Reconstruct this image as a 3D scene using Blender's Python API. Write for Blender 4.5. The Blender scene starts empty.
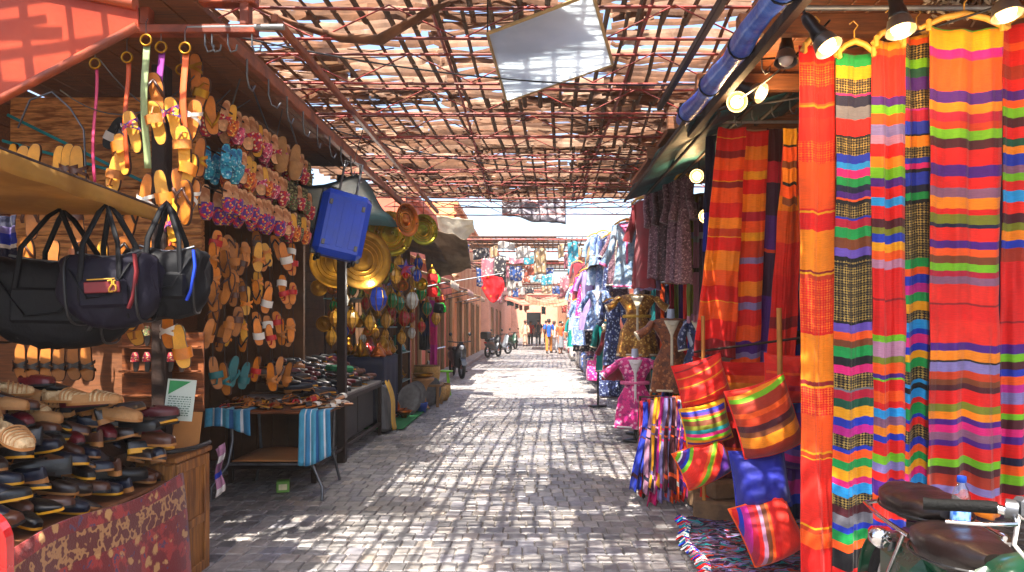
import bpy, math, random
from mathutils import Vector, Matrix, Euler, noise

RND = random.Random(11)
SC = bpy.context.scene
COL = SC.collection
PI = math.pi
FOC, VPX, VPY, EYE = 700.0, 532.0, 324.0, 1.5


def at(px, py, Y):
    """a point of the place seen at that pixel of the photograph, Y metres down the street"""
    return Vector(((px - VPX) * Y / FOC, Y, EYE - (py - VPY) * Y / FOC))


def inview(p, m=10):
    if p[1] < 0.6:
        return False
    x = VPX + FOC * p[0] / p[1]
    y = VPY + FOC * (EYE - p[2]) / p[1]
    return -m < x < 1024 + m and -m < y < 572 + m


def U(a, b):
    return RND.uniform(a, b)


def ORD(i):
    o = ['first', 'second', 'third', 'fourth', 'fifth', 'sixth', 'seventh', 'eighth', 'ninth', 'tenth', 'eleventh', 'twelfth', 'thirteenth',
         'fourteenth', 'fifteenth', 'sixteenth', 'seventeenth', 'eighteenth', 'nineteenth', 'twentieth', 'twenty-first', 'twenty-second', 'twenty-third', 'twenty-fourth']
    return o[i]


# ------------------------------------------------------------------ mesh building
class MB:
    def __init__(s):
        s.v = []; s.f = []; s.uv = []; s.mi = []; s.sm = []; s.mat = 0

    def add(s, verts, faces, uvs=None, smooth=False, X=None):
        b = len(s.v)
        for p in verts:
            p = Vector(p)
            s.v.append(X @ p if X is not None else p)
        for f in faces:
            s.f.append([b + i for i in f])
            s.uv.append([uvs[i] for i in f] if uvs else None)
            s.mi.append(s.mat); s.sm.append(smooth)
        return s

    def box(s, c, size, rot=None, bev=0.0, X=None):
        hx, hy, hz = size[0] / 2, size[1] / 2, size[2] / 2
        h = (hx, hy, hz)
        Rm = Euler(rot).to_matrix().to_4x4() if rot else Matrix()
        T = Matrix.Translation(Vector(c)) @ Rm
        if X is not None:
            T = X @ T
        sg = [(a, b_, c_) for a in (-1, 1) for b_ in (-1, 1) for c_ in (-1, 1)]
        if bev <= 0:
            vs = [(a * hx, b_ * hy, c_ * hz) for a, b_, c_ in sg]
            fs = [(0, 1, 3, 2), (4, 6, 7, 5), (0, 4, 5, 1), (2, 3, 7, 6), (0, 2, 6, 4), (1, 5, 7, 3)]
            return s.add(vs, fs, X=T)
        bev = min(bev, min(h) * 0.95)
        vs = []; idx = {}
        for q in sg:
            for k in range(3):
                idx[(q, k)] = len(vs)
                vs.append(tuple(q[j] * (h[j] if j == k else h[j] - bev) for j in range(3)))
        fs = []

        def face(keys):
            ids = [idx[k] for k in keys]
            ce = sum((Vector(vs[i]) for i in ids), Vector()) / len(ids)
            n = (Vector(vs[ids[1]]) - Vector(vs[ids[0]])).cross(Vector(vs[ids[2]]) - Vector(vs[ids[1]]))
            fs.append(ids if n.dot(ce) > 0 else ids[::-1])
        for k in range(3):
            for sgn in (-1, 1):
                a, b_ = [j for j in range(3) if j != k]
                ring = []
                for u, w in ((-1, -1), (1, -1), (1, 1), (-1, 1)):
                    q = [0, 0, 0]; q[k] = sgn; q[a] = u; q[b_] = w
                    ring.append((tuple(q), k))
                face(ring)
        for a in range(3):
            for b_ in range(a + 1, 3):
                c_ = 3 - a - b_
                for u in (-1, 1):
                    for w in (-1, 1):
                        q0 = [0, 0, 0]; q0[a] = u; q0[b_] = w; q0[c_] = -1
                        q1 = list(q0); q1[c_] = 1
                        q0 = tuple(q0); q1 = tuple(q1)
                        face([(q0, a), (q1, a), (q1, b_), (q0, b_)])
        for q in sg:
            face([(q, 0), (q, 1), (q, 2)])
        return s.add(vs, fs, X=T)

    def tube(s, pts, r, n=8, X=None, closed=False, flat=1.0):
        pts = [Vector(p) for p in pts]
        m = len(pts)
        rs = r if isinstance(r, (list, tuple)) else [r] * m
        vs = []; fs = []
        prev = None
        for i, p in enumerate(pts):
            if closed:
                t = pts[(i + 1) % m] - pts[i - 1]
            else:
                t = pts[min(i + 1, m - 1)] - pts[max(i - 1, 0)]
            if t.length < 1e-9:
                t = Vector((0, 0, 1))
            t.normalize()
            if prev is None:
                ref = Vector((0, 0, 1)) if abs(t.z) < 0.9 else Vector((1, 0, 0))
                a = t.cross(ref).normalized()
            else:
                a = (prev - t * prev.dot(t))
                a = a.normalized() if a.length > 1e-6 else t.orthogonal().normalized()
            prev = a
            b_ = t.cross(a)
            for k in range(n):
                an = 2 * PI * k / n
                vs.append(p + a * (math.cos(an) * rs[i]) + b_ * (math.sin(an) * rs[i] * flat))
        L = m if closed else m - 1
        for i in range(L):
            j = (i + 1) % m
            for k in range(n):
                k2 = (k + 1) % n
                fs.append((i * n + k, i * n + k2, j * n + k2, j * n + k))
        s.add(vs, fs, smooth=n > 5, X=X)
        if not closed:
            s.add(vs[:n], [list(range(n))[::-1]], X=X)
            s.add(vs[-n:], [list(range(n))], X=X)
        return s

    def lathe(s, prof, n=16, X=None, smooth=True, squash=1.0):
        vs = []; fs = []
        for r, z in prof:
            for k in range(n):
                a = 2 * PI * k / n
                vs.append((r * math.cos(a), r * math.sin(a) * squash, z))
        for i in range(len(prof) - 1):
            for k in range(n):
                k2 = (k + 1) % n
                fs.append((i * n + k, i * n + k2, (i + 1) * n + k2, (i + 1) * n + k))
        return s.add(vs, fs, smooth=smooth, X=X)

    def prism(s, pts, t, X=None, smooth=False):
        """outline in local XY, from z=0 to z=t"""
        n = len(pts)
        vs = [(x, y, 0) for x, y in pts] + [(x, y, t) for x, y in pts]
        fs = [list(range(n))[::-1], list(range(n, 2 * n))]
        s.add(vs, fs, X=X)
        s.add(vs, [(i, (i + 1) % n, n + (i + 1) % n, n + i) for i in range(n)], smooth=smooth, X=X)
        return s

    def sheet(s, fn, nu, nv, X=None, smooth=True):
        vs = []; uv = []
        for j in range(nv + 1):
            for i in range(nu + 1):
                u, v = i / nu, j / nv
                vs.append(fn(u, v)); uv.append((u, v))
        fs = [(j * (nu + 1) + i, j * (nu + 1) + i + 1, (j + 1) * (nu + 1) + i + 1, (j + 1) * (nu + 1) + i) for j in range(nv) for i in range(nu)]
        return s.add(vs, fs, uv, smooth, X)

    def loft(s, rings, caps=True, X=None, smooth=True, closed=True):
        n = len(rings[0]); vs = []; uv = []
        for j, r in enumerate(rings):
            vs += list(r)
            uv += [(i / n, j / (len(rings) - 1)) for i in range(n)]
        fs = []
        for j in range(len(rings) - 1):
            for i in range(n if closed else n - 1):
                i2 = (i + 1) % n
                fs.append((j * n + i, j * n + i2, (j + 1) * n + i2, (j + 1) * n + i))
        s.add(vs, fs, uv, smooth, X)
        if caps:
            s.add(rings[0], [list(range(n))[::-1]], [(0, 0)] * n, False, X)
            s.add(rings[-1], [list(range(n))], [(0, 1)] * n, False, X)
        return s

    def mesh(s, name, mats):
        me = bpy.data.meshes.new(name)
        me.from_pydata(s.v, [], s.f)
        if any(u is not None for u in s.uv):
            ul = me.uv_layers.new(name='UVMap')
            k = 0; flat = []
            for f, u in zip(s.f, s.uv):
                for i in range(len(f)):
                    flat += [u[i][0], u[i][1]] if u else [0.0, 0.0]
            ul.data.foreach_set('uv', flat)
        me.polygons.foreach_set('use_smooth', s.sm)
        if not isinstance(mats, (list, tuple)):
            mats = [mats]
        for m in mats:
            me.materials.append(m)
        if len(mats) > 1:
            me.polygons.foreach_set('material_index', s.mi)
        me.update()
        return me


def ob(name, mesh, parent=None, loc=None, rot=None, scale=None):
    o = bpy.data.objects.new(name, mesh)
    COL.objects.link(o)
    if parent:
        o.parent = parent
    if loc is not None:
        o.location = loc
    if rot is not None:
        o.rotation_euler = rot
    if scale is not None:
        o.scale = (scale,) * 3 if isinstance(scale, (int, float)) else scale
    return o


def tag(o, label, cat, group=None):
    o['label'] = label; o['category'] = cat
    if group:
        o['group'] = group
    return o


def struct(o, label=None, kind='structure'):
    o['kind'] = kind
    if label:
        o['label'] = label; o['category'] = o.name.split('.')[0].replace('_', ' ')
    return o


def thing(name, label, cat, loc=(0, 0, 0), rot=None, group=None, scale=None):
    return tag(ob(name, None, None, loc, rot, scale), label, cat, group)


CACHE = {}


def cached(key, build):
    if key not in CACHE:
        CACHE[key] = build()
    return CACHE[key]


def solid(o, t, offset=0):
    m = o.modifiers.new('thickness', 'SOLIDIFY'); m.thickness = t; m.offset = offset
    return o


# ------------------------------------------------------------------ materials
def lin(c):
    if isinstance(c, str):
        c = c.lstrip('#'); c = [int(c[i:i + 2], 16) / 255 for i in (0, 2, 4)]
        c = [x / 12.92 if x <= 0.04045 else ((x + 0.055) / 1.055) ** 2.4 for x in c]
    return (c[0], c[1], c[2], 1.0)


class NT:
    def __init__(s, name):
        s.m = bpy.data.materials.new(name); s.m.use_nodes = True
        s.t = s.m.node_tree; s.t.nodes.clear()
        s.out = s.n('ShaderNodeOutputMaterial')

    def n(s, kind, **kw):
        nd = s.t.nodes.new(kind)
        for k, v in kw.items():
            if hasattr(nd, k) and not k[0].isupper():
                setattr(nd, k, v)
        return nd

    def l(s, a, b):
        s.t.links.new(a, b)

    def mixc(s, fac, a, b, mode='MIX'):
        nd = s.n('ShaderNodeMix', data_type='RGBA', blend_type=mode)
        for sock, val in ((nd.inputs[0], fac), (nd.inputs[6], a), (nd.inputs[7], b)):
            if hasattr(val, 'is_output') or isinstance(val, bpy.types.NodeSocket):
                s.l(val, sock)
            else:
                sock.default_value = val
        return nd.outputs[2]

    def math(s, op, a, b=None, clamp=False):
        nd = s.n('ShaderNodeMath', operation=op); nd.use_clamp = clamp
        for i, val in enumerate((a, b)):
            if val is None:
                continue
            if isinstance(val, bpy.types.NodeSocket):
                s.l(val, nd.inputs[i])
            else:
                nd.inputs[i].default_value = val
        return nd.outputs[0]

    def noise(s, scale, detail=3, vec=None, rough=0.55):
        nd = s.n('ShaderNodeTexNoise')
        nd.inputs['Scale'].default_value = scale; nd.inputs['Detail'].default_value = detail
        nd.inputs['Roughness'].default_value = rough
        if vec is not None:
            s.l(vec, nd.inputs['Vector'])
        return nd.outputs['Fac']

    def obj(s):
        return s.n('ShaderNodeTexCoord').outputs['Object']

    def uv(s):
        return s.n('ShaderNodeTexCoord').outputs['UV']

    def mapping(s, vec, scale=(1, 1, 1), rot=(0, 0, 0), loc=(0, 0, 0)):
        nd = s.n('ShaderNodeMapping')
        nd.inputs['Scale'].default_value = scale; nd.inputs['Rotation'].default_value = rot; nd.inputs['Location'].default_value = loc
        s.l(vec, nd.inputs['Vector'])
        return nd.outputs[0]

    def ramp(s, fac, stops, interp='LINEAR'):
        nd = s.n('ShaderNodeValToRGB'); cr = nd.color_ramp; cr.interpolation = interp
        cr.elements[0].position = stops[0][0]; cr.elements[0].color = stops[0][1]
        cr.elements.remove(cr.elements[1])
        for p, c in stops[1:]:
            e = cr.elements.new(min(max(p, 0), 1)); e.color = c
        s.l(fac, nd.inputs[0])
        return nd.outputs[0]

    def principled(s, col, rough=.6, metal=0, **kw):
        b = s.n('ShaderNodeBsdfPrincipled')
        if isinstance(col, bpy.types.NodeSocket):
            s.l(col, b.inputs['Base Color'])
        else:
            b.inputs['Base Color'].default_value = col
        for k, v in dict(Roughness=rough, Metallic=metal, **kw).items():
            if isinstance(v, bpy.types.NodeSocket):
                s.l(v, b.inputs[k])
            else:
                b.inputs[k].default_value = v
        return b

    def bump(s, height, strength, dist=.01):
        nd = s.n('ShaderNodeBump'); nd.inputs['Strength'].default_value = strength; nd.inputs['Distance'].default_value = dist
        s.l(height, nd.inputs['Height'])
        return nd.outputs[0]


MATS = {}


def mat(name, col, rough=.6, metal=0., var=.25, vs=9., bump=0., bs=60., col2=None, mixs=3., sheen=0., coat=0., trans=0., transl=0., stretch=None, orand=.0, spec=.5, emis=None, est=0):
    """plain material whose colour is broken up by two sizes of noise"""
    if name in MATS:
        return MATS[name]
    T = NT(name)
    c = lin(col)
    vec = T.obj()
    if stretch:
        vec = T.mapping(vec, scale=stretch)
    n1 = T.noise(vs, 4, vec)
    lo = tuple(max(0, x * (1 - var)) for x in c[:3]) + (1,); hi = tuple(min(1, x * (1 + var)) for x in c[:3]) + (1,)
    base = T.ramp(n1, [(.3, lo), (.7, hi)])
    if col2 is not None:
        n2 = T.noise(mixs, 5, vec)
        f = T.ramp(n2, [(.46, (0, 0, 0, 1)), (.6, (1, 1, 1, 1))])
        base = T.mixc(f, base, lin(col2))
    if orand:
        oi = T.n('ShaderNodeObjectInfo').outputs['Random']
        k = T.math('MULTIPLY_ADD', oi, orand); k.node.inputs[2].default_value = 1 - orand / 2
        hs = T.n('ShaderNodeHueSaturation'); T.l(base, hs.inputs['Color']); T.l(k, hs.inputs['Value'])
        base = hs.outputs[0]
    r = T.math('MULTIPLY_ADD', n1, .25); r.node.inputs[2].default_value = max(0.02, rough - .12)
    kw = {'Specular IOR Level': spec}
    if sheen:
        kw['Sheen Weight'] = sheen
    if coat:
        kw['Coat Weight'] = coat; kw['Coat Roughness'] = .15
    if trans:
        kw['Transmission Weight'] = trans
    if emis is not None:
        kw['Emission Color'] = lin(emis); kw['Emission Strength'] = est
    b = T.principled(base, r, metal, **kw)
    if bump:
        T.l(T.bump(T.noise(bs, 4, vec), bump, .01), b.inputs['Normal'])
    sh = b.outputs[0]
    if transl:
        tr = T.n('ShaderNodeBsdfTranslucent'); T.l(base, tr.inputs['Color'])
        mx = T.n('ShaderNodeMixShader'); mx.inputs[0].default_value = transl
        T.l(sh, mx.inputs[1]); T.l(tr.outputs[0], mx.inputs[2]); sh = mx.outputs[0]
    T.l(sh, T.out.inputs[0])
    MATS[name] = T.m
    return T.m


CLR = dict(red='#e0120c', dred='#8c0a16', orange='#f4580a', dorange='#c83806', yell='#eda402', amber='#f58a06', lime='#74bc12', green='#0a9a48', dgreen='#06513a',
           blue='#1532b4', navy='#0c1038', cyan='#1f9be0', purple='#4a1180', violet='#6a50b8', lav='#8478b4', lilac='#bc84a4', mauve='#8a5a78', pink='#e01a78',
           mag='#c4148c', maroon='#4a0a1c', brown='#7a3c16', black='#0a0810', grey='#74747e', olive='#7a8018', crim='#b80a34', white='#e8e4e0', teal='#0a8a90', hot='#e82412',
           gold='#c89a28', plum='#34103c', rust='#a82c0c')


def stripes(name, seq, rot=0., lines=True, transl=.22, weave=220., rough=.6, brocade_scale=70., wid=.4, hgt=2.3, orand=0., wob=.009):
    """woven cloth: seq = [(length, colour key)] along v; 'Z' = black and gold brocade, 'Q' = red and orange brocade. All nodes, no images."""
    if name in MATS:
        return MATS[name]
    T = NT(name)
    uv = T.uv()
    if rot:
        uv = T.mapping(uv, rot=(0, 0, rot), loc=(0, 0, 0))
    sp = T.n('ShaderNodeSeparateXYZ'); T.l(uv, sp.inputs[0])
    u, v = sp.outputs[0], sp.outputs[1]
    nz = T.noise(3.5, 1, T.mapping(uv, scale=(1.2, .5, 1)))
    w = T.math('MULTIPLY_ADD', nz, wob); T.l(v, w.node.inputs[2])
    tot = sum(a for a, _ in seq)
    pos = 0; col = []; msk = []; msq = []
    for a, k in seq:
        c = lin(CLR['black'] if k == 'Z' else CLR['red'] if k == 'Q' else CLR.get(k, k) if isinstance(k, str) else k)
        col.append((pos / tot, c)); msk.append((pos / tot, (1, 1, 1, 1) if k == 'Z' else (0, 0, 0, 1))); msq.append((pos / tot, (1, 1, 1, 1) if k == 'Q' else (0, 0, 0, 1)))
        pos += a

    def ramps(stops):
        ch = [stops[i:i + 30] for i in range(0, len(stops), 30)]
        outs = None
        for k, st in enumerate(ch):
            r = T.ramp(w, st, 'CONSTANT')
            if outs is None:
                outs = r
            else:
                outs = T.mixc(T.math('GREATER_THAN', w, st[0][0]), outs, r)
        return outs
    base = ramps(col)
    sx, sy = wid * brocade_scale, hgt * brocade_scale
    def chk(k):
        br = T.n('ShaderNodeTexChecker'); T.l(T.mapping(uv, scale=(sx * k, sy * k, 1), rot=(0, 0, PI / 4)), br.inputs['Vector']); br.inputs['Scale'].default_value = 1.0
        return br.outputs['Fac']
    big = chk(.42)
    ad = T.math('MULTIPLY_ADD', big, .55); ad.node.inputs[2].default_value = .35
    pat2 = T.math('MULTIPLY', chk(1.6), ad)
    if any(k == 'Z' for _, k in seq):
        base = T.mixc(T.math('MULTIPLY', ramps(msk), pat2), base, lin('#b89a4c'))
    if any(k == 'Q' for _, k in seq):
        base = T.mixc(T.math('MULTIPLY', ramps(msq), pat2), base, lin('#ff7a14'))
    # heather: yarn-by-yarn variation
    yn = T.noise(1.0, 3, T.mapping(uv, scale=(wid * 26, hgt * 240, 1)))
    base = T.mixc(1.0, base, T.ramp(yn, [(.25, (.80, .80, .80, 1)), (.75, (1.12, 1.12, 1.12, 1))]), 'MULTIPLY')
    fd = T.noise(1.0, 4, T.mapping(uv, scale=(wid * 5, hgt * 3, 1)))
    base = T.mixc(1.0, base, T.ramp(fd, [(.3, (.74, .72, .72, 1)), (.62, (1.08, 1.06, 1.04, 1))]), 'MULTIPLY')
    b = T.principled(base, rough, 0, **{'Sheen Weight': .15, 'Specular IOR Level': .35})
    wn = T.noise(1.0, 2, T.mapping(uv, scale=(wid * 300, hgt * 130, 1)))
    bg = T.noise(1.0, 2, T.mapping(uv, scale=(wid * 16, hgt * 7, 1)))
    hgt_ = T.math('MULTIPLY_ADD', bg, 2.2); T.l(wn, hgt_.node.inputs[2])
    T.l(T.bump(hgt_, .5, .006), b.inputs['Normal'])
    tr = T.n('ShaderNodeBsdfTranslucent'); T.l(base, tr.inputs['Color'])
    mx = T.n('ShaderNodeMixShader'); mx.inputs[0].default_value = transl
    T.l(b.outputs[0], mx.inputs[1]); T.l(tr.outputs[0], mx.inputs[2])
    T.l(mx.outputs[0], T.out.inputs[0])
    MATS[name] = T.m
    return T.m


def patterned(name, a, b, c=None, scale=14., rough=.7, transl=.15, kind='F', metal=0.):
    """cloth with a scattered pattern (flowers, brocade, lace), in object space"""
    if name in MATS:
        return MATS[name]
    T = NT(name)
    vec = T.obj()
    vo = T.n('ShaderNodeTexVoronoi'); T.l(vec, vo.inputs['Vector']); vo.inputs['Scale'].default_value = scale
    f = T.ramp(vo.outputs['Distance'], [(.28, (1, 1, 1, 1)), (.42, (0, 0, 0, 1))])
    base = T.mixc(f, lin(a), lin(b))
    if c:
        n = T.noise(scale * .8, 4, vec)
        base = T.mixc(T.ramp(n, [(.52, (0, 0, 0, 1)), (.58, (1, 1, 1, 1))]), base, lin(c))
    base = T.mixc(1.0, base, T.ramp(T.noise(90, 3, vec), [(.3, (.7, .7, .7, 1)), (.7, (1.2, 1.2, 1.2, 1))]), 'MULTIPLY')
    p = T.principled(base, rough, metal, **{'Sheen Weight': .2})
    T.l(T.bump(T.noise(scale * 5, 3, vec), .5, .006), p.inputs['Normal'])
    tr = T.n('ShaderNodeBsdfTranslucent'); T.l(base, tr.inputs['Color'])
    mx = T.n('ShaderNodeMixShader'); mx.inputs[0].default_value = transl
    T.l(p.outputs[0], mx.inputs[1]); T.l(tr.outputs[0], mx.inputs[2]); T.l(mx.outputs[0], T.out.inputs[0])
    MATS[name] = T.m
    return T.m


def glass(name, col, rough=.05, alpha=.0):
    if name in MATS:
        return MATS[name]
    T = NT(name)
    b = T.principled(lin(col), rough, 0, **{'Transmission Weight': 1.0, 'IOR': 1.2})
    T.l(b.outputs[0], T.out.inputs[0])
    MATS[name] = T.m
    return T.m


ORANGE_IRON = mat('orange oxide iron paint', '#9c4426', .5, .0, .3, 12, .15, 80, '#6c2c18', 4)
RED_IRON = mat('red oxide iron paint', '#86281c', .5, .0, .3, 12, .15, 80, '#5a2418', 4)
RED_SHEET = mat('red painted sheet metal', '#a03c22', .45, .0, .25, 5, .1, 40, '#8a2c18', 2.5, spec=.25)
RUST = mat('rusty dark iron', '#2c1c16', .65, .3, .4, 20, .3, 90)
GALV = mat('galvanised pipe', '#8a8c8e', .45, .7, .2, 14, .1, 60)
STEEL = mat('dull steel', '#6a6c70', .4, .8, .25, 16, .1, 80)
CHROME = mat('chrome', '#d8dade', .12, 1., .06, 8)
BLACKMETAL = mat('black enamel', '#0c0c0e', .35, 0, .3, 12)
WOOD_D = mat('dark brown boards', '#784828', .7, 0, .4, 6, .3, 30, stretch=(1, 12, 12))
WOOD_O = mat('orange brown boards', '#84461c', .6, 0, .35, 5, .3, 30, '#5e3010', 3, stretch=(2, 14, 14))
WOOD_P = mat('weathered pale wood', '#8e6a44', .75, 0, .3, 6, .35, 40, stretch=(10, 10, 1))
WOOD_CAB = mat('honey brown cabinet wood', '#96602a', .55, 0, .35, 5, .25, 30, '#6e401a', 3, stretch=(9, 9, 1))
LATH = mat('weathered reed', '#80583e', .8, 0, .45, 7, .2, 60, '#5e3e2a', 3, transl=.25)
LATH2 = mat('pale straw reed', '#a27c62', .8, 0, .4, 7, .2, 60, '#b89a80', 5, transl=.35)
SACK = mat('thin sacking', '#8e6a4c', .9, 0, .35, 5, .4, 40, '#6a4a34', 4, transl=.3)
BATTEN = mat('grey brown batten', '#5c4836', .8, 0, .4, 7, .2, 60)
PLASTER_P = mat('terracotta pink plaster', '#c86a50', .85, 0, .18, 2.5, .25, 30, '#b25a44', 1.2)
PLASTER_O = mat('ochre plaster', '#c47e4e', .85, 0, .2, 2.5, .25, 30, '#d6a678', 1.0)
PLASTER_W = mat('faded pinkish plaster', '#c8927a', .85, 0, .15, 2.5, .25, 30)
BOARD_O = mat('ochre brown boards', '#d08c4a', .65, 0, .3, 5, .3, 30, '#8a5022', 3, stretch=(2, 14, 14))
DARKWALL = mat('dark shop back board', '#64442a', .85, 0, .4, 3, .2, 30)
BRASS = mat('polished brass', '#a47424', .38, 1., .2, 9, .15, 50)
BRASS2 = mat('greenish brass', '#7e7424', .3, 1., .25, 9, .25, 40)
COPPER = mat('copper', '#c0662c', .3, 1., .2, 9)
WHITE = mat('white plastic', '#dcdcda', .5, 0, .05, 9)
CARD = mat('cardboard', '#a8713c', .85, 0, .12, 8, .1, 60)
GOLDHANG = mat('golden wood hanger', '#c8963c', .45, 0, .2, 12)


def build_world():
    w = bpy.data.worlds.new('World'); SC.world = w; w.use_nodes = True
    nt = w.node_tree
    sky = nt.nodes.new('ShaderNodeTexSky'); sky.sky_type = 'NISHITA'; sky.sun_disc = False
    el, az = SUN_EL, SUN_AZ
    sky.sun_elevation = el; sky.sun_rotation = az
    sky.dust_density = 3.5; sky.air_density = 1.0; sky.ozone_density = 1.0
    bg = nt.nodes['Background']; bg.inputs[1].default_value = 0.15
    nt.links.new(sky.outputs[0], bg.inputs[0])
    sd = bpy.data.lights.new('sun', 'SUN'); sd.energy = 5.0; sd.angle = math.radians(.5); sd.color = (1, .93, .82)
    so = bpy.data.objects.new('sun', sd); COL.objects.link(so)
    d = Vector((math.sin(az) * math.cos(el), math.cos(az) * math.cos(el), math.sin(el)))   # towards the sun
    so.rotation_euler = (-d).to_track_quat('-Z', 'Y').to_euler()
    so.location = (0, 0, 20)


SUN_EL = math.radians(60)
SUN_AZ = math.radians(193)     # sun behind the camera and a little to its left
build_world()

cd = bpy.data.cameras.new('camera'); cam = bpy.data.objects.new('camera', cd); COL.objects.link(cam)
cam.location = (0, 0, EYE); cam.rotation_euler = (PI / 2, 0, 0)
cd.sensor_width = 36; cd.lens = 36 * FOC / 1024
cd.shift_x = -(VPX - 512) / 1024; cd.shift_y = (VPY - 286) / 1024
cd.clip_end = 2000; cd.clip_start = .05
SC.camera = cam
SC.view_settings.view_transform = 'Standard'; SC.view_settings.look = 'None'; SC.view_settings.gamma = 1
SC.view_settings.use_curve_mapping = False
SC.view_settings.exposure = 1.7
SC.cycles.use_denoising = True
SC.cycles.max_bounces = 8; SC.cycles.diffuse_bounces = 5; SC.cycles.glossy_bounces = 3; SC.cycles.transmission_bounces = 5
SC.cycles.caustics_reflective = False; SC.cycles.caustics_refractive = False
SC.cycles.sample_clamp_indirect = 6
# ================================================================== GROUND
def build_ground():
    g = MB()
    g.box((0, 36, -.292), (44, 116, .58))
    struct(ob('ground', g.mesh('ground', mat('packed mortar earth', '#78726c', .9, 0, .3, 3, .3, 30))))
    # stone setts, each a bevelled stone with its own tone
    T = NT('street stone setts')
    geo = T.n('ShaderNodeNewGeometry')
    ri = geo.outputs['Random Per Island']
    vec = T.obj()
    base = T.ramp(ri, [(0, lin('#6c6b6e')), (.3, lin('#8a8786')), (.55, lin('#9e9a98')), (.8, lin('#82818a')), (1, lin('#aca298'))])
    base = T.mixc(1, base, T.ramp(T.noise(14, 5, vec), [(.25, (.6, .6, .6, 1)), (.75, (1.25, 1.25, 1.25, 1))]), 'MULTIPLY')
    dirt = T.ramp(T.noise(.8, 6, vec, .65), [(.38, (.58, .55, .52, 1)), (.62, (1.1, 1.1, 1.1, 1))])
    spot = T.ramp(T.noise(5.5, 5, vec, .7), [(.30, (.55, .52, .5, 1)), (.42, (1, 1, 1, 1))])
    base = T.mixc(1, base, spot, 'MULTIPLY')
    base = T.mixc(1, base, dirt, 'MULTIPLY')
    r = T.math('MULTIPLY_ADD', T.noise(5, 3, vec), .4); r.node.inputs[2].default_value = .28
    p = T.principled(base, r)
    T.l(T.bump(T.noise(45, 5, vec), .4, .008), p.inputs['Normal'])
    T.l(p.outputs[0], T.out.inputs[0])
    m = MB()
    R = random.Random(3)
    y = 2.6; row = 0
    while y < 78:
        big = 1 if y < 22 else 2
        d = (.152 + R.uniform(-.012, .012)) * big
        x = -4.2 + R.uniform(-.12, .0)
        while x < 4.2:
            w = (.108 + R.uniform(-.018, .022)) * big
            h = .008 + R.uniform(-.004, .004)
            wave = .005 * noise.noise((x * .8, y * .8, 0))
            cx, cy = x + w / 2, y + d / 2
            gx, gy = w / 2 - .003 * big, d / 2 - .003 * big
            bv = .006
            tl = (R.uniform(-.02, .02), R.uniform(-.02, .02))
            jit = lambda: R.uniform(-.004, .004)
            lo = [(cx - gx + jit(), cy - gy + jit(), -.06), (cx + gx + jit(), cy - gy + jit(), -.06), (cx + gx + jit(), cy + gy + jit(), -.06), (cx - gx + jit(), cy + gy + jit(), -.06)]
            md = [(q[0], q[1], h + wave - .009) for q in lo]
            tp = []
            for (sx, sy), q in zip(((-1, -1), (1, -1), (1, 1), (-1, 1)), lo):
                tp.append((q[0] - sx * bv, q[1] - sy * bv, h + wave + tl[0] * sx * gx + tl[1] * sy * gy))
            if big > 1:
                m.add(lo + tp, [(4, 5, 6, 7)] + [(i, (i + 1) % 4, 4 + (i + 1) % 4, 4 + i) for i in range(4)])
            else:
                m.add(lo + md + tp, [(8, 9, 10, 11)] + [(i, (i + 1) % 4, 4 + (i + 1) % 4, 4 + i) for i in range(4)] + [(4 + i, 4 + (i + 1) % 4, 8 + (i + 1) % 4, 8 + i) for i in range(4)], smooth=False)
            x += w
        y += d; row += 1
    struct(ob('street', m.mesh('street', T.m)))


build_ground()

# ================================================================== SHADE ROOF
LZ = 3.62


def openness(x, y):
    """0 = full weave, near 1 = bare battens; broad stretches across the street"""
    n = noise.noise((x * .62 + 3.1, y * .75 + 1.7, 4.4)) + .5 * noise.noise((x * 1.7, y * 1.9, 8.1))
    o = .73 + 2.8 * n
    if x < -1.3:
        o -= .3 * min(1, (-1.3 - x) / .5)
    return min(.90 if noise.noise((x * 9, y * 9, 2)) > .1 else 1.0, max(.03, o))


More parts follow.
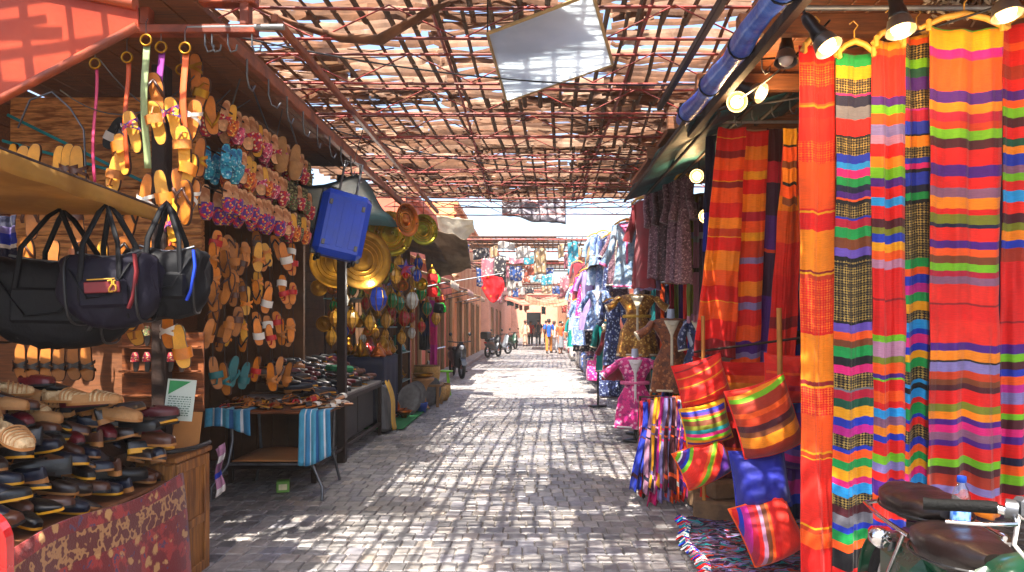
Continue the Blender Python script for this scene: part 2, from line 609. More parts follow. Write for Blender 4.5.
def build_lattice():
    R = random.Random(21)
    ny = 6; nx = 3
    x0, x1 = -2.05, 2.1
    ys = [1.1, 3.0, 4.9, 6.8, 8.6, 10.4, 12.0]
    xs = [-2.9, -.68, .72, x1]
    n = 0
    across = ['over the shoe stalls', 'over the middle of the street', 'over the textile stall']
    for j in range(ny):
        for i in range(nx):
            a = MB(); b = MB()
            X0, X1, Y0, Y1 = xs[i] + R.uniform(-.06, .06), xs[i + 1] + R.uniform(-.02, .1), ys[j] - R.uniform(0, .25), ys[j + 1] + R.uniform(0, .1)
            skew = R.uniform(.015, .06)
            zz = LZ + .02 * ((i + j) % 3) + R.uniform(0, .02)
            sag = R.uniform(.02, .07)

            def zat(x, y):
                return zz - sag * math.sin(PI * min(max((y - Y0) / (Y1 - Y0), 0), 1)) + .02 * noise.noise((x * 2, y * 2, i + 3 * j))
            # battens along the street
            x = X0
            while x < X1:
                if R.random() > .06:
                    pts = [(x + skew * (y - Y0) * 1.2 + .012 * noise.noise((x * 5, y * 1.5, 9)), y, zat(x, y)) for y in [Y0 + (Y1 - Y0) * k / 6 for k in range(7)]]
                    b.tube(pts, R.uniform(.013, .022), 4, flat=.6)
                x += R.uniform(.13, .20)
            # reeds across it: some stretches keep a full weave, others have lost most of it
            y = Y0
            while y < Y1:
                w = R.uniform(.006, .014)
                x = X0 - R.uniform(0, .1)
                while x < X1:
                    L = R.uniform(.25, .9)
                    xe = min(x + L, X1 + .05)
                    hole = openness((x + xe) / 2, y)
                    if R.random() > hole:
                        ya = y + R.uniform(-.025, .025); yb = y + R.uniform(-.04, .04)
                        a.mat = 1 if R.random() < .3 + .5 * hole else 0
                        zc = .022 + R.uniform(0, .03)
                        pm = ((x + xe) / 2, (ya + yb) / 2 + R.uniform(-.02, .02), zat((x + xe) / 2, y) + zc - R.uniform(0, .03))
                        a.tube([(x, ya, zat(x, y) + zc), pm, (xe, yb, zat(xe, y) + zc)], w, 4, flat=.35)
                    x = xe + R.uniform(0, .05)
                y += R.uniform(.02, .034)
            # split canes standing on edge, tied across the battens
            y = Y0
            while y < Y1:
                x = X0 - R.uniform(0, .2)
                while x < X1:
                    L = R.uniform(.5, 1.5); xe = min(x + L, X1 + .05)
                    if R.random() < (.96 if openness((x + xe) / 2, y) < .6 else .93):
                        a.mat = 1 if R.random() < .4 else 0
                        dy = R.uniform(-.06, .06); hh = R.uniform(.018, .036); ph = R.uniform(0, 9)
                        n_ = 7
                        a.tube([(x + (xe - x) * q / n_, y + dy * q / n_ + .016 * math.sin(ph + q * 1.9), zat(x + (xe - x) * q / n_, y) + .03 + .014 * math.sin(ph * 2 + q * 1.3)) for q in range(n_ + 1)], .0035, 4, flat=hh / .0035)
                    x = xe + R.uniform(-.03, .05)
                y += R.uniform(.115, .165)
            # scraps of sacking caught on the weave where it is densest
            sk = MB()
            for q in range(3):
                cx, cy = R.uniform(X0 + .2, X1 - .2), R.uniform(Y0 + .2, Y1 - .2)
                if openness(cx, cy) < .45:
                    sw, sl, sa, sd = R.uniform(.15, .38), R.uniform(.2, .5), R.uniform(-.5, .5), R.uniform(0, 99)

                    def fs(u, v):
                        e = 1 - .35 * abs(noise.noise((u * 4, v * 4, sd)))
                        px, py = (u - .5) * 2 * sw * e, (v - .5) * 2 * sl * e
                        X_, Y_ = cx + px * math.cos(sa) - py * math.sin(sa), cy + px * math.sin(sa) + py * math.cos(sa)
                        return (X_, Y_, zat(X_, Y_) + .075 + .03 * noise.noise((X_ * 6, Y_ * 6, sd)))
                    sk.sheet(fs, 10, 10)
            t = thing('reed_mat', f'weathered reed shade mat {across[i]}, {ORD(j)} row down the street', 'shade mat', (0, 0, 0), group='reed mats of the street roof')
            ob('reeds', a.mesh('reeds', [LATH, LATH2]), t)['kind'] = 'stuff'
            ob('battens', b.mesh('battens', BATTEN), t)['kind'] = 'stuff'
            if sk.v:
                ob('sacking', sk.mesh('sacking', SACK), t)['kind'] = 'stuff'
            n += 1


build_lattice()


BROWN_IRON = mat('brown oxide iron', '#94502e', .55, 0, .3, 12, .15, 80, '#6a3420', 4)


def build_trusses():
    k = 0
    y = 2.1
    while y < 11.9:
        t = thing('roof_truss', f'red iron roof truss with zigzag bracing, {ORD(k)} down the street', 'truss', (0, y, 0), group='red iron trusses under the reed roof')
        z0, z1 = 3.33, 3.55
        xa, xb = -2.3, 2.3
        for nm, z, dy in (('lower_chord', z0, 0), ('upper_chord', z1, .02)):
            c = MB(); c.tube([(xa, dy, z), (-.8, dy, z + U(-.02, .02)), (.7, dy, z + U(-.025, .02)), (xb, dy, z + U(-.01, .01))], .0105, 6)
            ob(nm, c.mesh(nm, RED_IRON), t)
        w = MB(); x = xa; up = False
        pts = []
        while x <= xb + .001:
            pts.append((x, .0, z1 if up else z0)); up = not up; x += .46
        w.tube(pts, .006, 5)
        ob('zigzag_brace', w.mesh('zigzag brace', RED_IRON), t)
        y += .80; k += 1
    # long rails
    for x, z, lab in ((-1.72, 3.1, 'red iron rail with hooks along the shoe stall eave'), (-1.4, 3.16, 'brown iron rail beside the hook rail under the reed roof'), (1.0, 3.2, 'dark iron rail above the blue rolled tarpaulin')):
        m = MB(); m.box((0, 0, 0), ((.05, .04, .04)[(-1.72, -1.4, 1.0).index(x)], 6.6 if x < 0 else 2.4, (.07, .045, .05)[(-1.72, -1.4, 1.0).index(x)]), bev=.006)
        tag(ob('eave_rail', m.mesh('eave rail', BROWN_IRON if x < 0 else RUST), None, (x, 7.1 if x < 0 else 4.3, z)), lab, 'roof rail')
    # front transverse beam with its open box
    t = thing('portal_beam', 'red iron boxed beam across the mouth of the shoe stall', 'beam', (-2.0, 3.82, 0))
    for z, h, r_ in ((3.27, .06, 0), (3.10, .05, 0)):
        b = MB(); b.box((0, 0, z), (1.0, .07, h), bev=.006); ob('flange', b.mesh('flange', ORANGE_IRON), t)
    for x in (-.1, .44):
        b = MB(); b.box((x, 0, 3.185), (.05, .06, .12), bev=.004); ob('upright', b.mesh('upright', ORANGE_IRON), t)
    m = MB(); m.tube([at(188, 28, 3.8), at(284, 27, 3.8)], .017, 8)
    tag(ob('hook_pipe', m.mesh('hook pipe', GALV)), 'grey galvanised pipe fixed across under the boxed red beam', 'pipe')
    # triangular red gusset of the stall roof
    Y = 3.0
    P = [at(-60, -25, Y), at(138, 6, Y), at(140, 28, Y), at(0, 103, Y), at(-60, 138, Y)]
    pts = [(p.x, p.z) for p in P]
    t = thing('red_gusset', 'red painted sheet metal gusset above the shoe awning', 'metal sheet', (0, Y, 0))
    m = MB(); m.prism(pts, .012, X=Matrix.Rotation(PI / 2, 4, 'X')); ob('plate', m.mesh('plate', RED_SHEET), t)
    m = MB(); m.tube([(p.x, -.02, p.z) for p in P[2:]], .018, 6); m.tube([(P[0].x, -.02, P[0].z + .03), (P[1].x, -.02, P[1].z)], .028, 6)
    ob('edge_tube', m.mesh('edge tube', ORANGE_IRON), t)
    # purlins and cables
    for i, (x, z) in enumerate(((-.7, 3.585), (.75, 3.585), (1.9, 3.59))):
        m = MB(); m.tube([(x, 1.6, z), (x + .05, 6.5, z), (x, 12, z)], .013, 6)
        tag(ob('purlin', m.mesh('purlin', RED_IRON)), ('thin red purlin above the shoe stall side of the trusses', 'thin red purlin above the trusses in mid street', 'thin red purlin above the textile side of the trusses')[i], 'purlin', 'purlins on the trusses')


build_trusses()


def cable(name, label, pts, r, m, cat='cable'):
    b = MB(); b.tube(pts, r, 5)
    return tag(ob(name, b.mesh(name, m)), label, cat)


def catenary(a, b, sag, n=12):
    a, b = Vector(a), Vector(b)
    return [a.lerp(b, k / n) - Vector((0, 0, sag * 4 * (k / n) * (1 - k / n))) for k in range(n + 1)]


# hanging white translucent board
def build_board():
    c = [Vector((-.27, 4.25, 3.26)), Vector((.33, 3.82, 3.3)), Vector((.55, 4.78, 3.27)), Vector((-.2, 5.45, 3.23))]
    t = thing('roof_light_board', 'white translucent board tied under the red trusses', 'board', (0, 0, 0))
    m = MB()
    up = Vector((0, 0, .008))
    m.add(c + [p + up for p in c], [(0, 1, 2, 3), (7, 6, 5, 4), (0, 4, 5, 1), (1, 5, 6, 2), (2, 6, 7, 3), (3, 7, 4, 0)])
    ob('panel', m.mesh('panel', mat('white twinwall plastic', '#e4eaee', .45, 0, .05, 4, .1, 30, '#d4dce2', 1.5, transl=.75)), t)
    f = MB()
    for i in range(4):
        a, b = c[i], c[(i + 1) % 4]
        f.tube([a + up * .5, b + up * .5], .012, 4)
    ob('edging', f.mesh('edging', mat('tan tape edging', '#a4895c', .7)), t)
    w = MB(); w.tube([c[2] * .5 + c[3] * .5, c[2] * .5 + c[3] * .5 + Vector((0, .02, .3))], .012, 5)
    w.tube([c[0], c[0] + Vector((0.0, 0, .25))], .005, 5); w.tube([c[1], c[1] + Vector((0, 0, .25))], .005, 5)
    ob('hanger_wire', w.mesh('hanger wire', RUST), t)
    # crumpled grey cloth banner at the end of the roof
    def fn(u, v):
        x = -.52 + 1.1 * u; z = 3.78 - (.42 + .08 * u) * v - .08 * u
        return (x, 12.05 + .06 * noise.noise((u * 5, v * 3, 1)) + .05 * v * math.sin(u * 17) + .06 * noise.noise((u * 12, v * 9, 4)), z + .02 * math.sin(u * 9))
    m = MB(); m.sheet(fn, 40, 14)
    o = ob('crumpled_banner', m.mesh('crumpled banner', mat('silver grey plastic cloth', '#a8a2a8', .4, .0, .3, 7, .3, 20, '#6e6a78', 6)))
    tag(solid(o, .004), 'crumpled grey cloth banner at the far end of the reed roof', 'banner')
    # burlap roll loosely hung near the front of the roof
    pts = [at(262, 10, 4.6), at(300, 26, 4.6), at(340, 38, 4.5), at(380, 40, 4.4), at(400, 28, 4.4), at(428, 12, 4.4), at(450, 2, 4.4)]
    m = MB(); m.tube(pts, [.02, .035, .045, .05, .04, .035, .02], 9, flat=.5)
    tag(ob('rolled_reed_screen', m.mesh('rolled reed screen', LATH)), 'sagging roll of reed screen under the roof near the red beam', 'reed screen')
    k = 0
    for (a, b, s) in (((-2.1, 4.2, 3.3), (1.6, 5.2, 3.3), .15), ((-2.0, 6.2, 3.3), (1.2, 7.6, 3.25), .2), ((-2, 9, 3.2), (1.4, 10, 3.3), .18)):
        cable('roof_cable', ('thin black cable slung under the reed roof by the white board', 'thin black cable slung under the middle of the reed roof', 'thin black cable slung under the far reeds')[k], catenary(a, b, s), .006, BLACKMETAL); k += 1


build_board()

# ================================================================== SHOP SHELLS, NEAR
def boards_wall(name, label, c, size, m, axis, pitch=.16, cat='wall'):
    """wall of boards with real grooves; the boards run across the axis"""
    b = MB()
    th_ = [x * (.4 if x == min(size) else .995) for x in size]
    b.box(c, th_)
    n = max(1, int(size[axis] / pitch))
    for i in range(n):
        s = list(size); s[axis] = size[axis] / n - .008
        p = list(c); p[axis] = c[axis] - size[axis] / 2 + (i + .5) * size[axis] / n
        thin = 0 if size[0] < size[1] and size[0] < size[2] else (1 if size[1] < size[2] else 2)
        p[thin] += U(-.004, .004)
        b.box(p, s, bev=.004)
    return tag(ob(name, b.mesh(name, m)), label, cat)


def build_shells():
    # first shop on the shoe side
    boards_wall('shop_wall', 'brown boarded back wall of the slipper stall', (-3.7, 5.2, 1.6), (.06, 6.0, 3.2), WOOD_D, 2)
    boards_wall('stall_ceiling', 'dark boarded ceiling over the slipper stall', (-2.75, 5.65, 3.24), (1.9, 4.0, .04), WOOD_D, 0, cat='ceiling')
    boards_wall('shop_partition', 'orange brown boarded partition behind the hanging slippers', (-3.0, 4.95, 2.45), (1.35, .05, 1.3), BOARD_O, 2, .3)
    boards_wall('partition_wall', 'dark partition at the end of the slipper stall', (-3.1, 7.7, 1.6), (1.2, .06, 3.2), DARKWALL, 0)
    m = MB(); m.box((0, 0, 0), (.09, .09, 3.1), bev=.008)
    for i, (x, y, lab) in enumerate(((-2.05, 7.55, 'dark iron post between the slipper racks and the brass stall'), (-2.3, 4.35, 'dark iron post behind the hanging bags'), (-2.2, 11.6, 'dark iron post at the far end of the brass stall'))):
        tag(ob('stall_post', m.mesh('stall post', RUST), None, (x, y, 1.55)), lab, 'post')
    # blue turquoise light pipes on the partition
    for i, (a, b) in enumerate(((at(8, 115, 4.85), at(150, 185, 4.85)), (at(0, 140, 4.86), at(110, 170, 4.86)))):
        m = MB(); m.tube([a, b], .012, 6)
        tag(ob('conduit_pipe', m.mesh('conduit pipe', mat('turquoise pipe', '#1f8f98', .4))), ('turquoise pipe crossing the brown boards, the upper one', 'turquoise pipe crossing the brown boards, the lower one')[i], 'pipe', 'turquoise pipes')
    # second shop (brass)
    boards_wall('shop_wall', 'dark back wall of the brass stall', (-3.9, 11.2, 1.6), (.06, 7.0, 3.2), DARKWALL, 2)
    boards_wall('partition_wall', 'dark partition at the far end of the brass stall', (-3.2, 14.4, 1.6), (1.4, .06, 3.2), DARKWALL, 0)

    def roof(name, label, f, m_, nu=16, nv=16, th=.008, cat='canopy'):
        b = MB(); b.sheet(f, nu, nv)
        return tag(solid(ob(name, b.mesh(name, m_)), th), label, cat)
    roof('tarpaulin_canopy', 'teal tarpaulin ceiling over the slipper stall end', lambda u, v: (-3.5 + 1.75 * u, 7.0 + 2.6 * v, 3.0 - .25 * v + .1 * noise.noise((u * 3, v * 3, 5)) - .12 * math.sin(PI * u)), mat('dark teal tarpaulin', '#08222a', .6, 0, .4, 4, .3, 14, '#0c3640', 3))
    roof('cloth_canopy', 'brown cloth canopy sloping over the brass stall', lambda u, v: (-3.7 + 2.05 * u, 9.5 + 4.9 * v, 3.35 - .55 * u + .08 * noise.noise((u * 4, v * 5, 8)) - .1 * math.sin(v * PI * 3) * u), mat('brown canopy canvas', '#4a3422', .85, 0, .3, 5, .3, 20, '#6a4e32', 3, transl=.2))
    roof('cloth_canopy', 'torn grey brown canvas flap drooping past the brass stall', lambda u, v: (-2.1 + .9 * u, 13.2 + 1.0 * v - .3 * u, 3.35 - .95 * v * (1 - .5 * u) - .28 * u + .08 * noise.noise((u * 5, v * 5, 3))), mat('grey canvas', '#75634e', .85, 0, .3, 6, .3, 24, '#93826a', 2.5, transl=.25))
    roof('cloth_canopy', 'pale cream canvas scrap hanging at the canopy corner', lambda u, v: (-1.95 + .75 * u, 14.3 + .3 * v, 3.72 - .62 * v * (.35 + .65 * math.sin(PI * min(u * 1.1, 1))) - .1 * u + .05 * noise.noise((u * 6, v * 5, 2))), mat('cream canvas', '#cfc4ae', .85, 0, .15, 6, .3, 24, transl=.35))
    roof('cloth_canopy', 'ochre cloth awning in front of the pink shops', lambda u, v: (-3.4 + 1.35 * u, 15.4 + 4.6 * v, 3.3 - .5 * u + .06 * noise.noise((u * 4, v * 6, 1)) - .08 * math.sin(v * PI * 4) * u), mat('ochre canopy canvas', '#b98a5e', .85, 0, .2, 5, .3, 20, '#d8b48c', 2.5, transl=.3))
    # mustard shoe awning near the camera
    def aw(u, v):
        x = -3.4 + 1.5 * u; y = 2.0 + 1.62 * v
        return (x, y, 2.13 - .06 * v - .03 * math.sin(PI * u) * math.sin(PI * v) + .012 * noise.noise((u * 4, v * 5, 2)))
    t = thing('shoe_awning', 'mustard canvas awning over the heap of shoes', 'awning', (0, 0, 0))
    b = MB(); b.sheet(aw, 18, 18); CAN = mat('mustard canvas', '#b08238', .85, 0, .2, 5, .25, 40, '#94692a', 2.0, transl=.3)
    solid(ob('canvas', b.mesh('canvas', CAN), t), .006)
    b = MB(); b.sheet(lambda u, v: (-1.895 + .012 * math.sin(u * 30) * v, 2.0 + 1.62 * u, 2.14 - .06 * u - .07 * v), 40, 3)
    solid(ob('valance', b.mesh('valance', CAN), t), .005)
    b = MB(); b.tube([(-1.93, 1.9, 2.15), (-1.93, 3.64, 2.09)], .016, 6); ob('frame_bar', b.mesh('frame bar', RUST), t)
    b = MB(); b.tube([(-3.4, 3.62, 2.09), (-1.9, 3.62, 2.085)], .02, 6)
    ob('frame_bar', b.mesh('frame bar', RUST), t)


build_shells()


# ================================================================== RIGHT STALL SHELL
def build_right_shell():
    boards_wall('stall_ceiling', 'warm brown boarded ceiling over the textile stall', (2.75, 5.3, 3.22), (3.1, 6.4, .04), WOOD_O, 0, .12, cat='ceiling')
    boards_wall('shop_wall', 'dark back wall of the textile stall', (4.2, 5.5, 1.6), (.06, 7.0, 3.2), DARKWALL, 2)
    boards_wall('partition_wall', 'dark partition at the end of the textile stall', (3.2, 7.3, 1.5), (2.0, .06, 3.0), DARKWALL, 0)
    for i, (y, z) in enumerate(((3.75, 3.1), (4.7, 3.12), (5.7, 3.13), (6.7, 3.13))):
        m = MB(); m.box((2.6, y, z), (3.0, .07, .11), bev=.008)
        tag(ob('ceiling_beam', m.mesh('ceiling beam', WOOD_D)), f'brown beam under the textile stall ceiling, {ORD(i)} from the striped blankets', 'beam', 'beams of the textile stall')
    # rolled blue tarpaulin on the eave
    t = thing('rolled_tarpaulin', 'blue tarpaulin rolled up along the textile stall eave', 'tarpaulin', (0, 0, 0))
    m = MB(); pts = [(1.1 + .01 * math.sin(k * 1.7), 2.9 + k * .2, 2.99 - .012 * math.sin(k * PI / 11) * 2) for k in range(12)]
    m.tube(pts, [.058 + .008 * math.sin(k * 2.1) for k in range(12)], 14)
    ob('roll', m.mesh('roll', mat('blue tarpaulin', '#1c3f9c', .35, 0, .25, 8, .6, 22, '#3c68c4', 5)), t)
    for k in (1, 4, 7, 10):
        m = MB(); m.tube([Vector(pts[k]) + Vector((.068 * math.cos(a), 0, .068 * math.sin(a))) for a in [2 * PI * q / 12 for q in range(12)]], .006, 5, closed=True); ob('tie', m.mesh('tie', BLACKMETAL), t)
    m = MB(); m.box((1.2, 4.0, 2.94), (.05, 2.6, .06), bev=.005)
    tag(ob('eave_batten', m.mesh('eave batten', RUST)), 'dark batten behind the rolled blue tarpaulin', 'batten')
    # sloping awning beyond
    def f(u, v):
        return (1.06 + 1.0 * u, 4.95 + 3.0 * v, 2.93 + .28 * u + .03 * noise.noise((u * 4, v * 5, 3)) - .03 * math.sin(v * 14) * (1 - u))
    b = MB(); b.sheet(f, 14, 20)
    t = thing('teal_awning', 'teal tarpaulin awning beyond the rolled blue tarpaulin', 'awning')
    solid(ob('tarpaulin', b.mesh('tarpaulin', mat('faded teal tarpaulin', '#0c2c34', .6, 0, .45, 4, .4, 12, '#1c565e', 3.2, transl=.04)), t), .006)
    b = MB()
    for k in range(4):
        b.tube([(1.06 + .25 * k, 4.9, 2.905 + .07 * k), (1.06 + .25 * k, 8.0, 2.905 + .07 * k)], .016, 6)
    ob('rafter', b.mesh('rafter', RUST), t)
    m = MB(); m.box((0, 0, 0), (.08, .08, 3.0), bev=.006)
    for i, (x, y, lab) in enumerate(((1.85, 7.1, 'dark post at the corner of the teal awning'), (1.9, 11.6, 'dark post between the hanging dresses and the kaftans'), (2.0, 16.5, 'dark post at the far garment stall'))):
        tag(ob('stall_post', m.mesh('stall post', RUST), None, (x, y, 1.5)), lab, 'post')
    # far garment stalls: back walls and dark canopies
    boards_wall('shop_wall', 'brown back wall behind the hanging dresses', (2.9, 12.0, 1.6), (.06, 8.4, 3.2), WOOD_D, 2)
    def g(u, v):
        return (1.75 + 1.2 * u, 8.1 + 3.4 * v, 3.1 - .12 * (1 - u) + .05 * noise.noise((u * 4, v * 4, 6)))
    b = MB(); b.sheet(g, 12, 14)
    tag(solid(ob('reed_awning', b.mesh('reed awning', mat('brown woven reed', '#6e4c2c', .85, 0, .35, 22, .6, 60, '#8c6a44', 9, transl=.1))), .02), 'brown reed awning above the hanging dresses', 'awning')
    def g2(u, v):
        return (1.12 + 1.9 * u, 13.4 + 6 * v, 2.62 + .6 * u + .06 * noise.noise((u * 4, v * 4, 9)))
    b = MB(); b.sheet(g2, 12, 14)
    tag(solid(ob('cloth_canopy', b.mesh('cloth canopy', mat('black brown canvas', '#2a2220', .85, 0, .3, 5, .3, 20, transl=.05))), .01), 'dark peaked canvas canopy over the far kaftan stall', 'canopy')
    boards_wall('shop_wall', 'dark back wall of the far kaftan stall', (3.0, 17.5, 1.6), (.06, 3.6, 3.2), DARKWALL, 2)


build_right_shell()


# ================================================================== FAR BUILDINGS
def facade(label, x, y0, y1, h, m, openings, side, depth=4.0, doorm=None):
    """street wall along Y whose openings are real recesses; openings = (y, width, z0, height, kind)"""
    t = thing('shop_building', label, 'building', (x, y0, 0))
    b = MB()
    thick = .28
    cx = side * thick / 2
    cuts = sorted(openings)
    y = 0.0
    zmax = h
    for (oy, ow, z0, oh, kind) in cuts:
        if oy > y:
            b.box((cx, (y + oy) / 2, zmax / 2), (thick, oy - y, zmax))
        if z0 > 0:
            b.box((cx, oy + ow / 2, z0 / 2), (thick, ow, z0))
        b.box((cx, oy + ow / 2, (z0 + oh + zmax) / 2), (thick, ow, zmax - z0 - oh))
        y = oy + ow
    L = y1 - y0
    if y < L:
        b.box((cx, (y + L) / 2, zmax / 2), (thick, L - y, zmax))
    b.box((side * (thick + depth / 2), .12, h / 2), (depth, .24, h)); b.box((side * (thick + depth / 2), L - .12, h / 2), (depth, .24, h))
    b.box((side * (thick + depth), L / 2, h / 2), (.2, L - .5, h))
    ob('wall', b.mesh('wall', m), t)
    b = MB(); b.box((side * (depth / 2 + .1), L / 2, h + .08), (depth + .5, L + .02, .16), bev=.02); b.box((-side * .03, L / 2, h - .25), (.1, L - .04, .12), bev=.02)
    ob('roof', b.mesh('roof', m), t)
    for (oy, ow, z0, oh, kind) in cuts:
        fr = MB()
        xx = -side * .02
        for (dy, dz, sy, sz) in ((0.0, oh / 2, .09, oh), (ow, oh / 2, .09, oh), (ow / 2, oh, ow + .09, .1)):
            fr.box((xx, oy + dy, z0 + dz), (.1, sy, sz), bev=.01)
        fo = ob('door_frame' if kind == 'door' else 'window', fr.mesh('frame', WOOD_P if kind == 'door' else WOOD_D), t)
        lf = MB(); lf.box((side * .22, oy + ow / 2, z0 + oh / 2), (.05, ow - .1, oh - .06), bev=.008)
        for k in range(3):
            lf.box((side * .19, oy + ow / 2, z0 + oh * (k + .5) / 3), (.03, ow * .62, oh * .24), bev=.01)
        ob('door_leaf' if kind == 'door' else 'shutter', lf.mesh('leaf', doorm or mat('dark shop door', '#20242a', .5, 0, .3, 6)), fo)
    return t


def build_far():
    facade('pink plastered shop row with dark doors facing the street', -2.75, 15.2, 24.0, 4.3, PLASTER_P, [(.8, 1.0, 0, 2.3, 'door'), (2.9, 1.1, 0, 2.4, 'door'), (5.2, 1.0, 0, 2.3, 'door'), (7.2, 1.1, 0, 2.4, 'door'), ], -1)
    facade('orange ochre house with shutters beyond the pink shops', -2.7, 24.2, 37, 5.6, PLASTER_O, [(1.0, 1.2, 0, 2.4, 'door'), (3.6, 1.2, 0, 2.4, 'door'), (6.6, 1.2, 0, 2.4, 'door'), (9.4, 1.2, 0, 2.4, 'door'), (10.8, .9, 3.4, 1.2, 'window')], -1)
    facade('cream house past the hanging red cloth', -2.3, 37.4, 77, 6.0, PLASTER_W, [(2.0, 1.4, 0, 2.4, 'door'), (7.0, 1.4, 0, 2.4, 'door'), (12.0, 1.4, 0, 2.4, 'door')], -1)
    facade('pink house behind the far garment stalls', 3.1, 19.6, 34, 4.6, PLASTER_P, [(2.0, 1.4, 0, 2.4, 'door'), (6.0, 1.4, 0, 2.4, 'door')], 1)
    facade('ochre house at the far end of the garment stalls', 2.8, 34.4, 77, 5.2, PLASTER_O, [(3.0, 1.4, 0, 2.4, 'door'), (8.0, 1.4, 0, 2.4, 'door')], 1)
    # house closing the street
    t = thing('end_house', 'terracotta house closing the far end of the street', 'building', (0, 78, 0))
    m = MB(); m.box((-3.4, 2, 2.6), (5.6, 4, 5.2)); m.box((3.6, 2, 2.6), (5.2, 4, 5.2)); m.box((.1, 2, 4.0), (1.8, 4, 2.4))
    ob('wall', m.mesh('wall', PLASTER_W), t)
    m = MB(); m.box((0, 2, 5.28), (12.6, 4.3, .16), bev=.03); ob('roof', m.mesh('roof', PLASTER_P), t)
    m = MB(); m.box((.1, 3.0, 1.4), (1.8, .1, 2.8)); ob('gate', m.mesh('gate', mat('dark gate', '#182030', .6)), t)
    # kerb along the pink shops
    m = MB(); m.box((0, 0, .03), (.5, 62, .2), bev=.02)
    struct(ob('kerb', m.mesh('kerb', mat('kerb stone', '#8d8680', .8, 0, .2, 3, .2, 30)), None, (-2.5, 46.3, 0)))
    # second and third slat shades hung with goods
    R = random.Random(8)
    for j, (ya, yb, z, lab) in enumerate(((21.5, 25.0, 4.15, 'slatted shade frame crossing the street past the open sky gap'), (27.5, 31.5, 3.95, 'slatted shade frame behind the one at the sky gap'), (38, 45, 3.7, 'slatted shade frame past the walking people'), (49, 58, 3.5, 'slatted shade frame deepest down the street'))):
        t = thing('slatted_shade', lab, 'shade frame', group='shade frames down the street')
        a = MB(); b = MB()
        x = -2.6
        while x < 2.7:
            b.tube([(x, ya, z), (x + .1, yb, z)], .02, 4); x += R.uniform(.14, .24)
        y = ya
        while y < yb:
            if R.random() > (.18 if j < 2 else .55):
                xx = -2.7 + R.uniform(0, .8)
                a.tube([(xx, y, z + .04), (xx + R.uniform(2.6, 5), y + R.uniform(-.1, .1), z + .04)], R.uniform(.03, .06), 4, flat=.4)
            y += R.uniform(.12, .26)
        ob('slats', a.mesh('slats', LATH), t); ob('battens', b.mesh('battens', BATTEN), t)['kind'] = 'stuff'
        for yy in (ya, yb):
            b = MB(); b.tube([(-2.7, yy, z - .06), (2.7, yy, z - .06)], .035, 6); ob('cross_bar', b.mesh('cross bar', RED_IRON), t)
    # red brown awnings far away
    for j, (x0, x1, y, z, lab, mm) in enumerate(((-1.9, 1.7, 46, 3.6, 'faded red cloth awning hung across the street behind the people', mat('faded red cloth', '#c0604a', .85, 0, .2, 2, .2, 20, '#dc9c86', 1, transl=.3)), (-.4, 2.6, 39, 3.3, 'peach cloth strung under the far shade frame', mat('peach cloth', '#d28a68', .85, 0, .2, 2, .2, 20, '#c8b090', 1, transl=.35)))):
        b = MB(); b.sheet(lambda u, v: (x0 + (x1 - x0) * u, y + 4.5 * v, z - .5 * (1 - v) - .35 * math.sin(PI * u) + .1 * noise.noise((u * 4, v * 3, j))), 18, 8)
        tag(solid(ob('cloth_awning', b.mesh('cloth awning', mm)), .02), lab, 'awning')


build_far()


# ================================================================== ADDED HAZE
def build_haze():  # thin even haze added to brighten and wash out the far street
    b = MB(); b.box((0, 36, 2.6), (46, 118, 9.2))
    T = NT('added haze')
    v = T.n('ShaderNodeVolumePrincipled'); v.inputs['Color'].default_value = (1.0, .97, .93, 1); v.inputs['Density'].default_value = HAZE; v.inputs['Anisotropy'].default_value = .2
    T.l(v.outputs[0], T.out.inputs['Volume'])
    o = ob('haze', b.mesh('haze', T.m)); o['kind'] = 'stuff'


HAZE = .0014
build_haze()
# ================================================================== HANGING BLANKETS
def S(s):
    """'yell12 red5' -> [(12,'yell'),(5,'red')]"""
    out = []
    for w in s.split():
        i = len(w)
        while i and (w[i - 1].isdigit() or w[i - 1] == '.'):
            i -= 1
        out.append((float(w[i:]), w[:i]))
    return out


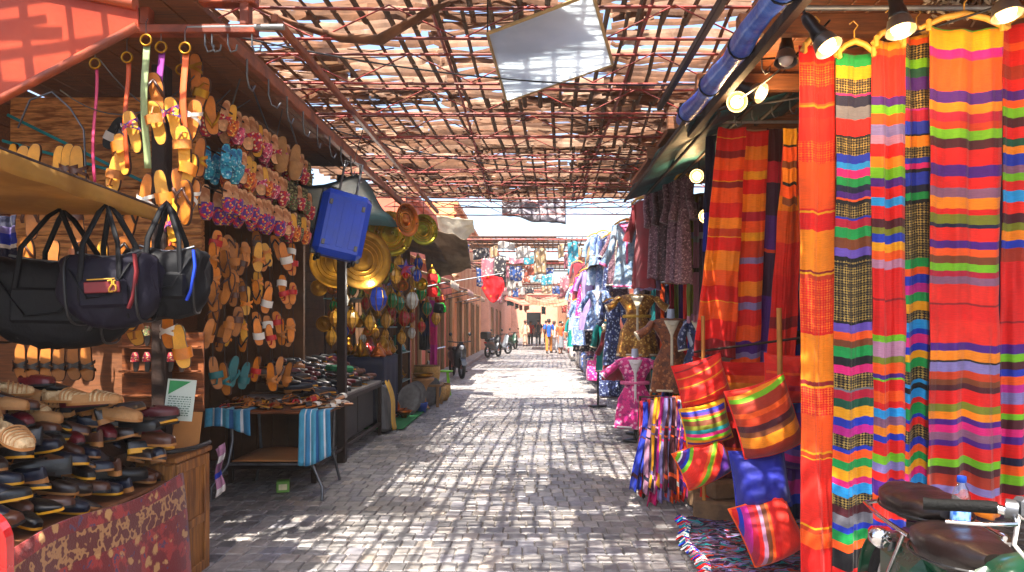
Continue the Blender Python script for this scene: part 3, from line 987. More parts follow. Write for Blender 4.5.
def panel(name, label, px0, px1, py0, py1, Y, seq, folds=2.2, amp=.02, dx=0., lean=0., yaw=0., cat='blanket', group='striped blankets hung in a row', seed=0, th=.006, parent=None, top=True, transl=.18, wob=.010, flare=1.):
    """a hanging woven cloth: its corners come from the photograph, its distance is Y"""
    X0 = (px0 - VPX) * Y / FOC; X1 = (px1 - VPX) * Y / FOC
    Z0 = EYE - (py0 - VPY) * Y / FOC; Z1 = EYE - (py1 - VPY) * Y / FOC
    DX = dx * Y / FOC
    W, Hh = X1 - X0, Z0 - Z1
    mt = stripes(label, seq, wid=W, hgt=Hh, transl=transl, wob=wob)

    def fn(u, v):
        a = amp * (.45 + .55 * v)
        wv = u + .05 * noise.noise((v * 2.2, seed, 3.3))
        f = a * math.sin(2 * PI * folds * wv + seed + .5 * math.sin(v * 2.3 + seed)) * (.55 + .9 * abs(noise.noise((u * 2.1, v * 1.6, seed + 5))))
        f += a * 1.1 * noise.noise((u * 4.2 * max(1, W / .3), v * 2.6, seed)) + .35 * a * noise.noise((u * 13, v * 5.5, seed + 2))
        f += .25 * a * noise.noise((u * 5 + v * 9, v * 17, seed + 7))
        Wv = W * (1 + (flare - 1) * v)
        x = (u - .5) * Wv * (1 - .03 * math.sin(v * PI)) + DX * v + .008 * noise.noise((v * 7, seed, u * 2)) + .2 * f * math.cos(u * 5 + seed)
        y = f + lean * v + (u - .5) * W * math.tan(yaw)
        sag = .02 * W / .35 * (4 * u * (1 - u)) * (1 - v) if top else 0
        return (x, y, -Hh * v * (1 + .012 * (u - .5) * math.sin(seed * 3)) - sag + .01 * math.sin(u * 7 + seed) * v + .012 * noise.noise((u * 3, seed, 1)) * v)
    b = MB(); b.sheet(fn, 48, 100)
    o = ob(name, b.mesh(name, mt), parent, (X0 + W / 2, Y, Z0))
    if not parent:
        tag(o, label, cat, group)
    return solid(o, th)


A_ = S('red18 orange2 Q20 red16 orange2 amber3 red10 hot22 yell2 Q20 orange2 orange44 red2 yell2 red16 amber40 dred2 yell2 dorange4 Q50 yell2 red2 amber45 dred3 yell2 Q28 orange34 yell3 dorange4 yell2 hot64 yell3 dorange4 orange14 red40')
B_ = S('green14 yell13 Z16 pink1 navy13 grey12 red18 black1 Z18 blue9 cyan8 pink7 green10 navy6 purple7 orange3 black3 Z14 blue2 crim9 green11 brown10 violet10 black4 Z3 black1 Z59 black3 violet8 orange10 brown7 green9 black9 pink10 Z14 grey4 crim9 dgreen8 yell10 blue10 mag9 Z12 blue5 orange8 green10 yell10 pink8 cyan10 Z11 maroon9 grey10 blue8 green10 orange10 black20 red20')
C_ = S('yell10 orange6 hot41 purple9 lime9 orange12 lav10 lilac9 red13 amber11 lime10 purple10 red10 cyan10 red12 maroon10 olive6 blue8 yell9 orange8 lilac9 red32 dred2 red34 lime6 lilac15 olive8 orange10 purple4 lime4 red10 orange10 red8 cyan9 mauve9 amber8 blue7 red12 lime8 lav9 red9 purple16 orange9 hot18 blue15 red8 mauve9 olive18 red20')
D_ = S('yell6 orange5 Z17 lime10 dgreen10 purple15 Z21 mag2 crim12 blue13 black3 amber12 Z13 blue5 pink7 black3 blue15 navy8 green9 black3 Z25 black1 Z37 green9 orange9 blue9 mag11 green10 yell10 Z12 cyan9 blue7 pink9 blue8 yell10 green9 Z14 cyan4 black7 cyan11 red6 green11 blue5 red7 Z15 blue8 orange8 green9 yell9 pink8 cyan9 maroon20')
E_ = S('lime4 yell21 mag8 pink2 orange36 purple13 amber12 crim10 dorange10 lime10 maroon10 red20 purple12 red13 mauve12 amber13 red6 olive10 navy5 hot14 purple9 orange9 brown9 lime8 crim7 mauve8 hot22 dred1 red18 dred1 hot24 purple10 amber10 black2 lav11 dorange9 brown7 maroon6 red14 olive8 amber9 purple8 pink7 mauve10 purple6 red14 lime10 maroon8 rust12 lav10 red12 amber10')
F_ = S('red20 orange8 red16 rust12 red12 purple10 orange8 lime8 maroon10 red12 dgreen8 amber8 blue10 mauve8 lime8 red10 cyan12 hot10 maroon10 olive8 amber10 blue8 rust12 red60 dred2 red22 purple8 lime8 maroon8 blue8 orange8 mag8 lav10 red10 lime7 maroon9 pink8 purple7 red14 navy8 orange8 lime10 maroon10 red20')

panel('hanging_blanket', 'orange and red blanket with thin yellow lines, first in the hanging row', 799, 834, 45, 590, 3.55, A_, 1.6, 0.025, dx=3, seed=1)
panel('hanging_blanket', 'multicoloured blanket with green top and black gold brocade bands', 836, 874, 53, 590, 3.5, B_, 1.6, 0.021, dx=-2, seed=2)
panel('hanging_blanket', 'narrow blanket with yellow top and long plain red middle band', 872, 906, 40, 592, 3.48, C_, 1.7, 0.028, dx=1, seed=3)
panel('hanging_blanket', 'narrow dark blanket of blue green and brocade bands', 900, 934, 34, 505, 3.5, D_, 1.7, 0.028, dx=2, seed=4)
panel('hanging_blanket', 'wide red and orange striped blanket hung from a hanger above the moped', 928, 1004, 26, 515, 3.42, E_, 2.4, 0.032, dx=-1, seed=5)
panel('hanging_blanket', 'red blanket with blue bands, last of the row, above the moped handlebar', 1001, 1062, 22, 515, 3.5, F_, 2.2, 0.035, dx=0, seed=6)
# a plain backing of the stall so that no gap shows behind the row
panel('hanging_throw', 'dark plum throw hung behind the striped blankets', 838, 1075, 60, 520, 4.05, S('plum40 maroon10 plum60 navy10 plum60'), 4, .03, seed=8, cat='throw', group=None)

# second row, farther in
G2 = 'throws hung inside the textile stall'
panel('hanging_throw', 'red and orange banded throw leaning from the teal awning', 718, 746, 127, 356, 5.35, S('red14 yell1 red16 dred10 orange16 hot14 yell1 dred9 orange20 red20 amber14 dorange10 yell1 red18 amber26 orange20 red20 yell1 orange24 red26 dred20'), 1.3, .025, dx=-21, lean=-.1, seed=11, cat='throw', group=G2, flare=1.5)
panel('hanging_throw', 'orange throw with yellow and mauve checks beside the red one', 744, 769, 130, 398, 5.4, S('red14 amber12 orange10 yell8 red12 amber16 crim8 orange10 yell8 dorange14 lav6 red16 amber12 crim6 lav6 red14 orange14 purple10 lav5 orange20 amber14'), 1.2, .02, dx=-15, lean=-.05, seed=12, cat='throw', group=G2, flare=1.25)
panel('hanging_throw', 'deep purple throw between the two orange throws', 767, 788, 128, 400, 5.45, S('maroon30 crim20 plum30 purple30 dorange3 plum40 purple50 violet14 plum30'), 1.2, .03, dx=-14, seed=13, cat='throw', group=G2, flare=1.25)
panel('hanging_throw', 'red orange throw with dark checks behind the first blanket', 784, 806, 132, 372, 5.35, S('orange14 red20 orange26 amber14 orange30 hot30 red40 dred10 hot40'), 1.2, .025, dx=-14, seed=14, cat='throw', group=G2, flare=1.3)
panel('hanging_throw', 'slim yellow plaid throw under the lamps', 783, 797, 128, 205, 4.9, S('yell14 black2 orange12 brown6 amber12 black3 orange10 brown6'), 1.0, .01, seed=15, cat='throw', group='throws hung inside the textile stall')
panel('hanging_throw', 'dark blue throw in the gap beside the first blanket', 790, 812, 200, 420, 5.5, S('navy20 blue40 cyan6 blue30 navy10 blue20 cyan6 blue30'), 1.5, .02, seed=16, cat='throw', group='throws hung inside the textile stall')
panel('hanging_throw', 'navy throw edge hung at the post by the lace dresses', 706, 716, 135, 330, 5.75, S('navy40 blue20 navy40'), 1., .015, dx=-6, seed=17, cat='throw', group='throws hung inside the textile stall')
panel('hanging_throw', 'folded red and orange throw over the low rail behind the cushions', 692, 806, 356, 430, 5.25, S('red14 orange8 amber10 red14 mag6 red18'), 3, .03, seed=18, cat='throw', group='throws on the low rail')
panel('hanging_throw', 'purple and pink throw hanging behind the navy cushion', 770, 806, 392, 520, 4.9, S('cyan8 blue8 purple12 mag8 violet8 cyan6 orange8 purple10 mag12 blue8 navy12'), 1.6, .03, seed=19, cat='throw', group='throws on the low rail')
panel('hanging_throw', 'crimson and blue throw hanging behind the red cushion', 700, 772, 395, 500, 5.35, S('red14 crim10 dred14 orange6 blue8 maroon16 red12'), 2.6, .03, seed=20, cat='throw', group='throws on the low rail')


def hanger(parent, x, y, z, w=.4, yaw=0.):
    X = Matrix.Translation((x, y, z)) @ Matrix.Rotation(yaw, 4, 'Z')
    m = MB(); m.tube([(-w / 2, 0, -.07), (-w / 4, 0, -.02), (0, 0, .0), (w / 4, 0, -.02), (w / 2, 0, -.07)], [.011, .015, .017, .015, .011], 8, X=X)
    m.tube([(0, 0, 0), (0, 0, .05), (.02, 0, .075), (.0, 0, .1), (-.02, 0, .085)], .0035, 6, X=X)
    return m


for i, (px, py, Y, w, lab) in enumerate(((855, 47, 3.46, .2, 'wooden hanger holding the green topped brocade blanket'), (889, 36, 3.42, .16, 'wooden hanger holding the narrow yellow topped blanket'), (964, 20, 3.36, .42, 'wooden hanger holding the wide red blanket'), (1032, 18, 3.46, .3, 'wooden hanger holding the last red blanket'), (916, 33, 3.6, .16, 'wooden hanger holding the narrow dark blanket'), (817, 42, 3.53, .16, 'wooden hanger holding the orange blanket'))):
    p = at(px, py, Y)
    m = hanger(None, 0, 0, 0.03, w)
    t = thing('coat_hanger', lab, 'hanger', p, (0, U(-.06, .06), 0), 'hangers of the striped blankets')
    ob('hanger_body', m.mesh('hanger body', GOLDHANG), t)
    for s in (-1, 1):
        c = MB(); c.box((s * w * .42, -.012, -.03), (.018, .022, .055), bev=.004)
        ob('clip', c.mesh('clip', GOLDHANG), t)
m = MB(); m.tube([at(780, 8, 3.5), at(1060, 8, 3.5)], .014, 8)
tag(ob('hanging_rail', m.mesh('hanging rail', GALV)), 'steel rail carrying the row of striped blankets', 'rail')
m = MB(); m.tube([at(700, 122, 5.3), at(806, 122, 5.3)], .012, 8)
tag(ob('hanging_rail', m.mesh('hanging rail', GALV)), 'steel rail carrying the throws inside the stall', 'rail')
m = MB(); m.tube([at(694, 352, 5.2), at(740, 346, 5.1), at(815, 336, 4.9)], .009, 8)
tag(ob('low_rail', m.mesh('low rail', RUST)), 'dark low rail across the stall behind the cushions', 'rail')
m = MB(); m.tube([at(779, 308, 4.35), at(781, 440, 4.36), at(783, 600, 4.38)], [.016, .018, .019], 9)
tag(ob('wooden_pole', m.mesh('wooden pole', mat('peeled pole', '#b5762f', .6, 0, .25, 8, .2, 40))), 'peeled wooden pole standing behind the striped cushions', 'pole')
m = MB(); m.tube([at(703, 316, 5.05), at(704, 500, 5.1)], .014, 8)
tag(ob('wooden_pole', m.mesh('wooden pole', mat('peeled pole', '#b5762f'))), 'short wooden pole behind the hanging red cushion', 'pole')


# ================================================================== CUSHIONS
def cushion(label, px, py, Y, w, h, rot, seq, srot=0., cat='cushion', thick=.115, yaw=0., m_=None):
    mt = m_ or stripes('cushion ' + label, seq, rot=srot, wid=w, hgt=h, transl=.05, wob=.02)

    def side(sgn):
        def fn(u, v):
            a, b = 2 * u - 1, 2 * v - 1
            pin = .05
            x = w / 2 * a * (1 - pin * (1 - b * b)); z = -h / 2 * b * (1 - pin * (1 - a * a))
            t = thick * max(0, (1 - a ** 4) * (1 - b ** 4)) ** .72
            t += (.016 * noise.noise((a * 2.5 + px, b * 2.5, sgn)) + .010 * noise.noise((a * 6 + px, b * 6, sgn * 3))) * (1 - abs(a) ** 3) * (1 - abs(b) ** 3)
            t *= 1 + .28 * b - .10 * b * b
            z -= .05 * h * (1 - a * a) * (1 + b) / 2 - .025 * h * a * a
            return (x, sgn * t, z)
        return fn
    p = at(px, py, Y)
    t = thing('cushion', label, cat, p, (0, 0, 0), 'cushions hung at the textile stall')
    t.rotation_euler = Euler((U(-.12, .05), rot, yaw))
    b = MB(); b.sheet(side(-1), 26, 26)
    b2 = side(1)
    b.sheet(lambda u, v: b2(1 - u, v), 26, 26)
    ob('cover', b.mesh('cover', mt), t)
    s = MB(); f = side(-1)
    loop = [f(k / 12, 0) for k in range(12)] + [f(1, k / 12) for k in range(12)] + [f(1 - k / 12, 1) for k in range(12)] + [f(0, 1 - k / 12) for k in range(12)]
    s.tube(loop, .006, 6, closed=True)
    ob('piping', s.mesh('piping', mt), t)
    return t


cushion('plump red cushion with thin gold lines, topmost of the farther cushions', 702, 382, 4.95, .37, .31, -.25, S('red10 dred2 red8 orange1 yell1 hot12 yell1 orange2 red10 hot8 yell1 red10'), 0.2, yaw=.15)
cushion('cushion of teal yellow and violet stripes, middle of the farther cushions', 706, 424, 4.85, .33, .27, -.22, S('yell6 blue4 purple5 orange4 lime4 brown9 olive8 teal7 pink6 lime5 yell5 purple4 orange6'), yaw=.1)
cushion('red cushion with green and blue slanted stripes, lowest of the farther cushions', 704, 462, 4.8, .36, .27, -.42, S('orange7 lime5 white2 purple5 blue4 lime5 hot22 orange5 lime6 yell2 hot12 purple4'), .9, yaw=.1)
cushion('large orange and maroon striped cushion against the wooden pole', 765, 418, 4.15, .37, .42, -.30, S('hot7 amber4 lime5 rust12 orange6 dorange9 maroon7 brown6 amber13 rust14'), .12, thick=.13)
cushion('plain royal blue cushion hung under the orange striped one', 760, 478, 4.2, .33, .34, -.12, None, m_=mat('royal blue satin', '#081588', .7, 0, .25, 6, .35, 30, sheen=.2), thick=.125)
cushion('red cushion with pink and blue stripes, lowest beside the rag rug', 768, 528, 4.1, .33, .36, -.42, S('orange4 red6 blue5 mag8 crim6 red5 lilac5 brown6 orange4 red8 hot20'), 1.2, thick=.125)
cushion('red woven cushion half hidden behind the pole', 787, 378, 4.6, .3, .3, .05, S('hot8 red6 orange2 red8 crim4 hot8'))
cushion('small violet and cyan cushion behind the pole low down', 796, 448, 4.55, .26, .26, .1, S('purple7 cyan5 blue6 violet6 mag6 purple8'))

# bundle of scarves hanging from a small rack
t = thing('scarf_rack', 'low dark rack under the bundle of bright scarves', 'rack', (1.2, 6.0, 0))
m = MB()
m.tube([(-.24, .02, .0), (-.22, .02, .84), (.3, -.06, .84), (.36, -.06, 0)], .014, 7); ob('side_hoop', m.mesh('side hoop', RUST), t)
m = MB(); m.tube([(-.24, .4, .0), (-.22, .35, .84), (.3, .25, .84), (.36, .3, 0)], .014, 7); ob('side_hoop', m.mesh('side hoop', RUST), t)
sc_cols = ['crim', 'blue', 'red', 'lilac', 'navy', 'yell', 'pink', 'plum', 'mag', 'lav', 'maroon', 'hot', 'lilac', 'orange', 'white', 'purple', 'red', 'mag', 'lav', 'crim']
names = dict(crim='crimson', blue='royal blue', red='red', lilac='lilac', navy='navy', yell='yellow', pink='hot pink', plum='plum', mag='magenta', lav='lavender', maroon='maroon', hot='vermilion', orange='orange', white='white', purple='purple')
for i, c in enumerate(sc_cols):
    k = i / (len(sc_cols) - 1)
    x0 = .95 + .36 * k + U(-.015, .015); y0 = 5.92 - .14 * math.sin(PI * k) + U(-.03, .03)
    zt = .86 + .05 * math.sin(PI * k) + U(-.02, .02); zb = U(.03, .2)
    xb = x0 - .10 + .07 * k + U(-.02, .02); yb = y0 - .1 + U(-.05, .05)
    w = U(.045, .075); sd = U(0, 9)

    def fn(u, v):
        x = x0 + (xb - x0) * v ** 1.4 + (u - .5) * w * (1 + .5 * v) + .012 * math.sin(v * 6 + sd)
        y = y0 + (yb - y0) * v + .03 * math.sin(u * 9 + sd + v) * (.4 + v) + .12 * max(0, .12 - v)
        return (x, y, zt - .02 * (1 - math.sin(PI * min(v * 8, 1))) + (zb - zt) * v + .012 * math.sin(u * 8 + sd) * v)
    m = MB(); m.sheet(fn, 14, 26)
    c2 = sc_cols[(i * 7 + 3) % len(sc_cols)]
    o = ob('scarf', m.mesh('scarf', stripes('scarf %s %d' % (c, i), [(30, c), (2, c2), (8, c), (2, c2), (40, c), (4, c2), (14, c)], wid=.06, hgt=.8, transl=.2)))
    tag(solid(o, .006), f'{names[c]} scarf hanging in the scarf bundle, {ORD(i)} from the street edge', 'scarf', 'scarves bundled on the low rack')

# stone blocks under the cushions
for i, (px, py, Y, s, lab) in enumerate(((716, 505, 5.35, (.34, .3, .16), 'rough stone block under the hanging cushions, the lower one'), (722, 487, 5.4, (.28, .28, .14), 'rough stone block lying on the lower stone block'), (700, 494, 5.75, (.2, .2, .22), 'rough upright stone beside the stacked stone blocks'))):
    p = at(px, py, Y)
    m = MB(); m.box((0, 0, s[2] / 2), s, bev=.02)
    z = 0.015 if i != 1 else .176
    o = tag(ob('stone_block', m.mesh('stone block', mat('tan rough stone', '#7a5c40', .9, 0, .3, 9, .6, 30, '#5c4634', 5)), None, (p.x, p.y, z), (0, 0, U(-.3, .3))), lab, 'stone', 'stones under the cushions')

# rag rug
T_ = NT('rag rug weave')
vec = T_.obj()
vo = T_.n('ShaderNodeTexVoronoi'); wn_ = T_.n('ShaderNodeTexNoise'); wn_.inputs['Scale'].default_value = 16; T_.l(vec, wn_.inputs['Vector']); vm_ = T_.n('ShaderNodeVectorMath', operation='MULTIPLY_ADD'); T_.l(wn_.outputs['Color'], vm_.inputs[0]); vm_.inputs[1].default_value = (.11, .11, 0); T_.l(vec, vm_.inputs[2])
T_.l(T_.mapping(vm_.outputs[0], scale=(.42, 1.5, 1), rot=(0, 0, .7)), vo.inputs['Vector']); vo.inputs['Scale'].default_value = 46
sep = T_.n('ShaderNodeSeparateColor'); T_.l(vo.outputs['Color'], sep.inputs[0])
cc = T_.ramp(sep.outputs[0], [(i / 9, lin(CLR[k])) for i, k in enumerate(('grey', 'navy', 'maroon', 'teal', 'lav', 'black', 'mauve', 'plum', 'rust', 'grey'))], 'CONSTANT')
p_ = T_.principled(cc, .9); T_.l(T_.bump(vo.outputs['Distance'], .8, .02), p_.inputs['Normal']); T_.l(p_.outputs[0], T_.out.inputs[0])
m = MB()
m.sheet(lambda u, v: (1.02 + .1 * v + .9 * u + .03 * math.sin(v * 9), 4.05 + 1.2 * v + .03 * math.sin(u * 8), .045 + .02 * noise.noise((u * 7, v * 7, 1))), 40, 40)
R_ = random.Random(5)
tag(solid(ob('rag_rug', m.mesh('rag rug', T_.m)), .02, -1), 'flecked multicoloured rag rug on the setts under the cushions', 'rug')
m = MB()
for k in range(150):
    v = R_.random(); a = R_.uniform(-.4, .4)
    e = Vector((1.03 + .1 * v + .03 * math.sin(v * 9), 4.05 + 1.2 * v, .05))
    q = e + Vector((-R_.uniform(.03, .09), a * .08, -.015))
    m.mat = k % 4
    m.tube([e, (e + q) / 2 + Vector((0, 0, .02)), q], .006, 4)
frg = ob('rug_fringe', m.mesh('rug fringe', [mat('rag ' + k, CLR[k], .9) for k in ('white', 'blue', 'red', 'teal')]))
frg.parent = bpy.data.objects['rag_rug']


# ================================================================== GARMENTS
def dress(label, cat, px, py0, py1, Y, m_, trim=None, sleeve=.5, yaw=0., wsh=.34, whem=.4, flare=1., hang=True, mannequin=False, group=None, slim=1., arm=.5, belt=None, seed=0):
    """a garment with body and two sleeves; top of shoulders at py0, hem at py1"""
    p = at(px, py0, Y)
    L = (py1 - py0) * Y / FOC
    t = thing('hanging_dress', label, cat, p, (0, 0, yaw), group)
    rings = []
    N = 28
    wk = .8 if mannequin else 1
    prof = [(0, .34, .25), (.02, .8, .7), (.05, 1.0, .95), (.12, .95, 1.0), (.25, .80 * wk, 1.0), (.36, .70 * wk * wk, .9), (.46, .78 * wk, .95), (.6, .88, 1.0), (.8, .97, 1.0), (1.0, 1.05, 1.05)]
    for v, kx, ky in prof:
        ring = []
        hw = (wsh + (whem * flare - wsh) * v) / 2 * kx
        dp = .085 * ky * slim * (1 if mannequin else .55)
        for k in range(N):
            a = 2 * PI * k / N
            w = 1 + .09 * v * math.sin(a * 7 + seed) + .05 * v * math.sin(a * 11 + 2 * seed)
            ring.append((hw * math.cos(a) * w, dp * math.sin(a) * (w + .4 * v * math.sin(a * 5 + seed)), -L * v + .01 * math.sin(a * 6) * v))
        rings.append(ring)
    b = MB(); b.loft(rings, caps=False)
    ob('gown', b.mesh('gown', m_), t)
    for s in (-1, 1):
        b = MB()
        x0 = wsh / 2 * .86
        sl = sleeve
        pts = []; rr = []
        for k in range(7):
            q = k / 6
            pts.append((s * (x0 + sl * arm * q + .02 * math.sin(q * 5 + seed)), -.02 * q, -.05 - sl * math.sqrt(max(0, 1 - arm * arm)) * q))
            rr.append(.062 + .03 * q * (1 if trim else .5))
        b.tube(pts, rr, 12, flat=.6)
        so = ob('sleeve', b.mesh('sleeve', m_), t)
        if trim:
            c = MB(); c.tube([pts[-2] if False else Vector(pts[-1]) * .97 + Vector(pts[-2]) * .03, Vector(pts[-1]) + (Vector(pts[-1]) - Vector(pts[-2])) * .25], rr[-1] * 1.05, 12, flat=.6)
            ob('cuff', c.mesh('cuff', trim), so)
    if trim:
        c = MB()
        c.sheet(lambda u, v: ((u - .5) * (.03 + .15 * max(0, 1 - v * 3.2)), -(.088 * slim * (1 if mannequin else .55)) * (1.05 - .0 * v) - .006, -.03 - L * .6 * v), 4, 12)
        solid(ob('front_trim', c.mesh('front trim', trim), t), .004); c = MB()
        c.tube([(.085 * math.cos(a), -.085 * slim * math.sin(a) * .9 - .02, -.03 - .05 * math.sin(a)) for a in [PI * k / 10 for k in range(11)]], .014, 6)
        ob('neck_trim', c.mesh('neck trim', trim), t); c = MB()
        c.tube([(whem * flare / 2 * 1.03 * math.cos(a) * (1 + .09 * math.sin(a * 7 + seed)), .09 * slim * (1 if mannequin else .6) * math.sin(a), -L + .02) for a in [2 * PI * k / 28 for k in range(28)]], .014, 6, closed=True)
        ob('hem_trim', c.mesh('hem trim', trim), t)
    if belt:
        c = MB(); hw = (wsh + (whem * flare - wsh) * .36) / 2 * .72
        c.tube([(hw * math.cos(a), .09 * slim * math.sin(a) * (1 if mannequin else .6), -L * .36) for a in [2 * PI * k / 20 for k in range(20)]], .016, 6, closed=True, flat=1.6)
        ob('belt', c.mesh('belt', belt), t)
    if hang:
        h = hanger(None, 0, -.05, .03, wsh * 1.05)
        ob('hanger', h.mesh('hanger', GOLDHANG), t)
    return t


LACE = patterned('dark lace', '#4a2a32', '#806068', '#341c26', 40, .7, .15)
LACE2 = patterned('plum brown lace', '#7c5464', '#b49098', '#583844', 44, .7, .15)
GOLDB = patterned('gold brocade', '#a8701c', '#f0c460', '#7c4a14', 26, .45, .05)
BROWNB = patterned('brown brocade', '#84441e', '#b46c38', '#5c2a14', 24, .5, .05)
PINKB = patterned('pink floral satin', '#e02c8c', '#f8b0d4', '#a81c78', 18, .5, .1)
ICE = patterned('ice blue silk', '#a8c4dc', '#d8e4ee', '#7c9cc4', 14, .45, .25)
ICE2 = patterned('pale blue lace', '#8ca8d8', '#dce6f2', '#5c78b4', 20, .5, .25)
CREAM = mat('cream embroidery', '#e2d6bc', .7, 0, .12, 30, .4, 90)
GOLDT = mat('gold braid', '#c8a040', .45, .3, .2, 40, .4, 90)
PINKT = mat('pink braid', '#e06aa0', .6, 0, .2, 40)
DENIMNAVY = patterned('navy printed cotton', '#28366c', '#a8b8d8', '#141c44', 22, .7)
TEALC = mat('teal satin', '#0e8a86', .45, 0, .3, 5, .2, 20, transl=.2)
CRIMS = mat('crimson velvet', '#7e0c20', .7, 0, .3, 6, .2, 20, sheen=.4)
VIOLC = mat('violet cotton', '#9a84b8', .7, 0, .25, 6, .2, 20)

lace_spots = [(655, 188, 278, 8.3, LACE2), (664, 184, 280, 8.0, LACE), (674, 180, 282, 7.7, LACE2), (684, 176, 284, 7.4, LACE2)]
for i, (px, a, b_, Y, mm) in enumerate(lace_spots):
    dress(f'long dark lace dress on a golden hanger, {ORD(i)} of the row under the teal awning', 'dress', px, a, b_, Y, mm, None, .42, yaw=-.55, wsh=.17, whem=.19, arm=.06, group='dark lace dresses on golden hangers', seed=i)
dress('ice blue kaftan with pink trim hung beyond the teal awning', 'kaftan', 627, 222, 288, 8.8, ICE, PINKT, .5, yaw=-.15, wsh=.30, whem=.34, arm=.3, seed=2)
dress('crimson velvet robe between the ice blue kaftan and the lace dresses', 'robe', 644, 200, 288, 8.5, CRIMS, None, .45, yaw=-.8, wsh=.3, whem=.34, arm=.2, seed=3)
dress('pale violet cotton robe squeezed between the crimson robe and the lace', 'robe', 650, 205, 290, 8.7, VIOLC, None, .45, yaw=-.8, wsh=.28, whem=.3, arm=.2, seed=4)


def mannequin(label, px, pyneck, Y, low, group='white dress mannequins'):
    p = at(px, pyneck, Y)
    t = thing('dress_mannequin', label, 'mannequin', (p.x, p.y + .01, 0), (0, 0, -.1), group)
    W_ = mat('chalk blue mannequin', '#b4c0d8', .5, 0, .08, 6)
    z = p.z
    b = MB()
    rings = []
    for dz, rx, ry in ((.13, .04, .04), (.06, .045, .045), (.0, .05, .05), (-.05, .075, .06), (-.09, .13, .06), (-.14, .14, .065), (-.28, .10, .06), (-.4, .07, .05), (-.5, .09, .06), (-.55, .09, .06)):
        rings.append([(rx * math.cos(2 * PI * k / 18), ry * math.sin(2 * PI * k / 18), z + dz) for k in range(18)])
    b.loft(rings[::-1])
    ob('torso', b.mesh('torso', W_), t)
    b = MB(); b.tube([(0, 0, .0), (0, 0, z - .6)], .018, 8); b.lathe([(.0, .02), (.16, .02), (.16, .035), (.02, .05)], 14)
    ob('stand', b.mesh('stand', BLACKMETAL), t)
    return t


for (px, py, Y, lab) in ((637, 296, 9.5, 'pale mannequin under the gold brocade kaftan'), (671, 320, 8.2, 'pale mannequin under the brown kaftan'), (635, 359, 8.9, 'pale mannequin under the pink floral kaftan'), (598, 292, 12.6, 'pale mannequin under the pale blue lace kaftan'), (699, 320, 7.7, 'pale mannequin behind the hanging throws under a navy kaftan')):
    mannequin(lab, px, py, Y, 0)
dress('gold brocade kaftan with cream front worn by a mannequin', 'kaftan', 637, 294, 356, 9.5, GOLDB, CREAM, .24, yaw=-.1, wsh=.50, whem=.52, mannequin=True, hang=False, arm=.8, belt=GOLDT, seed=1)
dress('brown brocade kaftan with cream neck worn by a mannequin', 'kaftan', 671, 318, 392, 8.2, BROWNB, CREAM, .24, yaw=-.1, wsh=.46, whem=.46, mannequin=True, hang=False, arm=.75, seed=2)
dress('pink floral kaftan with silver front worn by a mannequin', 'kaftan', 635, 357, 428, 8.9, PINKB, mat('silver embroidery', '#d8d0d8', .5, .1, .15, 30), .26, yaw=-.1, wsh=.48, whem=.5, mannequin=True, hang=False, arm=.7, belt=PINKT, seed=3)
dress('pale blue lace kaftan worn by a mannequin farther down', 'kaftan', 598, 290, 331, 12.6, ICE2, mat('silver embroidery', '#d8d0d8'), .36, yaw=-.2, wsh=.4, whem=.46, mannequin=True, hang=False, arm=.4, seed=4)
dress('navy printed kaftan worn by a mannequin behind the throws', 'kaftan', 699, 318, 388, 7.7, DENIMNAVY, CREAM, .3, yaw=-.2, wsh=.34, whem=.36, mannequin=True, hang=False, arm=.12, seed=5)

gar = [('teal satin tunic', 606, 322, 372, 12.4, TEALC), ('navy printed tunic', 613, 300, 365, 12.0, DENIMNAVY), ('crimson velvet tunic', 612, 330, 380, 12.2, CRIMS), ('plum brown lace tunic', 617, 232, 286, 12.6, LACE2),
       ('pale violet tunic', 588, 270, 330, 14.5, VIOLC), ('white silk tunic', 596, 235, 285, 14.0, ICE), ('pale blue silk tunic', 604, 232, 292, 13.6, ICE2), ('navy cotton tunic', 611, 236, 296, 13.2, DENIMNAVY), ('plum lace tunic', 619, 240, 300, 12.8, LACE),
       ('magenta floral tunic', 583, 275, 318, 16.5, PINKB), ('ice blue silk tunic', 579, 300, 345, 18, ICE2), ('white silk tunic farther on', 575, 285, 330, 20, ICE), ('teal everyday tunic', 573, 318, 348, 22, TEALC), ('crimson everyday tunic', 578, 262, 300, 19, CRIMS)]
for i, (nm, px, a, b_, Y, mm) in enumerate(gar):
    dress(f'{nm} hung at the far garment stalls, {ORD(i)} of that cluster', 'tunic', px, a, b_, Y, mm, CREAM if i % 3 == 0 else None, .4, yaw=-.5, wsh=.32, whem=.38, arm=.3, group='tunics hung at the far garment stalls', seed=i)
# trousers and shawls in hanging strips below the lace dresses
strips = ['teal', 'maroon', 'orange', 'navy', 'crim', 'olive', 'purple', 'hot', 'blue', 'mag', 'plum', 'green']
for i, c in enumerate(strips):
    px = 655 + i * 4.6
    panel('hanging_shawl', f'{c if c not in names else names[c]} shawl hung under the lace dresses, {ORD(i)} along the rail'.replace('olive', 'olive green').replace('teal', 'teal green').replace('green shawl', 'green shawl'), px - 4, px + 4, 284, 408 + 8 * (i % 3), 9.9 - .1 * i, [(20, c), (3, strips[(i * 5 + 2) % 12]), (20, c), (4, 'black'), (20, c)], 1.4, .03, seed=i, cat='shawl', group='shawls under the lace dresses')
for i, (px, c, nm_) in enumerate(((692, 'olive', 'olive green'), (698, 'mauve', 'mauve'), (704, 'plum', 'plum'), (709, 'navy', 'navy'))):
    panel('hanging_shawl', f'{nm_} striped shawl hung between the lace dresses and the red throw', px - 5, px + 5, 196 + 6 * (i % 2), 322, 7.6 - .1 * i, [(16, c), (3, 'grey'), (12, c), (2, 'black'), (20, c), (3, 'lilac')], 1.4, .03, seed=60 + i, cat='shawl', group='shawls beside the lace dresses')
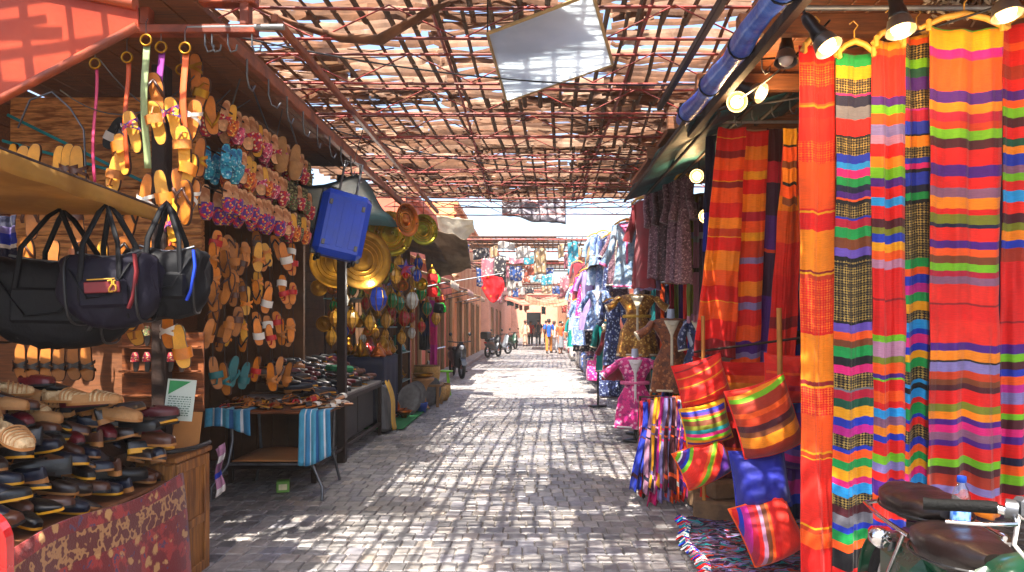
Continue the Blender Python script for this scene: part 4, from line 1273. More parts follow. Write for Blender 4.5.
m = MB(); m.tube([at(645, 282, 9.95), at(712, 282, 8.75)], .012, 6); tag(ob('hanging_rail', m.mesh('hanging rail', GALV)), 'steel rail carrying the shawls under the lace dresses', 'rail')
m = MB(); m.tube([(1.28, 9.2, 3.03), (1.62, 6.6, 3.1)], .012, 6); tag(ob('hanging_rail', m.mesh('hanging rail', GALV)), 'steel rail carrying the lace dresses under the teal awning', 'rail')
m = MB(); m.tube([(1.2, 20, 2.85), (1.55, 12.5, 3.2)], .014, 6); tag(ob('hanging_rail', m.mesh('hanging rail', GALV)), 'steel rail carrying the tunics of the far garment stalls', 'rail')

# bags on the ground by the garment stalls
def tote(label, px, py, Y, w, h, m_, m2=None):
    p = at(px, py, Y)
    t = thing('shopping_bag', label, 'bag', p, (0, 0, U(-.5, .2)), 'bags set out by the garment stalls')
    b = MB(); rings = []
    for q, kx, ky in ((0, .95, 1), (.08, 1, 1.05), (.5, 1, .9), (.9, .95, .55), (1, .92, .45)):
        rings.append([(w / 2 * kx * max(-1, min(1, 1.25 * math.cos(a))), w * .28 * ky * max(-1, min(1, 1.25 * math.sin(a))), h * q) for a in [2 * PI * k / 20 for k in range(20)]])
    b.loft(rings); ob('bag_body', b.mesh('bag body', m_), t)
    for s in (-1, 1):
        c = MB(); c.tube([(-w * .22, s * w * .1, h * .96), (-w * .18, s * w * .1, h * 1.3), (0, s * w * .1, h * 1.42), (w * .18, s * w * .1, h * 1.3), (w * .22, s * w * .1, h * .96)], .012, 6)
        ob('handle', c.mesh('handle', m2 or m_), t)
tote('pink flowered shopping bag hanging by the far kaftan', 601, 380, 15.0, .62, .42, PINKB)
tote('navy printed shopping bag on the ground by the far kaftan', 611, 396, 14.2, .5, .5, DENIMNAVY)
tote('dark lace patterned bag beside the pink flowered bag', 616, 380, 13.6, .4, .45, LACE2)
tote('orange cloth bag on the ground beneath the brown kaftan', 655, 418, 9.2, .26, .3, mat('orange cotton', '#d87818', .7, 0, .2, 8))
tote('blue cloth bag on the ground beneath the brown kaftan', 667, 416, 9.1, .26, .26, mat('blue cotton', '#1440a0', .7, 0, .2, 8))

# ================================================================== LAMPS
def lamp(label, px, py, Y, lit, direction, shade=True, power=10.):
    p = at(px, py, Y)
    t = thing('clip_lamp', label, 'lamp', p, None, 'lamps under the textile stall ceiling')
    d = Vector(direction).normalized()
    X = d.to_track_quat('-Z', 'Y').to_matrix().to_4x4()      # the lamp looks along local -Z
    b = MB(); b.lathe([(.0, .2), (.022, .2), (.03, .17), (.03, .1), (.036, .09), (.042, .05), (.045, .035), (.04, .035), (.02, .06)], 16, X=X)
    ob('socket', b.mesh('socket', mat('black lamp plastic', '#141414', .35, 0, .2, 9)), t)
    if shade:
        b = MB(); b.lathe([(.045, .035), (.05, .03), (.062, -.02), (.066, -.03), (.062, -.028), (.044, .03)], 18, X=X)
        ob('reflector', b.mesh('reflector', mat('grey lamp reflector', '#6c6862', .3, .6, .1, 9)), t)
    b = MB(); b.lathe([(.0, -.045), (.02, -.042), (.036, -.028), (.042, -.008), (.036, .015), (.024, .04)], 16, X=X)
    mt = mat('lit bulb', '#fff2d8', .3, emis='#ffb860', est=5) if lit else mat('unlit bulb', '#d8d4cc', .15, 0, .03, 4)
    ob('bulb', b.mesh('bulb', mt), t)
    top = X @ Vector((0, 0, .2))
    c = MB(); c.tube([top, top * 1.15 + Vector((.0, .0, .04)), Vector((top.x * 1.0, top.y + .03, 3.2 - p.z - .0))], .007, 6)
    ob('arm', c.mesh('arm', BLACKMETAL), t)
    if lit and power:
        L = bpy.data.lights.new('bulb light', 'POINT'); L.energy = power; L.color = (1, .62, .28); L.shadow_soft_size = .04
        lo = bpy.data.objects.new('bulb_light', L); COL.objects.link(lo); lo.parent = t; lo.location = d * .1


lamp('lit clip lamp angled over the first orange blanket', 826, 44, 3.3, True, (.35, -.45, -.9), power=3)
lamp('lit lamp hanging above the dark narrow blanket', 900, 26, 3.15, True, (.03, -.25, -1), power=3)
lamp('lit lamp above the last red blanket', 1006, 10, 3.1, True, (.05, -.2, -1), power=3)
lamp('lit round lamp facing the street beside the blue tarpaulin', 737, 102, 4.45, True, (-.25, -.9, -.25), power=4)
lamp('lit lamp turned sideways next to the round lit lamp', 758, 92, 4.5, True, (.6, -.6, -.5), power=4)
lamp('unlit lamp with pale shade hanging over the throws', 786, 58, 3.9, False, (-.1, -.2, -1))
lamp('small cool lamp deep under the teal awning', 697, 176, 6.6, True, (-.3, -.9, -.2), power=4)
lamp('small warm lamp low under the teal awning', 706, 216, 6.5, True, (-.3, -.9, -.2), power=4)

# hooks on the ceiling of the textile stall
for i, (px, py, Y) in enumerate(((735, 125, 5.2), (752, 120, 5.2), (772, 116, 5.2), (790, 112, 5.2), (762, 72, 4.3), (812, 92, 4.6))):
    p = at(px, py, Y)
    m = MB(); m.tube([(0, 0, .12), (0, 0, .02), (.02, 0, -.012), (.045, 0, 0), (.05, 0, .03)], .005, 6)
    m.tube([(0, 0, .12), (0, 0, max(.13, 3.15 - p.z))], .003, 4)
    tag(ob('wire_hook', m.mesh('wire hook', STEEL), None, p), f'bent wire hook under the textile stall ceiling, {ORD(i)} from the street', 'hook', 'wire hooks of the textile stall')
for i, (a, b, s) in enumerate(((at(690, 118, 5.0), at(830, 20, 3.6), .1), (at(700, 110, 4.8), at(1040, 30, 3.8), .08), (at(740, 60, 4.2), at(1010, 2, 3.2), .06))):
    cable('lamp_cable', f'black lamp cable slung under the textile stall ceiling, {ORD(i)} from the street', catenary(a, b, s), .006, BLACKMETAL)

# bundle of dried straw / lace cloth at the ceiling above the wide blanket
m = MB()
R_ = random.Random(17)
for k in range(160):
    c0 = at(958, 10, 3.75) + Vector((R_.uniform(-.2, .2), R_.uniform(-.1, .1), R_.uniform(-.07, .07)))
    d_ = Vector((R_.uniform(-1, 1), R_.uniform(-1, 1), R_.uniform(-1, 1))).normalized() * .06
    m.mat = k % 2
    m.tube([c0 - d_, c0 + Vector((0, 0, .015)), c0 + d_], .008, 4)
tag(ob('shell_garland', m.mesh('shell garland', [mat('pale shell', '#c8b8a0', .6), mat('brown shell', '#7a5a40', .6)])), 'tangled pale garland at the ceiling above the wide blanket', 'garland')


# ================================================================== MOPED
def moped_near():
    t = thing('parked_moped', 'green moped with brown leather seats parked before the blankets', 'moped', (1.51, 2.35, 0), (0, 0, -.08))
    LEA = mat('brown seat leather', '#170c0b', .38, 0, .25, 7, .35, 22, coat=.12)
    GRN = mat('dark green enamel', '#0c4a30', .3, 0, .15, 6, coat=.5)
    PALE = mat('pale grey green enamel', '#8e9c90', .35, 0, .1, 5, coat=.3)
    TYRE = mat('tyre rubber', '#0e0e10', .8, 0, .3, 20, .3, 60)

    def seat(nm, cx, cy, cz, w, l, h, tail):
        b = MB(); rings = []
        for k in range(13):
            q = k / 12
            y = -l / 2 + l * q
            e = math.sin(PI * min(max(q, .02), .98)) ** .35
            ww = w / 2 * e * (1 - tail * (1 - q)); hh = h * e
            zc = .025 * (2 * q - 1) ** 2 - .004 * math.sin(q * 22)
            ring = []
            for j in range(18):
                a = 2 * PI * j / 18
                ca, sa = math.cos(a), math.sin(a)
                ring.append((ww * (abs(ca) ** .7) * (1 if ca >= 0 else -1), y, zc + hh * .5 * (abs(sa) ** .7) * (1 if sa >= 0 else -1)))
            rings.append(ring)
        b.loft(rings)
        so = ob(nm, b.mesh(nm, LEA), t, (cx, cy, cz), (0, 0, 0))
        c = MB(); c.tube([(w / 2 * 1.01 * math.cos(a), l / 2 * .96 * math.sin(a), -h * .12) for a in [2 * PI * k / 28 for k in range(28)]], .005, 5, closed=True)
        ob('seat_piping', c.mesh('seat piping', mat('black piping', '#0a0808', .4)), so)
    seat('pillion_seat', -.02, .36, .80, .30, .44, .10, .15)
    seat('saddle', -.05, .02, .735, .32, .40, .13, .35)
    # frame and body
    b = MB(); b.tube([(0, .75, .34), (0, .55, .62), (0, .2, .62), (0, -.1, .52), (0, -.4, .56), (0, -.56, .86)], [.03, .04, .06, .07, .06, .04], 12)
    ob('frame', b.mesh('frame', GRN), t)
    b = MB(); b.loft([[(w * math.cos(a), y, z + h * math.sin(a)) for a in [2 * PI * k / 16 for k in range(16)]] for (y, z, w, h) in ((-.58, .80, .03, .03), (-.52, .80, .09, .10), (-.36, .74, .13, .13), (-.2, .68, .13, .12), (-.1, .64, .08, .08))])
    ob('fuel_tank', b.mesh('fuel tank', GRN), t)
    b = MB(); b.box((-.06, -.26, .68), (.16, .20, .13), rot=(.25, 0, .1), bev=.035)
    ob('side_cover', b.mesh('side cover', PALE), t)
    b = MB(); b.box((0, .44, .50), (.20, .36, .22), bev=.05); ob('tail_cover', b.mesh('tail cover', GRN), t)
    # handlebar
    b = MB(); b.tube([(-.36, -.44, 1.0), (-.24, -.50, 1.01), (-.14, -.55, .99), (0, -.58, .96), (.14, -.55, .99), (.24, -.50, 1.01), (.36, -.44, 1.0)], .013, 10)
    hb = ob('handlebar', b.mesh('handlebar', CHROME), t)
    for s in (-1, 1):
        b = MB(); b.tube([(s * .23, -.505, 1.01), (s * .25, -.495, 1.01), (s * .36, -.44, 1.0), (s * .385, -.428, 1.0)], [.016, .0175, .016, .018], 12); ob('grip', b.mesh('grip', mat('black grip rubber', '#050505', .7, 0, .2, 20, .4, 120, spec=.2)), hb)
        b = MB(); b.tube([(s * .2, -.52, 1.0), (s * .22, -.57, .985), (s * .30, -.56, .98), (s * .37, -.52, .975)], [.007, .006, .005, .005], 8); ob('brake_lever', b.mesh('brake lever', CHROME), hb)
        b = MB(); b.tube([(s * .19, -.525, 1.01), (s * .215, -.512, 1.012)], .026, 12); b.box((s * .18, -.53, 1.02), (.03, .05, .05), bev=.008); ob('lever_clamp', b.mesh('lever clamp', STEEL), hb)
        b = MB(); b.lathe([(.0, .04), (.03, .034), (.036, .01), (.036, 0), (.0, 0)], 14, X=Matrix.Translation((s * .13, -.66, .86)) @ Matrix.Rotation(PI / 2, 4, 'X')); ob('indicator', b.mesh('indicator', mat('orange indicator lens', '#f08010', .2, 0, .05, 9, coat=.5)), t)
    b = MB(); b.tube([(-.19, -.53, 1.0), (-.22, -.56, .93), (-.16, -.55, .86), (-.1, -.48, .80), (-.08, -.4, .78)], .006, 6)
    b.tube([(-.17, -.53, 1.0), (-.13, -.60, .95), (-.06, -.62, .86), (-.03, -.5, .7)], .006, 6); ob('control_cable', b.mesh('control cable', mat('pale cable', '#b8b4ae', .4)), t)
    b = MB(); b.loft([[(r * math.cos(a), y, .88 + r * math.sin(a)) for a in [2 * PI * k / 18 for k in range(18)]] for (y, r) in ((-.54, .05), (-.6, .085), (-.66, .095), (-.69, .1))])
    hl = ob('headlight', b.mesh('headlight', GRN), t)
    b = MB(); b.loft([[(r * math.cos(a), y, .88 + r * math.sin(a)) for a in [2 * PI * k / 18 for k in range(18)]] for (y, r) in ((-.692, .092), (-.705, .07), (-.712, .03))]); ob('headlight_lens', b.mesh('headlight lens', mat('lamp lens', '#cfd4d4', .1, .2, .05, 6)), hl)
    # wheels
    for y, nm in ((.62, 'rear'), (-.78, 'front')):
        X = Matrix.Translation((0, y, .29)) @ Matrix.Rotation(PI / 2, 4, 'Y')
        b = MB(); b.tube([(.255 * math.cos(a), .255 * math.sin(a), 0) for a in [2 * PI * k / 36 for k in range(36)]], .035, 10, X=X, closed=True)
        w = ob('wheel', b.mesh('wheel', TYRE), t)
        b = MB(); b.tube([(.222 * math.cos(a), .222 * math.sin(a), 0) for a in [2 * PI * k / 36 for k in range(36)]], .014, 8, X=X, closed=True); b.lathe([(.0, -.05), (.035, -.05), (.035, .05), (0, .05)], 12, X=X)
        for k in range(14):
            a = 2 * PI * k / 14
            b.tube([(.03 * math.cos(a), .03 * math.sin(a), .03 * (-1) ** k), (.22 * math.cos(a + .2), .22 * math.sin(a + .2), 0)], .003, 4, X=X)
        ob('rim', b.mesh('rim', CHROME), w)
        b = MB(); b.sheet(lambda u, v: (-.06 + .12 * u, y + (.31 + .012 * math.sin(u * PI)) * math.cos(.15 + 2.6 * v), .29 + (.31 + .012 * math.sin(u * PI)) * math.sin(.15 + 2.6 * v)), 6, 20)
        solid(ob('mudguard', b.mesh('mudguard', PALE if nm == 'front' else GRN), t), .004)
    b = MB()
    for s in (-1, 1):
        b.tube([(s * .06, -.58, .92), (s * .065, -.68, .6), (s * .06, -.78, .29)], .018, 8); b.tube([(s * .06, .62, .29), (s * .08, .5, .62)], .016, 8)
    ob('fork', b.mesh('fork', STEEL), t)
    b = MB(); b.box((0, 0, .36), (.2, .26, .22), bev=.03)
    for k in range(5):
        b.box((0, -.14, .28 + .035 * k), (.2, .06, .012))
    ob('engine', b.mesh('engine', STEEL), t)
    # chrome rear carrier rails and rear indicator
    b = MB()
    for s in (-1, 1):
        b.tube([(s * .165, .16, .735), (s * .17, .4, .74), (s * .15, .6, .745), (0, .66, .75)], .009, 8); b.tube([(s * .165, .2, .735), (s * .12, .45, .5)], .008, 8)
    ob('carrier_rail', b.mesh('carrier rail', CHROME), t)
    for s in (-1, 1):
        b = MB(); b.lathe([(0, -.04), (.025, -.035), (.036, -.01), (.036, .03), (.0, .034)], 14, X=Matrix.Translation((s * .215, .30, .69)) @ Matrix.Rotation(PI / 2, 4, 'X')); b.tube([(s * .17, .31, .7), (s * .2, .31, .69)], .008, 6)
        ob('rear_indicator', b.mesh('rear indicator', CHROME), t)
    b = MB(); b.box((0, .82, .55), (.1, .05, .07), bev=.015); ob('tail_light', b.mesh('tail light', mat('red lens', '#b00808', .2, coat=.5)), t)


moped_near()


def clear_plastic(name):
    T = NT(name)
    tr = T.n('ShaderNodeBsdfTransparent'); tr.inputs[0].default_value = (.86, .91, .96, 1)
    gl = T.n('ShaderNodeBsdfGlossy'); gl.inputs['Roughness'].default_value = .06
    lw = T.n('ShaderNodeLayerWeight'); lw.inputs[0].default_value = .35
    f = T.math('MULTIPLY_ADD', lw.outputs['Facing'], .55); f.node.inputs[2].default_value = .1
    mx = T.n('ShaderNodeMixShader'); T.l(f, mx.inputs[0]); T.l(tr.outputs[0], mx.inputs[1]); T.l(gl.outputs[0], mx.inputs[2])
    T.l(mx.outputs[0], T.out.inputs[0])
    return T.m


def bottle():
    p = at(962, 545, 2.34)
    t = thing('water_bottle', 'clear plastic water bottle with blue cap standing on the moped saddle', 'bottle', (1.508, 2.47, .742), (.0, .04, 0))
    b = MB(); b.lathe([(0, 0), (.027, 0), (.031, .008), (.031, .05), (.029, .055), (.031, .06), (.031, .115), (.029, .12), (.031, .125), (.030, .15), (.022, .178), (.013, .192), (.0125, .205)], 20)
    ob('bottle_body', b.mesh('bottle body', clear_plastic('clear bottle plastic')), t)
    b = MB(); b.lathe([(.0, .222), (.014, .222), (.0155, .218), (.0155, .2), (.012, .199)], 18); ob('cap', b.mesh('cap', mat('blue cap', '#0c4cc0', .35, 0, .05, 5)), t)
    b = MB(); b.lathe([(.0315, .066), (.0318, .068), (.0318, .108), (.0315, .11)], 20); ob('bottle_label', b.mesh('bottle label', mat('blue white label', '#7aa8e0', .4, 0, .3, 22, 0, 60, '#1c54b4', 30)), t)


bottle()
# ================================================================== SLIPPERS
def outline(L, W, n=30, point=0.):
    """sole outline: heel at y=0, toe at y=L"""
    pts = []
    for k in range(n):
        a = 2 * PI * k / n
        y = L / 2 - L / 2 * math.cos(a)
        s = y / L
        half = W / 2 * (.74 + .26 * s) * (1 - .17 * math.exp(-((s - .42) / .16) ** 2)) * (abs(math.sin(a)) ** .62)
        if point:
            half *= 1 - point * max(0, s - .7) / .3
        pts.append((half * (1 if math.sin(a) > 0 else -1) + .008 * math.sin(s * PI), y))
    return pts


LTAN = mat('tan sandal leather', '#b06a26', .55, 0, .25, 14, .2, 60, orand=.4)
LORANGE = mat('orange sandal leather', '#cc7418', .5, 0, .25, 14, .2, 60, orand=.4)
LHONEY = mat('honey sandal leather', '#dc9c2c', .5, 0, .2, 14, .2, 60, orand=.3)
LEDGE = mat('dark stitched sole edge', '#3c1c0e', .6, 0, .3, 20)
LPALE = mat('pale worn footbed', '#d8a070', .65, 0, .3, 25, .2, 80, '#b06c40', 18, orand=.4)
LBROWN = mat('brown leather', '#4a2614', .45, 0, .3, 12, .25, 50, orand=.5, coat=.2)
LDARK = mat('dark brown leather', '#22120c', .4, 0, .3, 12, .25, 50, orand=.5, coat=.25)
LBLACK = mat('black leather', '#0a0a0c', .4, 0, .3, 12, .25, 50, orand=.6, coat=.12)
LNAVY = mat('navy leather', '#0c1428', .42, 0, .3, 12, .25, 50, orand=.5, coat=.12)
LBURG = mat('burgundy leather', '#5a0c18', .42, 0, .3, 12, .25, 50, orand=.5, coat=.12)
LCREAM = mat('cream straw weave', '#cdb084', .75, 0, .25, 60, .6, 120, '#a07a4c', 30)
LSAND = mat('sand suede', '#a8794a', .85, 0, .2, 18, .3, 90)
SOLE_Y = mat('yellow welt rubber', '#d89a1c', .55, 0, .15, 14)
SOLE_B = mat('black rubber sole', '#101012', .7, 0, .2, 14)
SOLE_T = mat('tan leather sole', '#a06a34', .6, 0, .2, 14)
PINKFL = patterned('pink white strap', '#e05878', '#f4e0d8', '#a01c50', 50, .6, 0)
ORFL = patterned('orange yellow strap', '#e06a14', '#f4d060', '#a02c14', 50, .6, 0)
NAVFL = patterned('navy white strap', '#18285c', '#d0d8e0', '#0c1430', 50, .6, 0)
REDFL = patterned('red flowered strap', '#c0141c', '#f0d8a0', '#8c0c50', 45, .6, 0)
TURQ = patterned('turquoise strap', '#1490a8', '#a8dce0', '#0c5c88', 60, .6, 0)
GREENFL = patterned('green flowered strap', '#3c5a28', '#b0a060', '#7a1c20', 70, .6, 0)
MULTI = patterned('yellow purple beaded strap', '#502080', '#f0c010', '#d01838', 50, .6, 0)
REDLIN = mat('red brown footbed', '#a83a22', .7, 0, .3, 30, .2, 90, '#c87848', 20)
BLUELIN = patterned('turquoise footbed', '#38a8c8', '#b8e0e8', '#1c6ca0', 40, .7, 0)
GRNLIN = patterned('olive flowered footbed', '#6a6438', '#b0a870', '#3a3018', 50, .7, 0)
WHITEST = mat('white leather strap', '#d8d0c4', .5, 0, .1, 14)
TEALST = mat('teal leather strap', '#105a5c', .5, 0, .2, 14)
REDST = mat('red leather strap', '#b01414', .5, 0, .2, 14)


def slipper(kind, sole_m, strap_m, label, group, loc, rot, scale=1., bed_m=None, cat='sandal', name=None):
    """sole lies in local XY with the heel at the origin, footbed up (+Z)"""
    if bed_m is None and sole_m.name in ('tan sandal leather', 'orange sandal leather', 'honey sandal leather'):
        sole_m, bed_m = LEDGE, sole_m
    key = ('slip', kind, sole_m.name, strap_m.name, bed_m.name if bed_m else '')

    def build():
        L, W = .25, .094
        b = MB(); ol = outline(L, W)
        b.mat = 0; b.prism(ol, .016, smooth=True)
        b.mat = 1 if bed_m else 0
        b.prism([(x * .93, L / 2 + (y - L / 2) * .965) for x, y in ol], .020)
        me = b.mesh('sole', [sole_m, bed_m or sole_m])
        s = MB()
        if kind == 'thong':
            for sg in (-1, 1):
                s.tube([(sg * .040, .105, .012), (sg * .040, .125, .035), (sg * .024, .165, .046), (.006, .2, .036), (.006, .207, .018)], [.010, .010, .009, .007, .005], 6, flat=.5)
        elif kind == 'band':
            s.sheet(lambda u, v: (.050 * math.cos(PI * (1 - u)), .125 + .06 * v + .012 * math.sin(PI * u), .014 + .042 * math.sin(PI * u) ** .8), 12, 3)
        elif kind == 'cross':
            for sg in (-1, 1):
                s.sheet(lambda u, v: (sg * .05 * math.cos(PI * (1 - u)), .11 + .022 * v + .06 * u, .015 + .04 * math.sin(PI * u) ** .8 + (.003 if sg > 0 else 0)), 12, 2)
        elif kind == 'toe':
            s.sheet(lambda u, v: (.05 * math.cos(PI * (1 - u)), .115 + .05 * v, .015 + .04 * math.sin(PI * u) ** .8), 12, 3)
            s.tube([(.018 + .014 * math.cos(a), .205, .02 + .018 * math.sin(a)) for a in [2 * PI * k / 12 for k in range(12)]], .004, 5, closed=True)
            s.tube([(0, .165, .052), (.012, .205, .036)], .007, 6)
        elif kind == 'covered':
            s.sheet(lambda u, v: (.05 * (1 - .55 * v ** 3) * math.cos(PI * (1 - u)), .13 + .118 * v, .014 + (.05 * (1 - .75 * v ** 2)) * math.sin(PI * u) ** .7), 12, 8)
        return me, s.mesh('strap', strap_m)
    a, c = cached(key, build)
    t = thing(name or ('sandal' if cat == 'sandal' else cat.replace('-', '_').replace(' ', '_')), label, cat, loc, rot, group, scale)
    ob('sole', a, t); ob('strap', c, t)
    return t


def hang_rot(yaw, tilt=0., toe_down=False):
    """hang a slipper with its length vertical and its footbed facing yaw (0 = towards the camera, +90 deg = towards the street)"""
    # local +Z (footbed) -> -Y world, local +Y (toe) -> +Z world
    M_ = Matrix.Rotation(yaw, 4, 'Z') @ Matrix.Rotation(tilt, 4, 'Y') @ Matrix.Rotation(PI / 2, 4, 'X')
    if toe_down:
        M_ = Matrix.Rotation(yaw, 4, 'Z') @ Matrix.Rotation(tilt + PI, 4, 'Y') @ Matrix.Rotation(PI / 2, 4, 'X')
    return M_.to_euler()


def build_slipper_racks():
    fl = {'red': ('red', LEDGE, REDFL, LPALE), 'pink': ('pink', LEDGE, PINKFL, LPALE), 'orange': ('orange', LEDGE, ORFL, LHONEY), 'navy': ('navy', LEDGE, NAVFL, LPALE), 'turquoise': ('turquoise', LEDGE, TURQ, BLUELIN), 'green': ('green', LEDGE, GREENFL, GRNLIN), 'bead strapped': ('bead strapped', LEDGE, MULTI, LPALE)}
    RS = random.Random(6)
    pick = lambda opts, n: [fl[RS.choice(opts)] for _ in range(n)]
    rows = [('top', 2.96, pick(['red', 'red', 'pink', 'orange'], 13) + pick(['green', 'navy', 'red'], 6)),
            ('second', 2.68, [fl['turquoise']] * 3 + pick(['red', 'red', 'pink', 'navy', 'orange'], 10) + pick(['green', 'green', 'red'], 7)),
            ('third', 2.43, [fl['bead strapped']] * 11 + pick(['red', 'orange', 'pink', 'green'], 9))]
    words_ = {'red': 'red flowered', 'green': 'olive green flowered', 'turquoise': 'turquoise', 'bead strapped': 'yellow and purple beaded', 'pink': 'pink and white', 'orange': 'orange flowered', 'navy': 'navy flowered'}
    for (nm, z, lst) in rows:
        n = len(lst)
        y0, y1 = 4.55, 6.3
        x = -2.0
        m = MB(); m.tube([(x, y0 - .08, z - .06), (x, y1 + .08, z - .06)], .006, 6); m.tube([(x - .09, y0 - .08, z - .05), (x - .09, y1 + .08, z - .05)], .006, 6)
        tag(ob('display_bar', m.mesh('display bar', RUST)), f'thin dark bar carrying the {nm} row of flip-flops', 'display bar', 'bars of the flip-flop rack')
        for side in (0, 1):
            for i, (k, sm, st, bd) in enumerate(lst):
                y = y0 + (y1 - y0) * (i + .5) / n + U(-.012, .012)
                kk = 'covered' if k == 'bead strapped' or (i + side) % 3 else 'cross'
                if side == 1 and i % 2:
                    continue
                slipper(kk, sm, st, f'{words_[k]} flip-flop, {ORD(i)} from the street mouth, {nm} hanging row, {"street side" if side == 0 else "inner side"}', 'flip-flops on the hanging rack', (x + (.0 if side == 0 else -.14), y, z - .0 + U(-.015, .015)), hang_rot(.62 + U(-.3, .3), U(-.2, .2), True), U(.86, 1.0), bd, 'flip-flop', 'flip_flop')
    # wire A-frames above the rack
    for i, (pk, a, b, Y) in enumerate((((244, 66), (230, 112), (272, 140), 4.9), ((284, 102), (276, 140), (306, 175), 5.6))):
        m = MB(); m.tube([at(*a, Y), at(*pk, Y), at(*b, Y + .6)], .007, 5)
        m.tube([at(*pk, Y), (-1.75, Y + .1, 3.1)], .005, 5)
        tag(ob('rack_wire', m.mesh('rack wire', STEEL)), ('bent wire holding the front of the flip-flop rack', 'bent wire holding the far end of the flip-flop rack')[i], 'wire', 'wires of the flip-flop rack')
    # golden covered slippers between the wires
    for i in range(2):
        p = at(283 + 14 * i, 152 + 8 * i, 5.5 + .1 * i)
        slipper('covered', LSAND, LSAND, f'sand coloured covered slipper hanging between the rack wires, {ORD(i)} one', 'covered slippers', p + Vector((0, 0, .12)), hang_rot(.5, .1, True), 1.15, None, 'slipper')
    # brown leather sandals in hanging columns under the rack
    kinds = [('cross', LORANGE, LTAN), ('toe', LTAN, LBROWN), ('band', LORANGE, WHITEST), ('thong', LTAN, LBROWN), ('cross', LHONEY, LORANGE), ('toe', LORANGE, REDST), ('band', LTAN, LTAN), ('thong', LORANGE, LDARK)]
    nm = {'cross': 'crossed strap', 'toe': 'toe ring', 'band': 'broad band', 'thong': 'thong'}
    for c in range(8):
        px = 212 + c * 11.5
        Y = 4.75 + .14 * c
        m = MB(); m.tube([at(px, 238, Y), at(px + 1, 366, Y)], .003, 4)
        for r in range(7):
            k, a, b = kinds[(c * 3 + r * 5 + (r // 2)) % 8]
            if r == 6 and c < 4:
                b = TEALST; a = TEALST if c > 1 else LTAN
            p = at(px + U(-2, 2), 242 + r * 19 + (c % 2) * 6, Y + U(-.05, .05))
            slipper(k, a, b, f'{"teal" if b is TEALST else "tan"} {nm[k]} sandal, {ORD(r)} down in the {ORD(c)} hanging column', 'leather sandals in hanging columns', p, hang_rot(.2 + U(-.5, .5), U(-.3, .3), r % 2 == 0), U(.74, .94))
        tag(ob('sandal_string', m.mesh('sandal string', LDARK)), f'dark string of the {ORD(c)} column of leather sandals', 'string', 'strings of the leather sandals')
    # straps with rings, and the sandals that hang from them
    straps = [('pink', (95, 68), (96, 182), 4.0, mat('pink strap', '#c83c6c', .55, 0, .15, 9), .016), ('dark orange', (127, 62), (128, 168), 3.9, mat('dark orange strap', '#c04c14', .55, 0, .15, 9), .024), ('pale green', (146, 45), (147, 168), 3.75, mat('pale green strap', '#8ea070', .55, 0, .15, 9), .036),
              ('purple', (161, 52), (161, 135), 3.8, mat('purple strap', '#8c2c8c', .55, 0, .15, 9), .034), ('dark red', (181, 74), (182, 150), 4.1, mat('dark red strap', '#8c1418', .55, 0, .15, 9), .02), ('bright orange', (185, 53), (186, 156), 3.75, mat('bright orange strap', '#d8622c', .55, 0, .15, 9), .034)]
    for (nm_, a, b, Y, mm, w) in straps:
        p, q = at(*a, Y), at(*b, Y)
        t = thing('ring_belt', f'{nm_} leather belt hanging by its brass ring over the shoe stall', 'belt', p, None, 'leather belts over the shoe stall')
        L = p.z - q.z
        m = MB(); m.sheet(lambda u, v: ((u - .5) * w + .006 * math.sin(v * 4 + w * 90), .01 * math.sin(v * 6 + w * 50), -L * v), 3, 16)
        solid(ob('strap', m.mesh('strap', mm), t), .005)
        m = MB(); m.tube([(.029 * math.cos(k * PI / 8), 0, .026 + .029 * math.sin(k * PI / 8)) for k in range(16)], .006, 7, closed=True)
        ob('ring', m.mesh('ring', BRASS), t)
        m = MB(); m.tube([(0, 0, .055), (0, 0, .12), (.0, .02, max(.15, 3.05 - p.z))], .003, 4); ob('wire', m.mesh('wire', STEEL), t)
    spots = [(121, 166, 4.0), (128, 190, 3.95), (140, 168, 3.85), (150, 188, 3.8), (160, 132, 3.8), (163, 160, 3.78), (159, 184, 3.8), (179, 156, 3.75), (187, 158, 3.8), (176, 182, 3.75), (186, 186, 3.72), (183, 212, 3.75), (176, 212, 3.8), (181, 236, 3.75), (187, 240, 3.72), (127, 318, 3.95), (132, 345, 3.9), (160, 310, 3.85), (170, 318, 3.8), (181, 304, 3.72), (184, 330, 3.75), (178, 338, 3.78), (155, 330, 3.9), (197, 108, 4.3), (210, 110, 4.35), (196, 130, 4.3), (208, 132, 4.35), (203, 152, 4.3)]
    for i, (px, py, Y) in enumerate(spots):
        k, a, b = [('toe', LHONEY, LTAN), ('cross', LHONEY, MULTI), ('thong', LORANGE, LBROWN), ('band', LHONEY, LORANGE), ('cross', LORANGE, WHITEST)][(i * 3) % 5]
        if i >= 23:
            a, b = LORANGE, BRASS
        slipper(k, a, b, f'honey leather {nm[k]} sandal, {ORD(i % 12)} {"of the upper" if i < 12 else ("of the lower" if i < 24 else "of the inner")} bunch around the ring belts', 'sandals hung around the ring belts', at(px, py - 14, Y), hang_rot(.15 + U(-.5, .4), U(-.3, .3), i % 3 == 0), .98)
    # sandals behind the awning on a wire loop
    for i, px in enumerate((16, 26, 38, 62, 70, 78)):
        slipper('thong' if i < 3 else 'cross', LHONEY, LDARK if i < 3 else LBROWN, f'honey sandal standing behind the mustard awning, {ORD(i)} along the wire', 'sandals behind the mustard awning', at(px, 134 + (i % 2) * 2, 4.3) - Vector((0, 0, .06)), hang_rot(.1 + U(-.4, .4), U(-.1, .15), True), 1.1)
    m = MB(); m.tube([at(18, 128, 4.32), at(30, 100, 4.32), at(52, 92, 4.32), at(70, 108, 4.32), at(84, 130, 4.3), at(86, 180, 4.3)], .006, 5)
    tag(ob('wire_loop', m.mesh('wire loop', STEEL)), 'bent wire loop above the honey sandals', 'wire')
